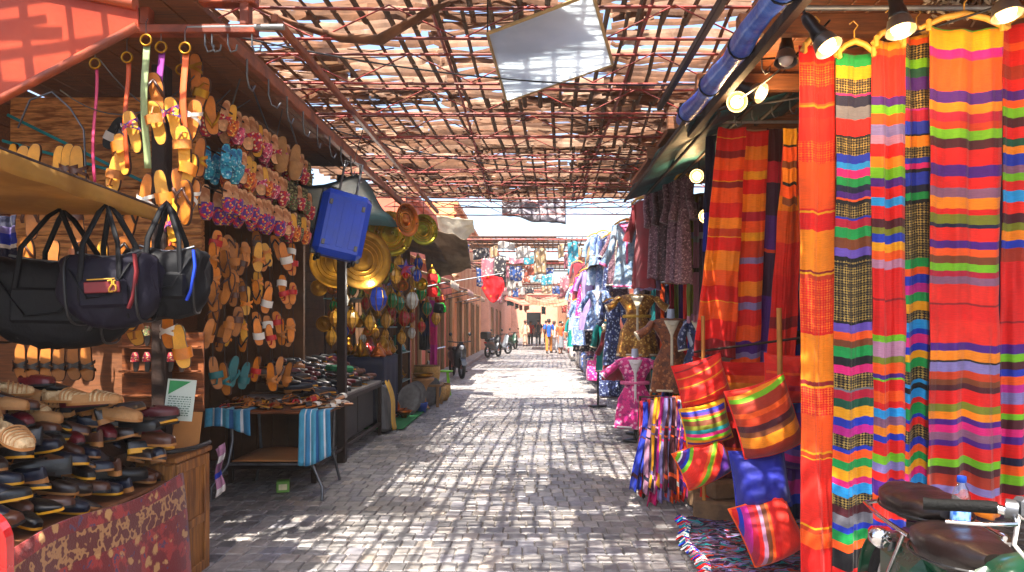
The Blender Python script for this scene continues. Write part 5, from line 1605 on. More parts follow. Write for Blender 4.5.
    for i in range(3):
        slipper('band', SOLE_B, [WHITEST, LBLACK, WHITEST][i], f'black and white sandal hanging behind the ring belts, {ORD(i)} one', 'black and white sandals', at(122 + 11 * i, 118 - 2 * i, 4.55), hang_rot(.4 + U(-.3, .3), .4, True), .9)
    # lower wall display
    for i in range(6):
        slipper('cross', LTAN, LDARK, f'tan crossed strap sandal on the low board behind the bags, {ORD(i)} along', 'sandals on the low board', at(22 + i * 13, 342 + (i % 2), 4.1), hang_rot(.2 + U(-.15, .15), U(-.08, .08), True), .9)
    for r in range(2):
        for i in range(5):
            slipper('covered', LDARK, GREENFL if r == 0 else REDFL, f'{"green" if r == 0 else "red"} embroidered slipper standing on the rack by the sign, {ORD(i)} along', 'embroidered slippers on the small rack', at(136 + i * 11.5, 346 + r * 26, 4.35), hang_rot(.15, U(-.05, .05)), .5, None, 'slipper')
    t = thing('slipper_rack', 'small wooden rack of embroidered slippers behind the sign', 'rack', at(160, 380, 4.42))
    m = MB()
    for dz in (.21, .055, -.1):
        m.box((0, .0, dz), (.5, .05, .012), bev=.003)
    m.box((0, .04, .05), (.52, .012, .5)); ob('shelf', m.mesh('shelf', WOOD_O), t)
    # assorted slippers and shoes lining the back of the stall
    m = MB(); m.box((0, 0, 0), (1.2, .03, 1.5), bev=.005)
    tag(ob('display_board', m.mesh('display board', WOOD_D), None, (-3.05, 4.75, 1.0)), 'dark display board behind the low sandals', 'board')
    for i in range(16):
        px, py = 8 + (i % 8) * 24, 240 + (i // 8) * 36
        k, a, b = kinds[(i * 3) % 8]
        slipper(k, a, b, f'tan {nm[k]} sandal glimpsed behind the hanging bags, {ORD(i % 8)} in the {"upper" if i < 8 else "lower"} line', 'sandals behind the hanging bags', at(px, py, 4.35), hang_rot(.2 + U(-.3, .3), U(-.2, .2), i % 2 == 0), 1.0)


build_slipper_racks()


# ================================================================== SHOES
def shoe(kind, upper_m, sole_m, label, group, loc, rot, scale=1., trim_m=None, name='shoe', cat='shoe'):
    key = ('shoe', kind, upper_m.name, sole_m.name, trim_m.name if trim_m else '')

    def build():
        L, W = .28, .098
        pt = .55 if kind == 'babouche' else .0
        ol = outline(L, W, 30, pt)
        b = MB(); b.prism(ol, .013, smooth=True)
        if kind in ('oxford', 'loafer'):
            b.prism([(x, y) for x, y in ol if y < .085], -.018)
        so = b.mesh('sole', sole_m)
        # upper: arches along the length
        u = MB()
        st = [0, .03, .1, .2, .32, .42, .5, .58, .68, .78, .88, .95, .985]
        n = 18
        hh = {'oxford': lambda s: .072 - .008 * s if s < .45 else .068 * (1 - .42 * ((s - .45) / .55) ** 1.2),
              'loafer': lambda s: .06 - .008 * s if s < .5 else .060 * (1 - .38 * ((s - .5) / .5) ** 1.4),
              'babouche': lambda s: .04 if s < .4 else .055 * (1 - .8 * ((s - .4) / .6) ** 1.2),
              'woven': lambda s: .055 if s < .4 else .055 * (1 - .5 * ((s - .4) / .6) ** 1.4)}[kind]
        op = {'oxford': (.06, .5), 'loafer': (.06, .56), 'babouche': (-.1, .45), 'woven': (.05, .5)}[kind]
        rings = []
        for s in st:
            w = max(.006, W / 2 * (.74 + .26 * s) * (1 - .12 * math.exp(-((s - .42) / .16) ** 2)) * (max(0.02, 1 - (2 * s - 1) ** 2) ** .33)) * 1.03
            if pt:
                w *= 1 - pt * max(0, s - .7) / .3
            h = hh(s) * (1 if s > .02 else .9)
            if s > .97:
                h *= .7
            rings.append([(w * (abs(math.cos(PI * k / n)) ** .8) * (1 if k < n / 2 else -1) + .006 * math.sin(s * PI), s * L, .012 + h * math.sin(PI * k / n) ** .6) for k in range(n + 1)])
        vs = [p for r in rings for p in r]
        fs = []
        for j in range(len(st) - 1):
            sm = (st[j] + st[j + 1]) / 2
            for k in range(n):
                ck = abs(k + .5 - n / 2)
                lim = 0
                if op[0] < sm < op[1]:
                    lim = 5.2 if sm < op[1] - .1 else 3.2
                if ck < lim:
                    continue
                fs.append((j * (n + 1) + k, j * (n + 1) + k + 1, (j + 1) * (n + 1) + k + 1, (j + 1) * (n + 1) + k))
        u.add(vs, fs, smooth=True)
        # heel counter
        r0 = rings[0]
        u.add(r0 + [(0, 0, .014)], [(k, k + 1, n + 1) for k in range(n)], smooth=True)
        r1 = rings[-1]
        u.add(r1 + [(0, L, .016)], [(k + 1, k, n + 1) for k in range(n)], smooth=True)
        up = u.mesh('upper', upper_m)
        i_ = MB(); i_.prism([(x * .86, L / 2 + (y - L / 2) * .9) for x, y in ol], .0165)
        ins = i_.mesh('insole', LSAND if kind != 'oxford' else LDARK)
        tr = None
        t_ = MB()
        if kind == 'oxford':
            for k in range(4):
                y = .125 + .017 * k
                t_.tube([(-.022, y, .074 - .003 * k), (0, y + .004, .082 - .004 * k), (.022, y, .074 - .003 * k)], .0028, 5)
        elif kind == 'loafer':
            t_.sheet(lambda a, c: (.046 * math.cos(PI * (1 - a)), .158 + .02 * c, .014 + .052 * math.sin(PI * a) ** .6), 10, 2)
        elif kind == 'woven':
            for k in range(5):
                y = .15 + .022 * k
                t_.tube([(.05 * (1 - .03 * k * k * .5) * math.cos(PI * (1 - a / 8)), y, .016 + (.056 - .006 * k) * math.sin(PI * a / 8) ** .6) for a in range(9)], .005, 5)
        elif kind == 'babouche':
            t_.tube([(.044 * math.cos(PI * (1 - a / 8)), .13, .014 + .057 * math.sin(PI * a / 8) ** .6) for a in range(9)], .004, 5)
        tr = t_.mesh('strap' if kind in ('loafer', 'woven') else 'laces' if kind == 'oxford' else 'edging', trim_m or upper_m)
        return so, up, ins, tr
    so, up, ins, tr = cached(key, build)
    t = thing(name, label, cat, loc, rot, group, scale)
    ob('sole', so, t); u_ = ob('upper', up, t); ob('insole', ins, t); ob(tr.name.split('.')[0], tr, u_)
    return t


SHOE_KINDS = [('oxford', LBLACK, SOLE_B, None, 'black lace-up'), ('oxford', LNAVY, SOLE_Y, None, 'yellow soled navy lace-up'), ('loafer', LBROWN, SOLE_B, LDARK, 'brown loafer'), ('loafer', LBLACK, SOLE_Y, None, 'yellow soled black loafer'),
              ('oxford', LDARK, SOLE_T, None, 'dark brown lace-up'), ('loafer', LBURG, SOLE_B, None, 'burgundy loafer'), ('babouche', LDARK, SOLE_T, LTAN, 'dark pointed slipper'), ('loafer', LNAVY, SOLE_T, None, 'navy loafer'),
              ('oxford', LBROWN, SOLE_T, LBLACK, 'brown lace-up'), ('babouche', LBLACK, SOLE_Y, None, 'black pointed slipper'), ('loafer', LDARK, SOLE_T, None, 'tan soled dark loafer')]
WOVEN = [('woven', LCREAM, SOLE_T, LSAND, 'cream woven'), ('woven', LSAND, SOLE_T, LBROWN, 'sand woven'), ('woven', LSAND, SOLE_T, LCREAM, 'sand cream woven'), ('loafer', LSAND, SOLE_T, LTAN, 'suede loafer')]


def build_near_shoes():
    R = random.Random(31)
    nrow = 8
    last = None
    for r in range(nrow):
        x = -2.02 - .062 * r
        z = .665 + .070 * r
        y = 2.32 + .05 * (r % 2); c = 0
        yend = 3.9 - .012 * r
        while y < yend:
            if inview((x, y, z + .03), 20):
                k = R.choice(SHOE_KINDS)
                if r >= nrow - 2 and y > 3.0 and R.random() < .45:
                    k = R.choice(WOVEN)
                elif r == nrow - 3 and R.random() < .12:
                    k = R.choice(WOVEN)
                elif k is last:
                    k = R.choice(SHOE_KINDS)
                last = k
                yaw = -PI / 2 + R.uniform(-.75, .75) + (PI if R.random() < .15 else 0)
                pit = R.uniform(-.3, .12); rol = R.uniform(-.3, .3)
                # the toe points at the street; the origin of a shoe is its heel
                dx = Vector((-math.sin(yaw), math.cos(yaw), 0)) * .28
                o = Vector((x - .13 + R.uniform(-.02, .02), y, z + R.uniform(0, .02))) - dx * .5
                E = (Matrix.Rotation(yaw, 4, 'Z') @ Matrix.Rotation(pit, 4, 'X') @ Matrix.Rotation(rol, 4, 'Y')).to_euler()
                shoe(k[0], k[1], k[2], f'{k[4]} shoe, {ORD(c)} from the red board in layer {["one", "two", "three", "four", "five", "six", "seven", "eight"][r]} of the heap'.replace('slipper shoe', 'slipper').replace('loafer shoe', 'loafer'), 'shoes heaped on the cloth covered stall', o, E, R.uniform(.80, .92), k[3])
                c += 1
            y += R.uniform(.080, .108)
    for i in range(16):
        q = i / 15
        k = R.choice(SHOE_KINDS)
        p = at(92 + 74 * q + R.uniform(-8, 8), 408 + 30 * q + (i % 3) * 14, 3.72 + .14 * q + R.uniform(-.05, .05))
        yaw = -PI / 2 + R.uniform(-1.1, 1.1)
        d = Vector((-math.sin(yaw), math.cos(yaw), 0)) * .13
        shoe(k[0], k[1], k[2], f'{k[4]} shoe, {ORD(i)} of those piled up towards the wooden cabinet'.replace('slipper shoe', 'slipper').replace('loafer shoe', 'loafer'), 'shoes piled towards the cabinet', p - d, (R.uniform(-.3, .25), R.uniform(-.3, .3), yaw), R.uniform(.82, .95), k[3])
    # loose ones on top by the sign
    for i, (px, py, Y, k) in enumerate(((70, 398, 3.6, WOVEN[0]), (95, 402, 3.55, WOVEN[2]), (120, 412, 3.7, WOVEN[3]), (30, 428, 3.0, WOVEN[0]), (150, 416, 3.85, SHOE_KINDS[5]), (138, 425, 3.8, SHOE_KINDS[0]), (158, 440, 3.86, SHOE_KINDS[8]), (172, 424, 4.1, SHOE_KINDS[0]))):
        p = at(px, py, Y)
        yaw = -PI / 2 + U(-.6, .9)
        shoe(k[0], k[1], k[2], f'{k[4]} shoe lying loose on the shoe heap, {ORD(i)} of the loose ones', 'loose shoes on top of the heap', p - Vector((.14, 0, .02)), (U(-.2, .1), U(-.1, .1), yaw), 1.0, k[3])
    # the stall under them
    t = thing('shoe_stall', 'shoe stall table draped in a red flowered carpet cloth', 'stall', (-2.6, 3.0, 0))
    m = MB(); m.box((0, 0, .60), (1.14, 1.84, .05), bev=.01); ob('tabletop', m.mesh('tabletop', WOOD_D), t)
    m = MB()
    for k in range(6):
        m.box((-.28 - .037 * k, -.10, .64 + .070 * k), (.62 - .075 * k, 1.6 - .05 * k, .07), bev=.01)
    ob('riser', m.mesh('riser', DARKWALL), t)
    m = MB(); m.box((.05, .72, .76), (.75, .36, .22), bev=.06); m.box((-.02, .66, .9), (.55, .3, .14), bev=.05); ob('shoe_sack', m.mesh('shoe sack', LDARK), t)
    for sx in (-1, 1):
        for sy in (-1, 1):
            m = MB(); m.box((sx * .5, sy * .84, .29), (.07, .07, .58), bev=.006); ob('leg', m.mesh('leg', WOOD_D), t)
    # carpet cloth: swags in front of the table
    T = NT('red flowered carpet')
    vec = T.obj()
    n1 = T.noise(11, 3, vec); n2 = T.noise(22, 4, vec)
    vo = T.n('ShaderNodeTexVoronoi'); T.l(vec, vo.inputs['Vector']); vo.inputs['Scale'].default_value = 13
    c1 = T.mixc(T.ramp(n1, [(.5, (0, 0, 0, 1)), (.56, (1, 1, 1, 1))]), lin('#6c0c12'), lin('#962420'))
    c1 = T.mixc(T.ramp(T.math('ADD', vo.outputs['Distance'], T.math('MULTIPLY', T.math('SUBTRACT', n2, .5), .9)), [(.24, (1, 1, 1, 1)), (.34, (0, 0, 0, 1))]), c1, lin('#b88850'))
    c1 = T.mixc(T.ramp(n2, [(.6, (0, 0, 0, 1)), (.64, (1, 1, 1, 1))]), c1, lin('#4a3050'))
    sep_ = T.n('ShaderNodeSeparateXYZ'); T.l(T.uv(), sep_.inputs[0])
    bm_ = T.ramp(sep_.outputs[1], [(0, (0, 0, 0, 1)), (.10, (1, 1, 1, 1)), (.30, (0, 0, 0, 1))], 'CONSTANT')
    wv = T.math('ABSOLUTE', T.math('SUBTRACT', T.noise(15, 2, vec), .5))
    c2 = T.mixc(T.ramp(wv, [(.035, (0, 0, 0, 1)), (.06, (1, 1, 1, 1))]), lin('#a87848'), lin('#5c1c16'))
    cc = T.mixc(bm_, c1, c2)
    p = T.principled(cc, .9, 0, **{'Sheen Weight': .2}); T.l(T.bump(T.noise(150, 3, vec), .5, .006), p.inputs['Normal']); T.l(p.outputs[0], T.out.inputs[0])
    def cl(u, v):
        y = -1.05 + 1.98 * u
        zt = .665 - .03 * math.sin(PI * u * 2) ** 2
        return (.63 + .03 * math.sin(u * 21 + v) * v + .02 * math.sin(u * 9) + .05 * v, y, zt - zt * .97 * v)
    m = MB(); m.sheet(cl, 60, 14)
    m.sheet(lambda u, v: (.63 - 1.2 * v, .93 + .015 * math.sin(v * 20), .66 - .62 * u), 10, 20)
    solid(ob('carpet_cloth', m.mesh('carpet cloth', T.m), t), .008)
    # cabinet at its end
    t = thing('wooden_cabinet', 'honey brown panelled wooden cabinet at the end of the shoe heap', 'cabinet', (-2.17, 4.12, 0))
    m = MB(); m.box((0, 0, .36), (.34, .40, .72), bev=.006); ob('carcass', m.mesh('carcass', WOOD_CAB), t)
    m = MB(); m.box((0, 0, .735), (.38, .44, .03), bev=.006); ob('top', m.mesh('top', WOOD_CAB), t)
    m = MB()
    for (yy, zz, sy, sz) in ((-.165, .36, .06, .70), (.165, .36, .06, .70), (0, .68, .27, .06), (0, .04, .27, .06), (0, .33, .27, .05)):
        m.box((.176, yy, zz), (.016, sy, sz), bev=.004)
    ob('door', m.mesh('door', WOOD_CAB), t)
    m = MB()
    for (xx, zz, sx, sz) in ((-.14, .36, .05, .70), (.14, .36, .05, .70), (0, .68, .23, .06), (0, .04, .23, .06), (0, .36, .23, .05)):
        m.box((xx, -.206, zz), (sx, .014, sz), bev=.004)
    ob('side_frame', m.mesh('side frame', WOOD_CAB), t)
    # black belt on the cabinet, cardboard and sign
    m = MB(); m.tube([(-2.34, 3.95, .775), (-2.2, 3.9, .775), (-2.02, 3.95, .78), (-1.975, 4.1, .775), (-1.98, 4.3, .775)], .014, 6)
    tag(ob('leather_belt', m.mesh('leather belt', LBLACK)), 'black leather belt lying along the top of the cabinet', 'belt')
    p = at(187, 437, 4.2)
    m = MB(); m.box((0, 0, 0), (.15, .012, .22), bev=.002); m.box((-.07, .05, -.01), (.012, .1, .20), bev=.002)
    tag(ob('cardboard_piece', m.mesh('cardboard piece', CARD), None, (p.x, p.y, .865), (-.12, .1, .35)), 'folded orange brown cardboard standing on the cabinet', 'cardboard')
    p = at(180, 400, 4.0)
    t = thing('price_card', 'white printed card with a green triangle standing by the cabinet', 'sign', p, (-.12, .08, .15))
    m = MB(); m.box((0, 0, 0), (.155, .006, .235), bev=.001); ob('card', m.mesh('card', mat('pale printed card', '#b8c0b4', .5, 0, .06, 9)), t)
    m = MB(); m.add([(-.066, -.0045, .108), (.05, -.0045, .108), (-.066, -.0045, .028)], [(0, 2, 1)]); ob('triangle_mark', m.mesh('triangle mark', mat('green print', '#12803c', .5)), t)
    m = MB()
    R2 = random.Random(2)
    for k in range(9):
        x0 = -.062
        while x0 < .055:
            w = R2.uniform(.006, .018); zz = .015 - .013 * k
            m.add([(x0, -.0045, zz), (min(x0 + w, .06), -.0045, zz), (min(x0 + w, .06), -.0045, zz + .006), (x0, -.0045, zz + .006)], [(0, 1, 2, 3)]); x0 += w + .005
    ob('small_print', m.mesh('small print', mat('grey green print', '#5a7060', .6)), t)
    # striped cloth at the cabinet corner
    m = MB(); m.sheet(lambda u, v: (-1.97 + .05 * u + .01 * math.sin(v * 9), 4.36 + .02 * math.sin(u * 9 + v * 4), .72 - .3 * v + .04 * u), 8, 12)
    tag(solid(ob('cloth_scrap', m.mesh('cloth scrap', stripes('lilac striped scrap', S('lilac4 white3 mauve4 blue2 lilac4 white3'), wid=.1, hgt=.3))), .004), 'lilac striped cloth scrap hanging behind the cabinet', 'cloth')
    # red rounded panel at the frame edge
    t = thing('red_signboard', 'bright red rounded board with a black knob beside the shoe heap', 'board', (-1.895, 2.28, 0), (0, 0, .2))
    pts = [(-.28, 0), (.185, 0)] + [(.185 - .13 * (1 - math.cos(a)), .78 + .13 * math.sin(a)) for a in [PI / 2 * k / 8 for k in range(9)]] + [(-.28, .91)]
    m = MB(); m.prism(pts, .05, X=Matrix.Rotation(PI / 2, 4, 'X')); ob('board', m.mesh('board', mat('bright red enamel', '#d00c0a', .25, 0, .1, 4, coat=.5)), t)
    m = MB(); m.lathe([(0, .03), (.018, .026), (.02, 0), (0, 0)], 14, X=Matrix.Translation((.14, -.05, .70)) @ Matrix.Rotation(PI / 2, 4, 'X')); ob('knob', m.mesh('knob', BLACKMETAL), t)


build_near_shoes()


# ================================================================== BAGS, SUITCASE
NYL = mat('black nylon', '#05060c', .7, 0, .3, 8, .5, 18, spec=.25)


def duffel(label, px, py, Y, w, h, d, yaw, m_, accent, emblem=False, rise=.3):
    p = at(px, py, Y)
    t = thing('duffel_bag', label, 'bag', p, (0, U(-.06, .06), yaw), 'bags hung from the shoe awning')
    b = MB(); rings = []
    for k in range(29):
        q = k / 28
        e = (math.sin(PI * min(max(q, .006), .994))) ** .16
        sag = -.05 * math.sin(PI * q)
        ring = []
        for j in range(40):
            a = 2 * PI * j / 40
            ca, sa = math.cos(a), math.sin(a)
            f = .09 * noise.noise((q * 7 + px, ca * 2.2, sa * 2.2)) + .06 * noise.noise((q * 15 + px, ca * 5, sa * 3)) - .03 * max(0, math.sin(q * 26 + 2.5 * sa)) * max(0, sa + .2)
            ring.append((-w / 2 + w * q + .012 * math.sin(a * 3 + q * 8), d / 2 * e * (abs(ca) ** .55) * (1 if ca > 0 else -1) * (1 + f), sag + h / 2 * e * (abs(sa) ** .6) * (1 if sa > 0 else -1) * (1 + f) - .03 * (1 - abs(ca)) * (sa < 0)))
        rings.append(ring)
    b.loft(rings)
    ob('bag_body', b.mesh('bag body', m_), t)
    b = MB(); b.tube([(-w * .33 + w * .66 * k / 8, -.012, h * .48 - .05 * math.sin(PI * (.17 + .66 * k / 8)) + .004) for k in range(9)], .007, 6); ob('zip', b.mesh('zip', STEEL), t)
    for s in (-1, 1):
        b = MB(); b.tube([(-w * .21, s * d * .3, -h * .5 - .03), (-w * .21, s * d * .5, -h * .3), (-w * .2, s * d * .52, 0), (-w * .18, s * d * .42, h * .5), (-w * .05, s * d * .2, h * .5 + rise * .8), (0, s * .02, h * .5 + rise), (w * .05, s * d * .2, h * .5 + rise * .8), (w * .18, s * d * .42, h * .5), (w * .2, s * d * .52, 0), (w * .21, s * d * .5, -h * .3), (w * .21, s * d * .3, -h * .5 - .03)], .013, 6, flat=.35)
        ob('handle', b.mesh('handle', NYL), t)
    b = MB(); b.box((w * .02, -d * .5, -.07), (w * .5, .03, h * .42), bev=.014); pk = ob('pocket', b.mesh('pocket', m_), t)
    b = MB()
    b.tube([(w * .36, -d * .48, h * .32), (w * .38, -d * .51, .02), (w * .33, -d * .5, -h * .3), (w * .27, -d * .46, -h * .46)], .015, 8, flat=.5)
    ob('accent_band', b.mesh('accent band', accent), t)
    for sx in (-.36, .36):
        b = MB(); b.tube([(w * sx * (1 + .03 * math.sin(a)), d * .515 * (abs(math.cos(a)) ** .55) * (1 if math.cos(a) > 0 else -1), -.045 + h * .51 * (abs(math.sin(a)) ** .6) * (1 if math.sin(a) > 0 else -1)) for a in [2 * PI * q / 28 for q in range(28)]], .006, 6, closed=True)
        ob('seam_piping', b.mesh('seam piping', mat('grey black piping', '#0c0c0f', .5)), t)
    b = MB(); b.tube([(w * .45, -.02, h * .3), (w * .3, -d * .45, h * .2), (w * .1, -d * .58, -h * .25), (-w * .12, -d * .58, -h * .3), (-w * .3, -d * .5, h * .1), (-w * .45, -.02, h * .3)], .012, 6, flat=.35); ob('shoulder_strap', b.mesh('shoulder strap', NYL), t)
    if emblem:
        b = MB(); b.box((w * .05, -d * .5 - .03, -.045), (w * .36, .012, h * .16), bev=.003); ob('badge', b.mesh('badge', mat('dark red badge', '#6c0e18', .6)), pk)
        b = MB(); y = -d * .5 - .04
        b.tube([(w * .12, y, -.02), (w * .16, y, -.016), (w * .165, y, -.035), (w * .13, y, -.055), (w * .13, y, -.066), (w * .17, y, -.066)], .004, 5)
        b.tube([(w * .2, y, -.018), (w * .182, y, -.02), (w * .182, y, -.036), (w * .2, y, -.042), (w * .2, y, -.06), (w * .18, y, -.064)], .004, 5)
        b.tube([(-w * .09, y + .002, -.012), (w * .19, y + .002, -.01)], .003, 5)
        ob('gold_mark', b.mesh('gold mark', mat('gold thread', '#c8962c', .5)), pk)
    return t


NYLP = mat('dark purple nylon', '#0c081a', .7, 0, .3, 8, .5, 18, spec=.25)
duffel('large plain black duffel bag hung from the mustard awning', 60, 292, 3.42, .66, .40, .28, .2, NYL, mat('black band', '#101014', .6), rise=.2)
duffel('dark purple duffel bag with a dark red badge hung from the awning', 112, 279, 3.15, .40, .30, .22, .12, NYLP, mat('dark red band', '#6c1018', .6), True, rise=.18)
duffel('black duffel bag with bright blue bands hung at the awning corner', 168, 272, 3.35, .36, .30, .24, .3, NYL, mat('bright blue band', '#0c3cc0', .5), rise=.18)
panel('hanging_scarf', 'blue printed scarf hanging at the street mouth beside the bags', -6, 17, 215, 285, 3.7, S('navy8 lav5 blue8 white3 navy10 cyan4 navy8 lav5'), 2, .03, seed=31, cat='scarf', group=None)


def suitcase():
    p = at(341, 226, 6.6)
    t = thing('blue_suitcase', 'blue hard shell suitcase hanging from its extended handle', 'suitcase', p, Euler((.0, .20, .45)))
    m = MB(); m.box((0, 0, 0), (.46, .26, .62), bev=.055)
    for k in range(3):
        m.box((-.11 + .11 * k, -.1285, 0), (.07, .008, .44), bev=.004)
    ob('shell', m.mesh('shell', mat('blue polypropylene', '#0c48d0', .35, 0, .12, 6, .05, 60, coat=.25)), t)
    m = MB(); m.box((-.0, .0, 0), (.468, .03, .628), bev=.012); ob('zip_seam', m.mesh('zip seam', STEEL), t)
    m = MB(); m.tube([(-.08, .0, .3), (-.08, .0, .62), (.08, .0, .62), (.08, .0, .3)], .012, 8); ob('handle', m.mesh('handle', STEEL), t)
    m = MB(); m.tube([(0, .0, .63), (0, .0, .72), (.02, .0, 1.0)], .005, 5); ob('hanging_wire', m.mesh('hanging wire', RUST), t)
    for sx in (-1, 1):
        for sy in (-1, 1):
            m = MB(); m.lathe([(0, -.016), (.028, -.016), (.03, 0), (.028, .016), (0, .016)], 14, X=Matrix.Translation((sx * .16, sy * .09, -.335)) @ Matrix.Rotation(PI / 2, 4, 'Y')); ob('wheel', m.mesh('wheel', BLACKMETAL), t)
    for zz in (.18, -.2):
        for xx in (-.15, .15):
            m = MB(); m.box((xx, -.134, zz), (.03, .014, .05), bev=.004); ob('latch', m.mesh('latch', STEEL), t)


suitcase()


# ================================================================== TABLES OF SANDALS AND SHOES
def folding_table():
    t = thing('folding_table', 'folding metal table with bent legs and a cardboard covered shelf', 'table', (-2.24, 6.15, 0))
    m = MB(); m.box((0, .2, .745), (.98, .75, .03), bev=.008); ob('tabletop', m.mesh('tabletop', WOOD_O), t)
    for s in (-1, 1):
        m = MB(); m.tube([(s * .36, -.1, .73), (s * .34, -.12, .5), (s * .36, -.16, .3), (s * .47, -.24, .12), (s * .47, -.25, .0)], .014, 8); ob('leg', m.mesh('leg', STEEL), t)
        m = MB(); m.tube([(s * .36, .5, .73), (s * .34, .52, .3), (s * .40, .56, .0)], .014, 8); ob('leg', m.mesh('leg', STEEL), t)
    m = MB(); m.box((0, .16, .30), (.7, .6, .015), bev=.004); m.tube([(-.37, -.16, .3), (.37, -.16, .3)], .012, 6); m.tube([(-.37, .5, .3), (.37, .5, .3)], .012, 6); ob('shelf', m.mesh('shelf', STEEL), t)
    m = MB(); m.sheet(lambda u, v: (-2.24 - .33 + .66 * u, 5.99 + .6 * v, .325 + .02 * math.sin(u * 5) * v), 8, 8)
    tag(solid(ob('cardboard_sheet', m.mesh('cardboard sheet', CARD)), .008), 'flat brown cardboard lying on the shelf of the folding table', 'cardboard')
    blue = stripes('blue striped cotton cloth', [(6, '#4aa4c8'), (2, '#e0e8ec'), (5, '#3c8cc0'), (1, '#d8e4ea'), (6, '#58b0d0'), (3, '#2c64a0'), (6, '#4aa4c8'), (2, '#e0e8ec'), (6, '#3c94c4')], rot=PI / 2, wid=.4, hgt=.35, transl=.1)
    def drape(name, label, x0, x1, y, drop, seed):
        def fn(u, v):
            s = v * (drop + .25)
            x = x0 + (x1 - x0) * u
            fold = .03 * math.sin(u * 14 + seed) * v
            if s < .25:
                return (x, y + .25 - s, .767 + .004 * math.sin(u * 9))
            return (x + .03 * v * (u - .3), y - .012 - abs(fold), .767 - (s - .25) - .05 * math.sin(u * 3 + seed) * v)
        m = MB(); m.sheet(fn, 30, 20)
        return tag(solid(ob(name, m.mesh(name, blue)), .004), label, 'cloth', 'blue cloths of the folding table')
    drape('table_cloth', 'blue striped cloth hanging long over the cart side corner of the table', -1.97, -1.72, 5.955, .42, 1)
    drape('table_cloth', 'blue striped cloth hanging short over the cabinet side corner of the table', -2.76, -2.4, 5.95, .18, 4)
    R = random.Random(4)
    i = 0
    for row in range(4):
        for c in range(9):
            x = -2.66 + c * .102 + R.uniform(-.02, .02); y = 6.02 + row * .16 + R.uniform(-.02, .02)
            k = R.choice(['cross', 'toe', 'band', 'thong'])
            st = R.choice([LTAN, LORANGE, LBROWN, REDST, LDARK]) if c < 7 else WHITEST
            slipper(k, R.choice([LORANGE, LHONEY, LORANGE]), st, f'orange leather sandal on the folding table, {ORD(c)} along in the {ORD(row)} row', 'sandals laid on the folding table', (x, y, .764 + .012 * (row % 2)), (R.uniform(-.08, .15), R.uniform(-.2, .2), R.uniform(-1.2, 1.2)), .9)
            i += 1
    m = MB(); m.box((0, 0, .05), (.11, .09, .1), bev=.006)
    t2 = thing('small_carton', 'small green and white carton on the setts below the folding table', 'carton', (at(279, 483, 6.1).x, 6.2, 0.015), (0, 0, .3))
    ob('box', m.mesh('box', mat('lime carton', '#6a9a3c', .6, 0, .15, 9)), t2)
    m = MB(); m.box((0, -.046, .05), (.07, .004, .05)); ob('face_print', m.mesh('face print', mat('cream print', '#d8cca0', .6)), t2)


folding_table()


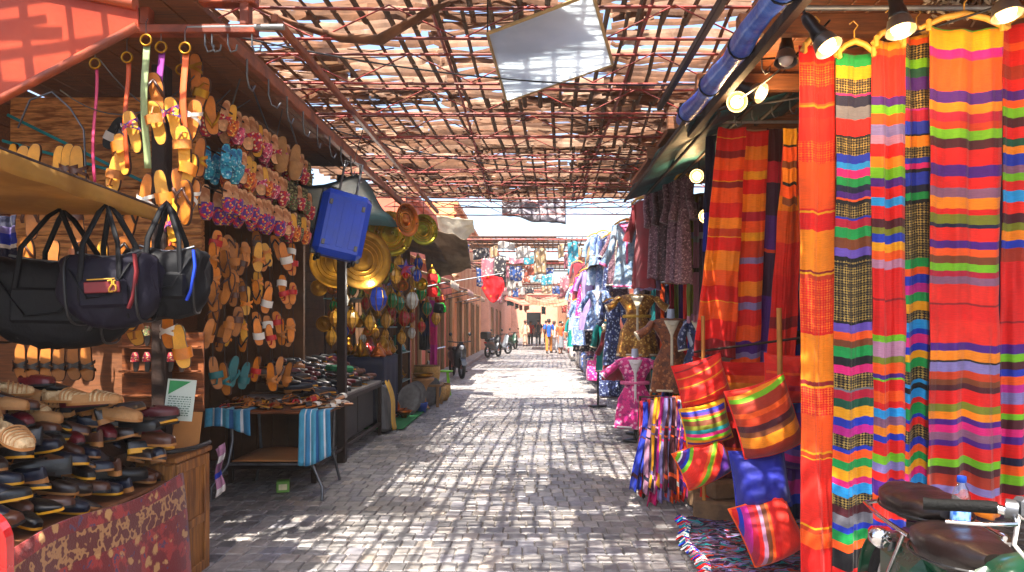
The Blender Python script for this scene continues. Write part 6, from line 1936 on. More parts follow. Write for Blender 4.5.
def cart():
    t = thing('display_cart', 'long metal framed cart with a dark shoe heap beyond the folding table', 'cart', (-2.45, 8.0, 0))
    m = MB(); m.box((0, 0, .72), (.84, 2.9, .04), bev=.008); ob('tabletop', m.mesh('tabletop', mat('grey worn board', '#6a6460', .8, 0, .3, 6)), t)
    for x in (-.38, .40):
        for y in (-1.42, 1.42):
            m = MB(); m.box((x, y, .36), (.045, .045, .72), bev=.004); ob('leg', m.mesh('leg', RUST), t)
    m = MB(); m.box((.40, 0, .16), (.04, 2.8, .04), bev=.004); m.box((.40, 0, .68), (.04, 2.8, .05), bev=.004); m.box((0, -1.42, .16), (.74, .04, .04), bev=.004); ob('rail', m.mesh('rail', RUST), t)
    m = MB()
    for k in range(3):
        m.box((.34, -.85 + .85 * k, .42), (.02, .8, .46), bev=.004)
    ob('side_board', m.mesh('side board', mat('dark grey side board', '#3a3634', .8, 0, .3, 6, .2, 40)), t)
    m = MB(); m.box((-.15, -1.05, .76), (.5, .5, .06), bev=.01); ob('tray', m.mesh('tray', mat('pale grey tray', '#8a8078', .7)), t)
    m = MB()
    for k in range(3):
        m.box((-.12 - .05 * k, .18, .77 + .085 * k), (.58 - .14 * k, 2.2 - .2 * k, .085), bev=.01)
    ob('riser', m.mesh('riser', DARKWALL), t)
    R = random.Random(77)
    for r in range(5):
        x = -2.12 - .1 * r; z = .76 + .07 * min(r, 4)
        y = 6.75 + .06 * r; c = 0
        while y < 9.3 - .1 * r and c < 22:
            k = R.choice([SHOE_KINDS[i] for i in (0, 4, 6, 7, 9, 10, 2, 5, 1)])
            yaw = -PI / 2 + R.uniform(-.9, .9)
            d = Vector((-math.sin(yaw), math.cos(yaw), 0)) * .14
            shoe(k[0], k[1], k[2], f'{k[4]} shoe on the metal cart, {ORD(c)} along in layer {["one", "two", "three", "four", "five"][r]}'.replace('slipper shoe', 'slipper').replace('loafer shoe', 'loafer'), 'dark shoes heaped on the metal cart', Vector((x - .05, y, z + R.uniform(0, .03))) - d, (R.uniform(-.2, .15), R.uniform(-.25, .25), yaw), R.uniform(.92, 1.05), k[3])
            c += 1; y += R.uniform(.105, .15)
    for i, (px, py, Y, mm) in enumerate(((240, 376, 7.0, LBROWN), (262, 376, 7.1, LBROWN), (280, 372, 7.2, LTAN))):
        p = at(px, py, Y)
        shoe('oxford', mm, SOLE_T, f'big brown ankle boot on the cart tray, {ORD(i)} one', 'boots on the cart tray', p, (0, 0, -1.2 + .4 * i), 1.25)
    m = MB(); m.box((0, 0, 0), (.3, .14, .07), bev=.02)
    tag(ob('green_pouch', m.mesh('green pouch', mat('emerald felt', '#1c7a4c', .8, 0, .2, 9)), None, (at(342, 388, 8).x, 7.9, 1.0), (0, .1, .8)), 'emerald green folded pouch on the dark shoe heap', 'pouch')
    # grey suitcase and yellow cloth at its end, green mat
    t = thing('grey_case', 'grey case leaning at the far end of the metal cart', 'case', (-2.0, 9.65, .02), (0, -.1, .0))
    m = MB(); m.box((0, 0, .33), (.16, .42, .62), bev=.04); ob('shell', m.mesh('shell', mat('grey case', '#5c5c60', .5, .2, .2, 6)), t)
    m = MB(); m.tube([(0, -.07, .63), (0, -.06, .68), (0, .06, .68), (0, .07, .63)], .01, 6); ob('handle', m.mesh('handle', BLACKMETAL), t)
    m = MB(); m.sheet(lambda u, v: (-1.98 + .03 * math.sin(v * 5) + .14 * v, 9.42 + .25 * u, .72 - .66 * v + .02 * math.sin(u * 7)), 8, 12)
    tag(solid(ob('yellow_cloth', m.mesh('yellow cloth', mat('mustard yellow cloth', '#c89a30', .7, 0, .2, 8))), .006), 'mustard yellow cloth draped beside the grey case', 'cloth')
    m = MB(); m.box((-2.2, 11.0, .035), (.8, 2.4, .012), bev=.003)
    tag(ob('green_mat', m.mesh('green mat', mat('green turf mat', '#1c6a34', .9, 0, .3, 30, .6, 120))), 'green mat on the ground in front of the brass stall', 'mat')


cart()


# ================================================================== BRASS STALL
def lathe_mesh(key, prof, m_, n=20):
    def build():
        b = MB(); b.lathe(prof, n); return b.mesh(key.replace('_', ' '), m_)
    return cached(('lathe', key, m_.name), build)


def brass_stall():
    # display furniture
    t = thing('brass_table', 'table under a dark navy cloth carrying brass pots', 'table', (-2.55, 10.35, 0))
    m = MB(); m.box((0, 0, 1.0), (.9, 1.0, .04), bev=.008); ob('tabletop', m.mesh('tabletop', WOOD_D), t)
    m = MB(); m.sheet(lambda u, v: (.46 + .02 * math.sin(u * 19) * v, -.52 + 1.04 * u, 1.022 - .95 * v), 30, 8); m.sheet(lambda u, v: (-.46 + .92 * u, -.515 - .02 * math.sin(u * 19) * v, 1.022 - .95 * v), 30, 8); m.box((0, 0, 1.026), (.94, 1.05, .008))
    solid(ob('navy_cloth', m.mesh('navy cloth', mat('dark navy cloth', '#0c1230', .8, 0, .3, 8)), t), .006)
    for x in (-.4, .4):
        for y in (-.45, .45):
            m = MB(); m.box((x, y, .49), (.05, .05, .98), bev=.004); ob('leg', m.mesh('leg', WOOD_D), t)
    sh = thing('shelf_unit', 'iron shelf unit with glass shelves of brassware', 'shelf', (-2.75, 11.9, 0))
    for x in (-.5, .5):
        for y in (-.9, .9):
            m = MB(); m.box((x, y, 1.0), (.035, .035, 2.0), bev=.003); ob('upright', m.mesh('upright', RUST), sh)
    for z in (.5, 1.0, 1.45, 1.9):
        m = MB(); m.box((0, 0, z), (1.05, 1.84, .02), bev=.004); ob('shelf', m.mesh('shelf', mat('grey green shelf', '#6a8a84', .35, .0, .15, 6)), sh)
    POT = [(0, 0), (.05, 0), (.09, .04), (.1, .09), (.07, .14), (.04, .165), (.045, .19), (.03, .2), (.012, .22), (.018, .235), (0, .25)]
    VASE = [(0, 0), (.05, 0), (.035, .03), (.07, .1), (.075, .16), (.04, .23), (.025, .28), (.045, .33), (.04, .33)]
    BOWL = [(0, 0), (.045, 0), (.04, .015), (.1, .07), (.13, .11), (.125, .11), (.09, .07), (0, .03)]
    TAGI = [(0, 0), (.13, 0), (.14, .03), (.125, .035), (.1, .09), (.05, .17), (.022, .2), (.028, .23), (0, .24)]
    SAMO = [(0, 0), (.07, 0), (.05, .04), (.1, .1), (.11, .2), (.09, .27), (.05, .3), (.06, .33), (.02, .36), (0, .39)]
    shapes = [('brass_pot', POT, 'teapot'), ('brass_vase', VASE, 'vase'), ('brass_bowl', BOWL, 'bowl'), ('lidded_dish', TAGI, 'dish'), ('brass_urn', SAMO, 'urn')]
    mats_ = [BRASS, COPPER, BRASS2, BRASS, mat('red glazed pottery', '#a01c1c', .3, 0, .15, 9, coat=.4), mat('blue glazed pottery', '#1c3c8c', .3, 0, .2, 9, coat=.4), BRASS, mat('green glazed pottery', '#1c6a4c', .3, 0, .2, 9, coat=.4)]
    mnames = ['brass', 'copper', 'greenish brass', 'bright brass', 'red glazed', 'blue glazed', 'polished brass', 'green glazed']
    R = random.Random(12)

    def put(k, mi, loc, label, group, s=1.):
        nm, pf, cat = shapes[k]
        t = thing({'brass_pot': 'teapot', 'brass_vase': 'vase', 'brass_bowl': 'bowl', 'lidded_dish': 'lidded_dish', 'brass_urn': 'urn'}[nm], label, cat, loc, (0, 0, R.uniform(0, 6)), group, s)
        ob('vessel', lathe_mesh(nm, pf, mats_[mi]), t)
        if k in (0, 4):
            def sp():
                b = MB(); b.tube([(.09, 0, .08), (.14, 0, .11), (.16, 0, .17), (.18, 0, .19)], [.018, .014, .009, .008], 8)
                return b.mesh('spout', mats_[mi])

            def hd():
                b = MB(); b.tube([(-.08, 0, .14), (-.14, 0, .15), (-.15, 0, .09), (-.09, 0, .05)], .007, 6)
                return b.mesh('handle', mats_[mi])
            ob('spout', cached(('spout', mi), sp), t); ob('handle', cached(('hdl', mi), hd), t)
    c = 0
    for r in range(3):
        for q in range(6):
            k, mi = R.randrange(5), R.choice([0, 0, 1, 3, 6, 4])
            put(k, mi, (-2.2 - .26 * r + R.uniform(-.02, .02), 9.95 + .17 * q, 1.032), f'{mnames[mi]} {shapes[k][2]} on the navy cloth table, {ORD(q)} along, row {["one", "two", "three"][r]}', 'brassware on the navy cloth table', R.uniform(.6, .95))
    for si, z in enumerate((.51, 1.01, 1.46, 1.91)):
        for r in range(2):
            for q in range(8):
                k, mi = R.randrange(5), R.choice([0, 0, 1, 2, 3, 6, 4, 5, 7])
                put(k, mi, (-2.36 - .3 * r + R.uniform(-.02, .02), 11.1 + .22 * q + R.uniform(-.03, .03), z), f'{mnames[mi]} {shapes[k][2]} on the {["lowest", "second", "third", "top"][si]} iron shelf, {ORD(q)} along, {"front" if r == 0 else "rear"} row', 'brassware on the iron shelves', R.uniform(.75, 1.05))
    # pots on the ground
    for i, (px, py, Y, k, mi, s) in enumerate(((385, 402, 10.6, 0, 0, 1.2), (395, 407, 11.0, 1, 1, 1.1), (399, 400, 11.2, 2, 1, 1.1), (388, 410, 10.4, 2, 1, 1.0), (383, 412, 10.3, 0, 1, .9), (404, 412, 10.9, 2, 1, 1.0), (410, 404, 11.5, 4, 0, 1.1), (378, 394, 10.4, 4, 0, 1.1), (393, 396, 11.2, 0, 2, 1.1))):
        p = at(px, py, Y); p.z = .045
        put(k, mi, p, f'{mnames[mi]} {shapes[k][2]} on the green mat, {ORD(i)} from the cart', 'brassware on the green mat', s)
    # round trays
    def tray(label, px, py, Y, r, m_, yaw, tilt=0.):
        p = at(px, py, Y)
        t = thing('round_tray', label, 'tray', p, None, 'round metal trays of the brass stall')
        X = Matrix.Rotation(yaw, 4, 'Z') @ Matrix.Rotation(tilt, 4, 'Y') @ Matrix.Rotation(PI / 2, 4, 'X')
        b = MB(); b.lathe([(0, .0), (r * .25, .004), (r * .28, .0), (r * .8, .0), (r * .86, .012), (r * .98, .03), (r, .026), (r * .87, .004), (0, -.01)], 36, X=X); ob('dish', b.mesh('dish', m_), t)
        b = MB()
        for q in (.4, .55, .7):
            b.tube([(r * q * math.cos(a), r * q * math.sin(a), .004) for a in [2 * PI * k / 32 for k in range(32)]], .005, 5, X=X, closed=True)
        ob('engraved_ring', b.mesh('engraved ring', BRASS), t)
        b = MB(); b.tube([X @ Vector((0, r, .01)), X @ Vector((0, r, .01)) + Vector((0, .02, .25))], .004, 4); ob('hanging_wire', b.mesh('hanging wire', RUST), t)
    tray('big round brass tray hanging behind the blue suitcase', 362, 260, 8.6, .37, mat('aged brass', '#7c5a20', .42, 1., .3, 9, .25, 40), .55)
    tray('greenish brass tray hanging beside the suitcase, the inner one', 390, 234, 9.2, .30, BRASS2, .5, .2)
    tray('small orange copper tray hanging edge on above the green trays', 406, 220, 8.8, .21, COPPER, 1.0)
    tray('greenish brass tray hanging beside the suitcase, the outer one', 423, 230, 9.8, .22, BRASS2, .6)
    tray('brass tray hanging low behind the big brass tray', 336, 262, 8.9, .34, BRASS, .5)
    R3 = random.Random(14)
    for i in range(14):
        tray(f'small {["brass", "copper", "greenish brass"][i % 3]} plate hung above the brass shelves, {ORD(i)} counted from the cart', 322 + (i % 9) * 12 + R3.uniform(-4, 4), 284 + (i // 9) * 40 + R3.uniform(-10, 10), 10.2 + R3.uniform(0, .6), R3.uniform(.07, .13), [BRASS, COPPER, BRASS2][i % 3], .5 + R3.uniform(-.3, .3))
    for i, (px, py, Y) in enumerate(((409, 398, 11.2), (414, 392, 11.7), (430, 394, 12.6))):
        p = at(px, py, Y)
        t = thing('leaning_tray', ('oval steel tray leaning on the brass stall, first from the cart', 'oval steel tray leaning on the brass stall, second from the cart', 'oval steel tray leaning past the wooden stand')[i], 'tray', (p.x, p.y, .285), (0, .28, .5), 'steel trays leaning on the brass stall')
        b = MB(); b.lathe([(0, 0), (.15, 0), (.2, .02), (.205, .016), (.15, -.006), (0, -.006)], 28, X=Matrix.Rotation(PI / 2, 4, 'X') @ Matrix.Scale(1.3, 4, (0, 1, 0)))
        ob('dish', b.mesh('dish', STEEL), t)
    # lanterns hung from the canopy
    cols = [('blue', '#2040b0'), ('green', '#109040'), ('red', '#c01818'), ('white', '#d8d8d0'), ('amber', '#f0b040'), ('emerald', '#0c7a50')]

    def lantern(px, py, Y, ci, i, s=1., row=None):
        p = at(px, py, Y)
        nm_, hx = cols[ci]
        t = thing('hanging_lantern', (f'{nm_} glass lantern hung at the brass stall, {ORD(i)} along the canopy' if row is None else f'small {nm_} lantern in {["line one", "line two", "line three", "line four"][row]} above the brass shelves, {ORD(i)} along'), 'lantern', p, None, 'lanterns hung at the brass stall', s)

        def body():
            b = MB(); b.lathe([(.03, -.14), (.08, -.08), (.1, 0), (.075, .08), (.035, .12)], 8, smooth=False); return b.mesh('glass body', mat('%s lantern glass' % nm_, hx, .15, 0, .3, 14, transl=.35, coat=.4))

        def cage():
            b = MB(); b.lathe([(0, -.2), (.012, -.18), (.01, -.16), (.035, -.14), (.03, -.135)], 10); b.lathe([(.04, .115), (.05, .13), (.03, .16), (.012, .2), (0, .22)], 10)
            for k in range(8):
                a = 2 * PI * k / 8
                b.tube([(r * 1.03 * math.cos(a), r * 1.03 * math.sin(a), z) for r, z in ((.03, -.14), (.08, -.08), (.1, 0), (.075, .08), (.035, .12))], .005, 4)
            return b.mesh('cage', BRASS)

        def ch():
            b = MB(); b.tube([(0, 0, .22), (0, 0, .6)], .004, 4); return b.mesh('chain', RUST)
        ob('glass_body', cached(('lb', ci), body), t); ob('cage', cached('lcage', cage), t); ob('chain', cached('lchain', ch), t)
    for i, (px, py, Y, ci, s) in enumerate(((378, 298, 9.3, 0, 1.25), (392, 300, 9.8, 1, .8), (399, 303, 10.0, 5, .8), (386, 320, 9.9, 4, .8), (412, 300, 10.4, 3, 1.), (421, 292, 10.8, 1, .9), (427, 308, 11, 5, .8), (404, 318, 10.4, 2, .9), (370, 322, 9.6, 4, .8), (417, 275, 10.2, 0, .7), (406, 272, 10.0, 2, .7), (432, 275, 11.2, 4, .8), (396, 276, 10.0, 4, .8), (440, 300, 12, 2, .9), (436, 318, 12, 4, .8), (352, 318, 9.2, 4, .9), (343, 300, 9.0, 3, .8), (335, 318, 9.0, 4, .8))):
        lantern(px, py, Y, ci, i, s)
    R2 = random.Random(41)
    k = 0
    for row in range(4):
        for q in range(9):
            lantern(330 + q * 11.5 + R2.uniform(-4, 4), 262 + row * 24 + R2.uniform(-8, 8), 9.3 + q * .2 + R2.uniform(-.1, .5), R2.choice([4, 3, 3, 4, 2, 1, 0]), q, R2.uniform(.5, .8), row)
            k += 1
    # the small lit lamp among the lanterns
    p = at(366, 277, 8.75)
    t = thing('work_lamp', 'small white lit lamp shining below the big brass tray', 'lamp', p)
    b = MB(); b.lathe([(0, -.05), (.03, -.03), (.04, 0), (.03, .03), (.015, .05), (0, .05)], 14); ob('bulb', b.mesh('bulb', mat('cool lit bulb', '#e8f4ff', .3, emis='#c8e4ff', est=9)), t)
    b = MB(); b.lathe([(.016, .045), (.02, .06), (.02, .1), (0, .11)], 12); b.tube([(0, 0, .1), (0, 0, .7)], .005, 5); ob('socket', b.mesh('socket', BLACKMETAL), t)
    L = bpy.data.lights.new('work lamp light', 'POINT'); L.energy = 28; L.color = (1, .92, .8); L.shadow_soft_size = .06
    lo = bpy.data.objects.new('lamp_light', L); COL.objects.link(lo); lo.parent = t; lo.location = (.1, -.1, -.08)
    # star lamp, fez hats
    p = at(406, 268, 9.9)
    b = MB()
    pts = [((.13 if k % 2 == 0 else .055) * math.sin(2 * PI * k / 10), (.13 if k % 2 == 0 else .055) * math.cos(2 * PI * k / 10)) for k in range(10)]
    n = 10
    b.add([(x, 0, z) for x, z in pts] + [(0, -.05, 0), (0, .05, 0)], [(i, (i + 1) % n, n) for i in range(n)] + [((i + 1) % n, i, n + 1) for i in range(n)])
    tag(ob('star_lantern', b.mesh('star lantern', mat('blue red star glass', '#3a3a8c', .3, .2, .2, 9, 0, 60, '#a02030', 9)), None, p), 'small blue and red star lantern under the canopy', 'lantern')
    for i, (px, py, Y, c_) in enumerate(((433, 296, 11.0, '#c01414'), (439, 312, 11.4, '#101010'), (433, 283, 11.0, '#b01418'))):
        p = at(px, py, Y)
        t = thing('fez_hat', ('red felt hat with green tassel hanging at the brass stall', 'black hat with green tassels hanging at the brass stall', 'small dark red felt hat hanging above the red one')[i], 'hat', p, (.2, .1, 0), 'hats hung at the brass stall')
        b = MB(); b.lathe([(.10, 0), (.085, .14), (0, .145), (0, .13), (.08, .125), (.095, 0)], 18); ob('crown', b.mesh('crown', mat('felt ' + c_, c_, .9, 0, .2, 9)), t)
        b = MB(); b.tube([(0, 0, .145), (.06, -.03, .16), (.1, -.05, .1), (.1, -.06, .02)], [.006, .008, .018, .026], 8); ob('tassel', b.mesh('tassel', mat('green tassel', '#1c9a34', .8)), t)
    # carved stand, drum and blue pot
    t = thing('carved_stand', 'pale carved wooden stand with a brass dish past the brass stall', 'stand', (at(423, 400, 12.2).x, 12.2, .02))
    b = MB(); b.lathe([(0, 0), (.12, 0), (.10, .04), (.06, .1), (.05, .3), (.1, .42), (.19, .5), (.2, .54), (0, .54)], 18); ob('body', b.mesh('body', mat('pale carved wood', '#b07c48', .6, 0, .25, 9, .4, 40)), t)
    b = MB(); b.lathe([(0, .545), (.12, .55), (.2, .62), (.19, .62), (.1, .57), (0, .56)], 20); ob('dish', b.mesh('dish', BRASS), t)
    t = thing('blue_pot', 'small cobalt blue pot on the setts below the carved stand', 'pot', (at(423, 408, 11.9).x, 11.75, .02))
    b = MB(); b.lathe([(0, 0), (.07, 0), (.1, .12), (.105, .16), (.09, .16), (.08, .1), (0, .02)], 18); ob('vessel', b.mesh('vessel', mat('cobalt glaze', '#0c3c9c', .3, coat=.4)), t)
    b = MB(); b.tube([(.103 * math.cos(k * PI / 10), .103 * math.sin(k * PI / 10), .155) for k in range(20)], .008, 6, closed=True); ob('rim', b.mesh('rim', mat('cobalt rim', '#2c64c4', .3)), t)
    for i, (px, py, Y) in enumerate(((430, 360, 12.8), (424, 352, 12.9), (436, 368, 13.2), (441, 362, 13.6))):
        p = at(px, py, Y)
        t = thing('woven_basket', f'woven straw basket stacked past the brass stall, {ORD(i)} one', 'basket', (p.x, p.y, .02 if i in (2, 3) else .42), None, 'baskets past the brass stall', .95)
        b = MB(); b.lathe([(0, 0), (.13, 0), (.18, .1), (.2, .2), (.19, .33), (.175, .33), (.18, .2), (0, .03)], 20); ob('bowl', b.mesh('bowl', mat('straw basket', '#b48848', .8, 0, .3, 30, .6, 90)), t)
        b = MB(); b.tube([(.18 * math.cos(k * PI / 10), .18 * math.sin(k * PI / 10), .33) for k in range(20)], .014, 6, closed=True); ob('rim', b.mesh('rim', mat('dark straw', '#7a5428', .8)), t)
    t = thing('basket_bench', 'low plank bench under the straw baskets', 'bench', (-1.95, 12.85, 0))
    b = MB(); b.box((0, 0, .39), (.6, .6, .04), bev=.006); ob('seat', b.mesh('seat', WOOD_P), t)
    for x in (-.25, .25):
        for y in (-.25, .25):
            b = MB(); b.box((x, y, .185), (.05, .05, .37), bev=.004); ob('leg', b.mesh('leg', WOOD_P), t)
    # green table top beyond
    b = MB(); b.lathe([(0, .5), (.2, .5), (.21, .52), (0, .53)], 18)
    t = thing('lime_stool', 'lime green plastic stool past the straw baskets', 'stool', (at(443, 372, 14.4).x, 14.4, .02))
    ob('seat', b.mesh('seat', mat('lime plastic', '#78c81c', .4, 0, .1, 6)), t)
    for k in range(4):
        a = PI / 4 + PI / 2 * k
        b = MB(); b.tube([(.13 * math.cos(a), .13 * math.sin(a), .5), (.2 * math.cos(a), .2 * math.sin(a), 0)], .016, 6); ob('leg', b.mesh('leg', mat('lime plastic', '#78c81c')), t)


brass_stall()


# hooks along the eave rail
for i in range(9):
    y = 4.15 + i * .34
    m = MB(); m.tube([(0, 0, 0), (0, 0, -.10), (.0, .02, -.16), (.0, .06, -.17), (0, .085, -.13)], .006, 6)
    tag(ob('meat_hook', m.mesh('meat hook', STEEL), None, (-1.69, y, 3.07), (0, 0, U(-.8, .8))), f'bent steel hook on the red eave rail, {ORD(i)} down the street', 'hook', 'hooks on the red eave rail')
for i, px in enumerate((212, 228, 252, 205)):
    p = at(px, 30, 3.8)
    m = MB(); m.tube([(0, 0, 0), (0, 0, -.08), (.015, 0, -.12), (.045, 0, -.11), (.05, 0, -.08)], .005, 6)
    tag(ob('wire_hook', m.mesh('wire hook', STEEL), None, p), f'wire hook on the galvanised pipe, {ORD(i)} along it', 'hook', 'hooks on the galvanised pipe')
for i, (a, b, s) in enumerate(((at(60, 90, 3.9), at(200, 70, 4.3), .2), (at(150, 95, 4.4), at(250, 100, 4.8), .12), (at(100, 60, 4.0), at(230, 90, 4.8), .25))):
    cable('loose_wire', f'loose pale wire drooping over the slipper stall, {ORD(i)} of three', catenary(a, b, s), .004, STEEL)
# ================================================================== PEOPLE DOWN THE STREET
SKIN = mat('skin', '#9a6448', .55, 0, .1, 9)


def skinned(name, pts, edges, radii, m_, parent, root=0, sub=1):
    me = bpy.data.meshes.new(name.replace('_', ' '))
    me.from_pydata([Vector(p) for p in pts], edges, [])
    me.materials.append(m_)
    o = ob(name, me, parent)
    sk = o.modifiers.new('skin', 'SKIN')
    L = me.skin_vertices[0].data if me.skin_vertices else None
    if L is None:
        return o
    for i, r in enumerate(radii):
        L[i].radius = (r, r) if not isinstance(r, tuple) else r
        L[i].use_root = (i == root)
    s = o.modifiers.new('smooth', 'SUBSURF'); s.levels = sub; s.render_levels = sub + 1
    return o


def skin_tubes(name, chains, m_, parent):
    """clothing: closed tapered tubes joined in one mesh"""
    b = MB()
    for pts, rr, fl in chains:
        b.tube(pts, rr, 14, flat=fl)
    return ob(name, b.mesh(name.replace('_', ' '), m_), parent)


def person(label, x, y, h, yaw, shirt, legs, hair, stride=.2, skirt=False, robe=False, bag=None, group='people walking down the street'):
    k = h / 1.72
    t = thing('person', label, 'person', (x, y, .015), (0, 0, yaw), group, k)
    s = stride
    J = dict(pel=(0, 0, .92), wai=(0, 0, 1.08), che=(0, -.01, 1.30), nek=(0, -.01, 1.46), hd0=(0, -.02, 1.54), hd1=(0, -.02, 1.64),
             lsh=(.17, 0, 1.40), lel=(.23, .06 * s / .2, 1.13), lwr=(.22, -.10 * s / .2, .90), lha=(.215, -.13 * s / .2, .82),
             rsh=(-.17, 0, 1.40), rel=(-.23, -.02, 1.13), rwr=(-.22, .10 * s / .2, .91), rha=(-.215, .12 * s / .2, .83),
             lhi=(.09, 0, .88), lkn=(.10, s * .35, .50), lan=(.10, s * 1.1, .09), lto=(.11, s * 1.1 - .16, .03),
             rhi=(-.09, 0, .88), rkn=(-.10, -s * .75, .50), ran=(-.10, -s * .9, .08), rto=(-.11, -s * .9 - .18, .03))
    n = list(J)
    E = [('pel', 'wai'), ('wai', 'che'), ('che', 'nek'), ('nek', 'hd0'), ('hd0', 'hd1'), ('che', 'lsh'), ('lsh', 'lel'), ('lel', 'lwr'), ('lwr', 'lha'), ('che', 'rsh'), ('rsh', 'rel'), ('rel', 'rwr'), ('rwr', 'rha'),
         ('pel', 'lhi'), ('lhi', 'lkn'), ('lkn', 'lan'), ('lan', 'lto'), ('pel', 'rhi'), ('rhi', 'rkn'), ('rkn', 'ran'), ('ran', 'rto')]
    rad = dict(pel=(.13, .1), wai=(.12, .09), che=(.14, .1), nek=.05, hd0=.075, hd1=.085, lsh=.06, lel=.042, lwr=.03, lha=.036, rsh=.06, rel=.042, rwr=.03, rha=.036, lhi=.085, lkn=.058, lan=.038, lto=.035, rhi=.085, rkn=.058, ran=.038, rto=.035)
    skinned('body', [J[q] for q in n], [(n.index(a), n.index(b)) for a, b in E], [rad[q] for q in n], SKIN, t, 0)
    # fingers of each hand
    for hd in ('lha', 'rha'):
        p = Vector(J[hd]); b = MB()
        for f in range(4):
            a = p + Vector((0, -.03 + .02 * f, -.02)); b.tube([a, a + Vector((0, -.004, -.035)), a + Vector((0, -.014, -.06 - .01 * (f in (1, 2))))], [.009, .008, .006], 6)
        b.tube([p + Vector((0, -.035, .02)), p + Vector((0, -.06, -.005)), p + Vector((0, -.065, -.03))], [.010, .009, .007], 6)
        ob('hand', b.mesh('hand', SKIN), t)
    c = lambda q, d=(0, 0, 0): Vector(J[q]) + Vector(d)
    hem = .55 if robe else .84
    if robe:
        skin_tubes('robe', [([c('nek', (0, 0, -.02)), c('che'), c('wai'), c('pel'), (0, 0, .5), (0, 0, .12)], [.08, .19, .17, .2, .23, .27], .7), ([c('lsh', (-.03, 0, .02)), c('lel'), c('lwr', (0, 0, .02))], [.085, .085, .08], 1), ([c('rsh', (.03, 0, .02)), c('rel'), c('rwr', (0, 0, .02))], [.085, .085, .08], 1)], shirt, t)
    else:
        skin_tubes('shirt', [([c('nek', (0, 0, -.02)), c('che', (0, 0, .08)), c('che'), c('wai'), c('pel', (0, 0, -.04)), (0, 0, hem)], [.07, .16, .18, .165, .172, .175], .68), ([c('lsh', (-.04, 0, .02)), c('lsh', (.02, 0, -.06)), c('lel', (0, 0, .08))], [.085, .075, .068], 1), ([c('rsh', (.04, 0, .02)), c('rsh', (-.02, 0, -.06)), c('rel', (0, 0, .08))], [.085, .075, .068], 1)], shirt, t)
        if skirt:
            skin_tubes('skirt', [([(0, 0, .98), (0, 0, .8), (0, 0, .35)], [.16, .19, .25], .75)], legs, t)
        else:
            low = .12
            skin_tubes('trousers', [([(0, 0, .98), (0, 0, .84)], [.165, .17], .7)] + [([c(a + 'hi', (0, 0, .03)), c(a + 'kn'), c(a + 'an', (0, 0, .04))], [.105, .078, .068], 1) for a in 'lr'], legs, t)
    for a in 'lr':
        p, q = c(a + 'an', (0, .04, -.05)), c(a + 'to', (0, -.02, 0))
        b = MB(); b.tube([p, (p + q) / 2, q], [.042, .046, .034], 10, flat=.8)
        ob('shoe', b.mesh('shoe', LDARK), t)
    # face and hair
    b = MB()
    for sx in (-1, 1):
        b.lathe([(0, -.008), (.009, 0), (0, .008)], 8, X=Matrix.Translation((sx * .03, -.102, 1.605)))
    ob('eyes', b.mesh('eyes', mat('eye', '#1a1210', .3)), t)
    b = MB(); b.tube([(0, -.1, 1.6), (0, -.122, 1.572), (0, -.105, 1.562)], [.008, .014, .008], 6); b.tube([(-.022, -.098, 1.535), (0, -.104, 1.533), (.022, -.098, 1.535)], .006, 6)
    for sx in (-1, 1):
        b.lathe([(0, -.03), (.014, -.015), (.016, .01), (0, .03)], 8, X=Matrix.Translation((sx * .088, -.02, 1.59)))
    ob('face_features', b.mesh('face features', mat('skin darker', '#8a5640', .55, 0, .1, 9)), t)
    b = MB()
    b.sheet(lambda u, v: (.096 * math.sin(PI * .62 * v) * math.cos(2 * PI * u), -.012 + .108 * math.sin(PI * .62 * v) * math.sin(2 * PI * u) + (.02 if math.sin(2 * PI * u) < -.3 and v > .6 else 0), 1.62 + .108 * math.cos(PI * .62 * v) + (.07 * v if math.sin(2 * PI * u) < -.2 else 0)), 20, 8)
    ob('hair', b.mesh('hair', hair), t)
    if bag:
        b = MB(); b.box((0, .2, 1.2), (.3, .16, .42), bev=.06); ob('backpack', b.mesh('backpack', bag), t)


BLK = mat('black hair', '#0c0a0a', .6); BRN = mat('brown hair', '#2c1a10', .6); WSC = mat('white head scarf', '#d8d4cc', .8)
cl = lambda nm, hx: mat(nm, hx, .85, 0, .15, 8, .2, 40)
person('person in a blue shirt and ochre trousers walking away in mid street', .86, 35.6, 1.74, PI, cl('blue shirt', '#1450b0'), cl('ochre trousers', '#b4702c'), BLK, .2)
person('person in a pale top and white trousers walking beside the blue shirt', 1.14, 36.2, 1.64, PI - .1, cl('pale top', '#c8c0c0'), cl('white trousers', '#c8ccd4'), BRN, .18)
person('person in an orange top and grey skirt at the garment side', 1.42, 35.0, 1.62, .3, cl('orange top', '#d8541c'), cl('grey skirt', '#70747c'), BLK, .12, skirt=True)
person('person in a black shirt far off beside the dark gate', .42, 47.4, 1.76, PI, cl('black shirt', '#15171c'), cl('dark trousers', '#20242c'), BLK, .2)
person('person in a long pale robe standing far off by the parked bikes', -.45, 46.8, 1.72, 0, cl('pale robe', '#c8a890'), cl('grey skirt', '#70747c'), WSC, .05, robe=True)
person('person in a red top far off between the pale robe and the black shirt', -.1, 48.2, 1.68, 0, cl('red top', '#a82420'), cl('dark trousers', '#20242c'), BLK, .2)
person('person in a navy top with a backpack farthest down the street', 1.1, 55, 1.75, PI, cl('navy top', '#182448'), cl('dark trousers', '#20242c'), BLK, .2, bag=cl('green backpack', '#2c5a3c'))
person('person in a rose top with white head scarf beyond the orange top', 2.0, 46, 1.6, .2, cl('rose top', '#c8889c'), cl('grey skirt', '#70747c'), WSC, .1, skirt=True)


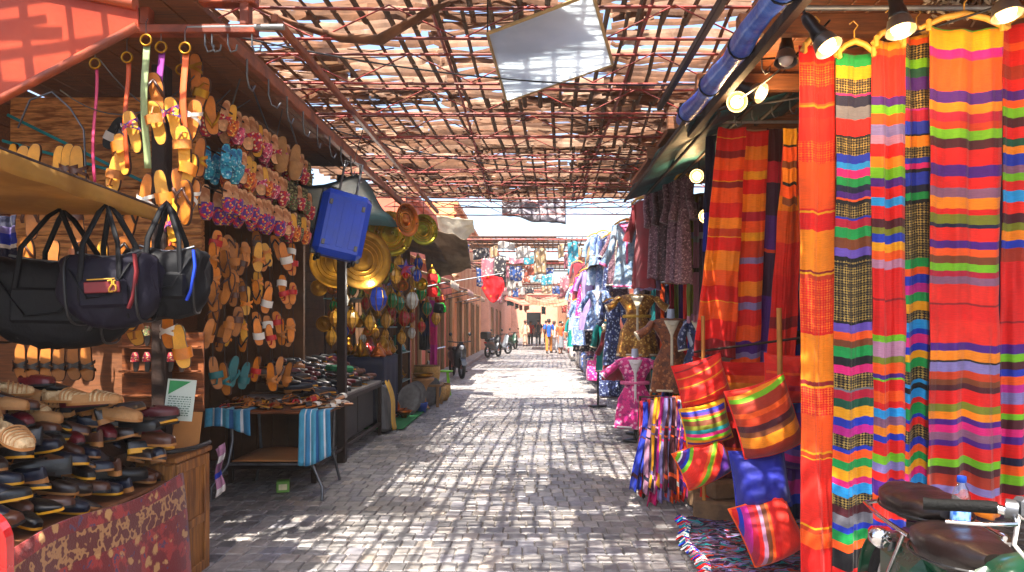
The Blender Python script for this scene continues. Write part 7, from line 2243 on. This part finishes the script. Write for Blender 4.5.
# ================================================================== PARKED TWO-WHEELERS
def motorbike(label, x, y, yaw, body_m, box_m=None, cyc=False, s=1.):
    t = thing('bicycle' if cyc else 'motor_scooter', label, 'bicycle' if cyc else 'scooter', (x, y, .02), (0, 0, yaw), None if cyc else 'scooters parked along the pink shops', s)
    TY = mat('tyre rubber', '#0e0e10')
    R_ = .33 if cyc else .26
    for yy in (-.55, .55):
        X = Matrix.Translation((0, yy, R_)) @ Matrix.Rotation(PI / 2, 4, 'Y')
        b = MB(); b.tube([((R_ - .03) * math.cos(a), (R_ - .03) * math.sin(a), 0) for a in [2 * PI * k / 26 for k in range(26)]], .018 if cyc else .05, 8, X=X, closed=True)
        w = ob('wheel', b.mesh('wheel', TY), t)
        b = MB(); b.lathe([(0, -.04), (.05 if cyc else .12, -.03), (.05 if cyc else .12, .03), (0, .04)], 14, X=X)
        for k in range(12):
            a = 2 * PI * k / 12
            b.tube([(.03 * math.cos(a), .03 * math.sin(a), 0), ((R_ - .04) * math.cos(a), (R_ - .04) * math.sin(a), 0)], .004 if cyc else .01, 4, X=X)
        ob('rim', b.mesh('rim', CHROME), w)
    if cyc:
        b = MB(); b.tube([(0, .55, R_), (0, .12, .3), (0, .05, .82)], .018, 7); b.tube([(0, .12, .3), (0, -.4, .78)], .018, 7); b.tube([(0, .07, .74), (0, -.38, .74)], .018, 7); b.tube([(0, .55, R_), (0, .07, .74)], .012, 6); b.tube([(0, -.38, .92), (0, -.55, R_)], .016, 7)
        ob('frame', b.mesh('frame', body_m), t)
        b = MB(); b.box((0, .08, .86), (.15, .26, .06), bev=.025); ob('saddle', b.mesh('saddle', LBLACK), t)
        b = MB(); b.tube([(-.28, -.28, .98), (-.1, -.4, .95), (.1, -.4, .95), (.28, -.28, .98)], .013, 7); ob('handlebar', b.mesh('handlebar', CHROME), t)
        return
    b = MB(); b.loft([[(w * math.cos(a), yy, z + h * math.sin(a)) for a in [2 * PI * k / 14 for k in range(14)]] for (yy, z, w, h) in ((.78, .62, .05, .06), (.6, .6, .14, .14), (.2, .56, .17, .2), (0, .36, .15, .08), (-.2, .32, .15, .06), (-.34, .5, .17, .2), (-.42, .75, .16, .18), (-.46, .92, .08, .06))])
    ob('body', b.mesh('body', body_m), t)
    b = MB(); b.box((0, .34, .78), (.27, .62, .12), bev=.05); ob('seat', b.mesh('seat', LBLACK), t)
    b = MB(); b.tube([(-.32, -.3, 1.0), (-.12, -.42, .98), (.12, -.42, .98), (.32, -.3, 1.0)], .016, 7); ob('handlebar', b.mesh('handlebar', BLACKMETAL), t)
    b = MB(); b.tube([(0, -.42, .9), (0, -.55, R_)], .03, 7); ob('fork', b.mesh('fork', STEEL), t)
    b = MB(); b.lathe([(0, .03), (.05, .02), (.07, -.02), (0, -.03)], 12, X=Matrix.Translation((0, -.55, .84)) @ Matrix.Rotation(PI / 2, 4, 'X')); ob('headlight', b.mesh('headlight', mat('lamp lens', '#cfd4d4')), t)
    b = MB(); b.box((0, .78, .66), (.12, .04, .07), bev=.012); ob('tail_light', b.mesh('tail light', mat('red lens', '#b00808')), t)
    b = MB(); b.tube([(.12, -.5, .16), (.12, -.5, .2)], .05, 6); b.sheet(lambda u, v: (-.07 + .14 * u, -.55 + .31 * math.cos(.5 + 2.3 * v), R_ + .31 * math.sin(.5 + 2.3 * v)), 4, 12); ob('mudguard', b.mesh('mudguard', body_m), t)
    for sx in (-1, 1):
        b = MB(); b.tube([(sx * .2, -.36, 1.0), (sx * .26, -.36, 1.16)], .006, 5); b.lathe([(0, -.01), (.05, -.008), (.05, .008), (0, .01)], 12, X=Matrix.Translation((sx * .27, -.37, 1.2)) @ Matrix.Rotation(PI / 2, 4, 'X')); ob('mirror', b.mesh('mirror', BLACKMETAL), t)
    if box_m:
        b = MB(); b.box((0, .72, .98), (.4, .38, .32), bev=.05); ob('top_box', b.mesh('top box', box_m), t)


NV = mat('dark blue black enamel', '#0c1018', .35, 0, .2, 6, coat=.4)
motorbike('black moped parked in front of the first pink shop door', -2.1, 19.6, .35, NV)
motorbike('black scooter with a dark top box parked below the red cloth', -1.75, 31.5, PI - .4, NV, mat('black box', '#101216', .5))
motorbike('grey scooter parked behind the one with a top box', -1.55, 34.5, PI - .7, mat('grey enamel', '#6a7078', .35, .2, .1, 6))
motorbike('dark green scooter parked farther along the cream house', -1.2, 41, PI - .4, mat('green enamel', '#123c2c', .35))
motorbike('grey bicycle leaning in front of the pink shop beside the stool', -2.25, 15.6, .25, mat('grey enamel', '#6a7078'), cyc=True)

# ------------------------------------------------------------------ cloth and signs farther down
b = MB()
b.sheet(lambda u, v: (-1.34 + .55 * (u + .12 * math.sin(v * 3)), 18.4 + .06 * math.sin(u * 9) + .04 * noise.noise((u * 4, v * 4, 2)), 2.78 - .12 * abs(u - .5) - .72 * v * (1 - .55 * abs(2 * u - 1.1) ** 1.6)), 24, 20)
T = NT('red printed cloth'); vec = T.obj()
vo = T.n('ShaderNodeTexVoronoi'); T.l(vec, vo.inputs['Vector']); vo.inputs['Scale'].default_value = 5
cc = T.mixc(T.ramp(vo.outputs['Distance'], [(.16, (1, 1, 1, 1)), (.2, (0, 0, 0, 1))]), lin('#d0101c'), lin('#c87828'))
p = T.principled(cc, .8); tr = T.n('ShaderNodeBsdfTranslucent'); T.l(cc, tr.inputs[0]); mx = T.n('ShaderNodeMixShader'); mx.inputs[0].default_value = .3; T.l(p.outputs[0], mx.inputs[1]); T.l(tr.outputs[0], mx.inputs[2]); T.l(mx.outputs[0], T.out.inputs[0])
t = thing('red_cloth', 'bright red printed cloth hanging from a pole off the pink shops', 'cloth', (0, 0, 0))
solid(ob('cloth', b.mesh('cloth', T.m), t), .008)
b = MB(); b.tube([(-2.75, 18.3, 2.5), (-.75, 18.45, 2.84)], .016, 6); ob('pole', b.mesh('pole', STEEL), t)
for i, (y, w, lab, c_) in enumerate(((16.4, 1.1, 'pale shop awning folded against the pink wall, first along', '#c8b8a0'), (20.6, 1.2, 'grey pink shop awning folded against the pink wall, second along', '#a8847c'), (25.6, 1.3, 'cream shop awning folded against the ochre house', '#d0bca0'))):
    t = thing('shop_awning', lab, 'awning', (-2.7, y, 2.75), None, 'small shop awnings')
    b = MB(); b.sheet(lambda u, v: (.9 * v, (u - .5) * w * 1.6, -.28 * v - .02 * math.sin(u * 9)), 10, 6); b.sheet(lambda u, v: (.9 + .01 * math.sin(u * 30), (u - .5) * w * 1.6, -.28 - .16 * v), 20, 2)
    solid(ob('canvas', b.mesh('canvas', mat('awning ' + c_, c_, .85, 0, .2, 5, transl=.2)), t), .008)
    b = MB()
    for s in (-1, 1):
        b.tube([(0, s * w * .75, -.5), (.88, s * w * .75, -.3)], .014, 5)
    ob('strut', b.mesh('strut', STEEL), t)
# magenta cloth strip by the brass stall
panel('hanging_cloth', 'magenta cloth strip hung on the post past the brass stall', 430, 437, 300, 372, 13.0, S('mag30 pink20 mag30'), 1, .02, seed=44, cat='cloth', group=None)
panel('hanging_cloth', 'dark cloth strip hung beside the magenta one', 419, 429, 300, 350, 13.3, S('black30 navy20 black20'), 1, .03, seed=45, cat='cloth', group=None)

# goods strung across the far shade frames
R_ = random.Random(99)
ccs = [('white', '#c8c4c0'), ('blue', '#3c60a8'), ('terracotta', '#b0563c'), ('turquoise', '#3c9ab0'), ('rose', '#c07888'), ('charcoal', '#33303a'), ('sand', '#c0a078'), ('red', '#b02c28')]
cnt = {}
for row, (y, z, lab) in enumerate(((21.6, 4.05, 'first shade frame'), (25.0, 4.0, 'far bar of the first shade frame'), (27.6, 3.85, 'second shade frame'), (31.5, 3.8, 'far bar of the second shade frame'), (38.1, 3.55, 'third shade frame'), (49.1, 3.3, 'deepest shade frame'))):
    x = -2.3; c = 0
    while x < 2.2:
        w = R_.uniform(.16, .55); h = R_.choice([R_.uniform(.2, .5), R_.uniform(.5, 1.05)])
        if R_.random() < .80:
            nm_, hx = R_.choice(ccs)
            sd = R_.uniform(0, 9)
            b = MB(); b.sheet(lambda u, v: ((u - .5) * w, .05 * math.sin(u * 9 + sd + v * 2), -h * v - .03 * math.sin(u * 5 + sd)), 8, 8)
            o = ob('strung_cloth', b.mesh('strung cloth', patterned('strung ' + nm_, hx, '#d8d0c4', None, 9, .8, .35)), None, (x + w / 2, y + R_.uniform(-.03, 1.4), z + R_.uniform(-.12, .02)))
            tag(solid(o, .006), f'{nm_} printed cloth strung from the {lab}, {ORD(c)} across', 'cloth', 'cloths strung across the street')
            c += 1
        x += w + R_.uniform(.0, .12)
# small goods along the far garment side
for i in range(14):
    y = 17 + i * 1.6
    nm_, hx = R_.choice(ccs)
    w, h = R_.uniform(.4, .7), R_.uniform(.7, 1.2)
    sd = R_.uniform(0, 9)
    b = MB(); b.sheet(lambda u, v: ((u - .5) * w * (1 + .2 * v), .05 * math.sin(u * 11 + sd), -h * v), 12, 6)
    o = ob('hung_garment', b.mesh('hung garment', patterned('garment ' + nm_, hx, '#e0d4c8', '#302840', 12, .8, .2)), None, (1.5 + R_.uniform(-.1, .25) + .055 * i, y, R_.uniform(1.5, 2.6)))
    tag(solid(o, .01), f'{nm_} garment hung outside the far shops, {ORD(i)} down the garment side', 'garment', 'garments hung outside the far shops')
for i in range(12):
    y = 18 + i * 2.1
    nm_, hx = R_.choice(ccs)
    t = thing('goods_table', f'low goods table with a {nm_} cloth, {ORD(i)} down the garment side', 'table', (1.95 + R_.uniform(-.1, .15) + .03 * i, y, 0), None, 'goods tables of the far shops')
    b = MB(); b.box((0, 0, .55), (.9, 1.1, .04), bev=.01); ob('tabletop', b.mesh('tabletop', WOOD_P), t)
    b = MB(); b.sheet(lambda u, v: (-.46, -.56 + 1.12 * u, .58 - .5 * v), 8, 3); b.sheet(lambda u, v: (-.46 + .92 * u, -.565, .58 - .5 * v), 8, 3); b.box((0, 0, .58), (.94, 1.14, .01)); solid(ob('cloth', b.mesh('cloth', patterned('garment ' + nm_, hx, '#e0d4c8', '#302840', 12)), t), .006)
    b = MB()
    for k in range(9):
        b.box((R_.uniform(-.35, .35), R_.uniform(-.4, .4), .68 + R_.uniform(0, .06)), (R_.uniform(.1, .2), R_.uniform(.1, .2), R_.uniform(.16, .3)), bev=.03)
    ob('stacked_goods', b.mesh('stacked goods', patterned('garment ' + R_.choice(ccs)[0], '#a06050', '#e0d4c8', '#302840', 12)), t)
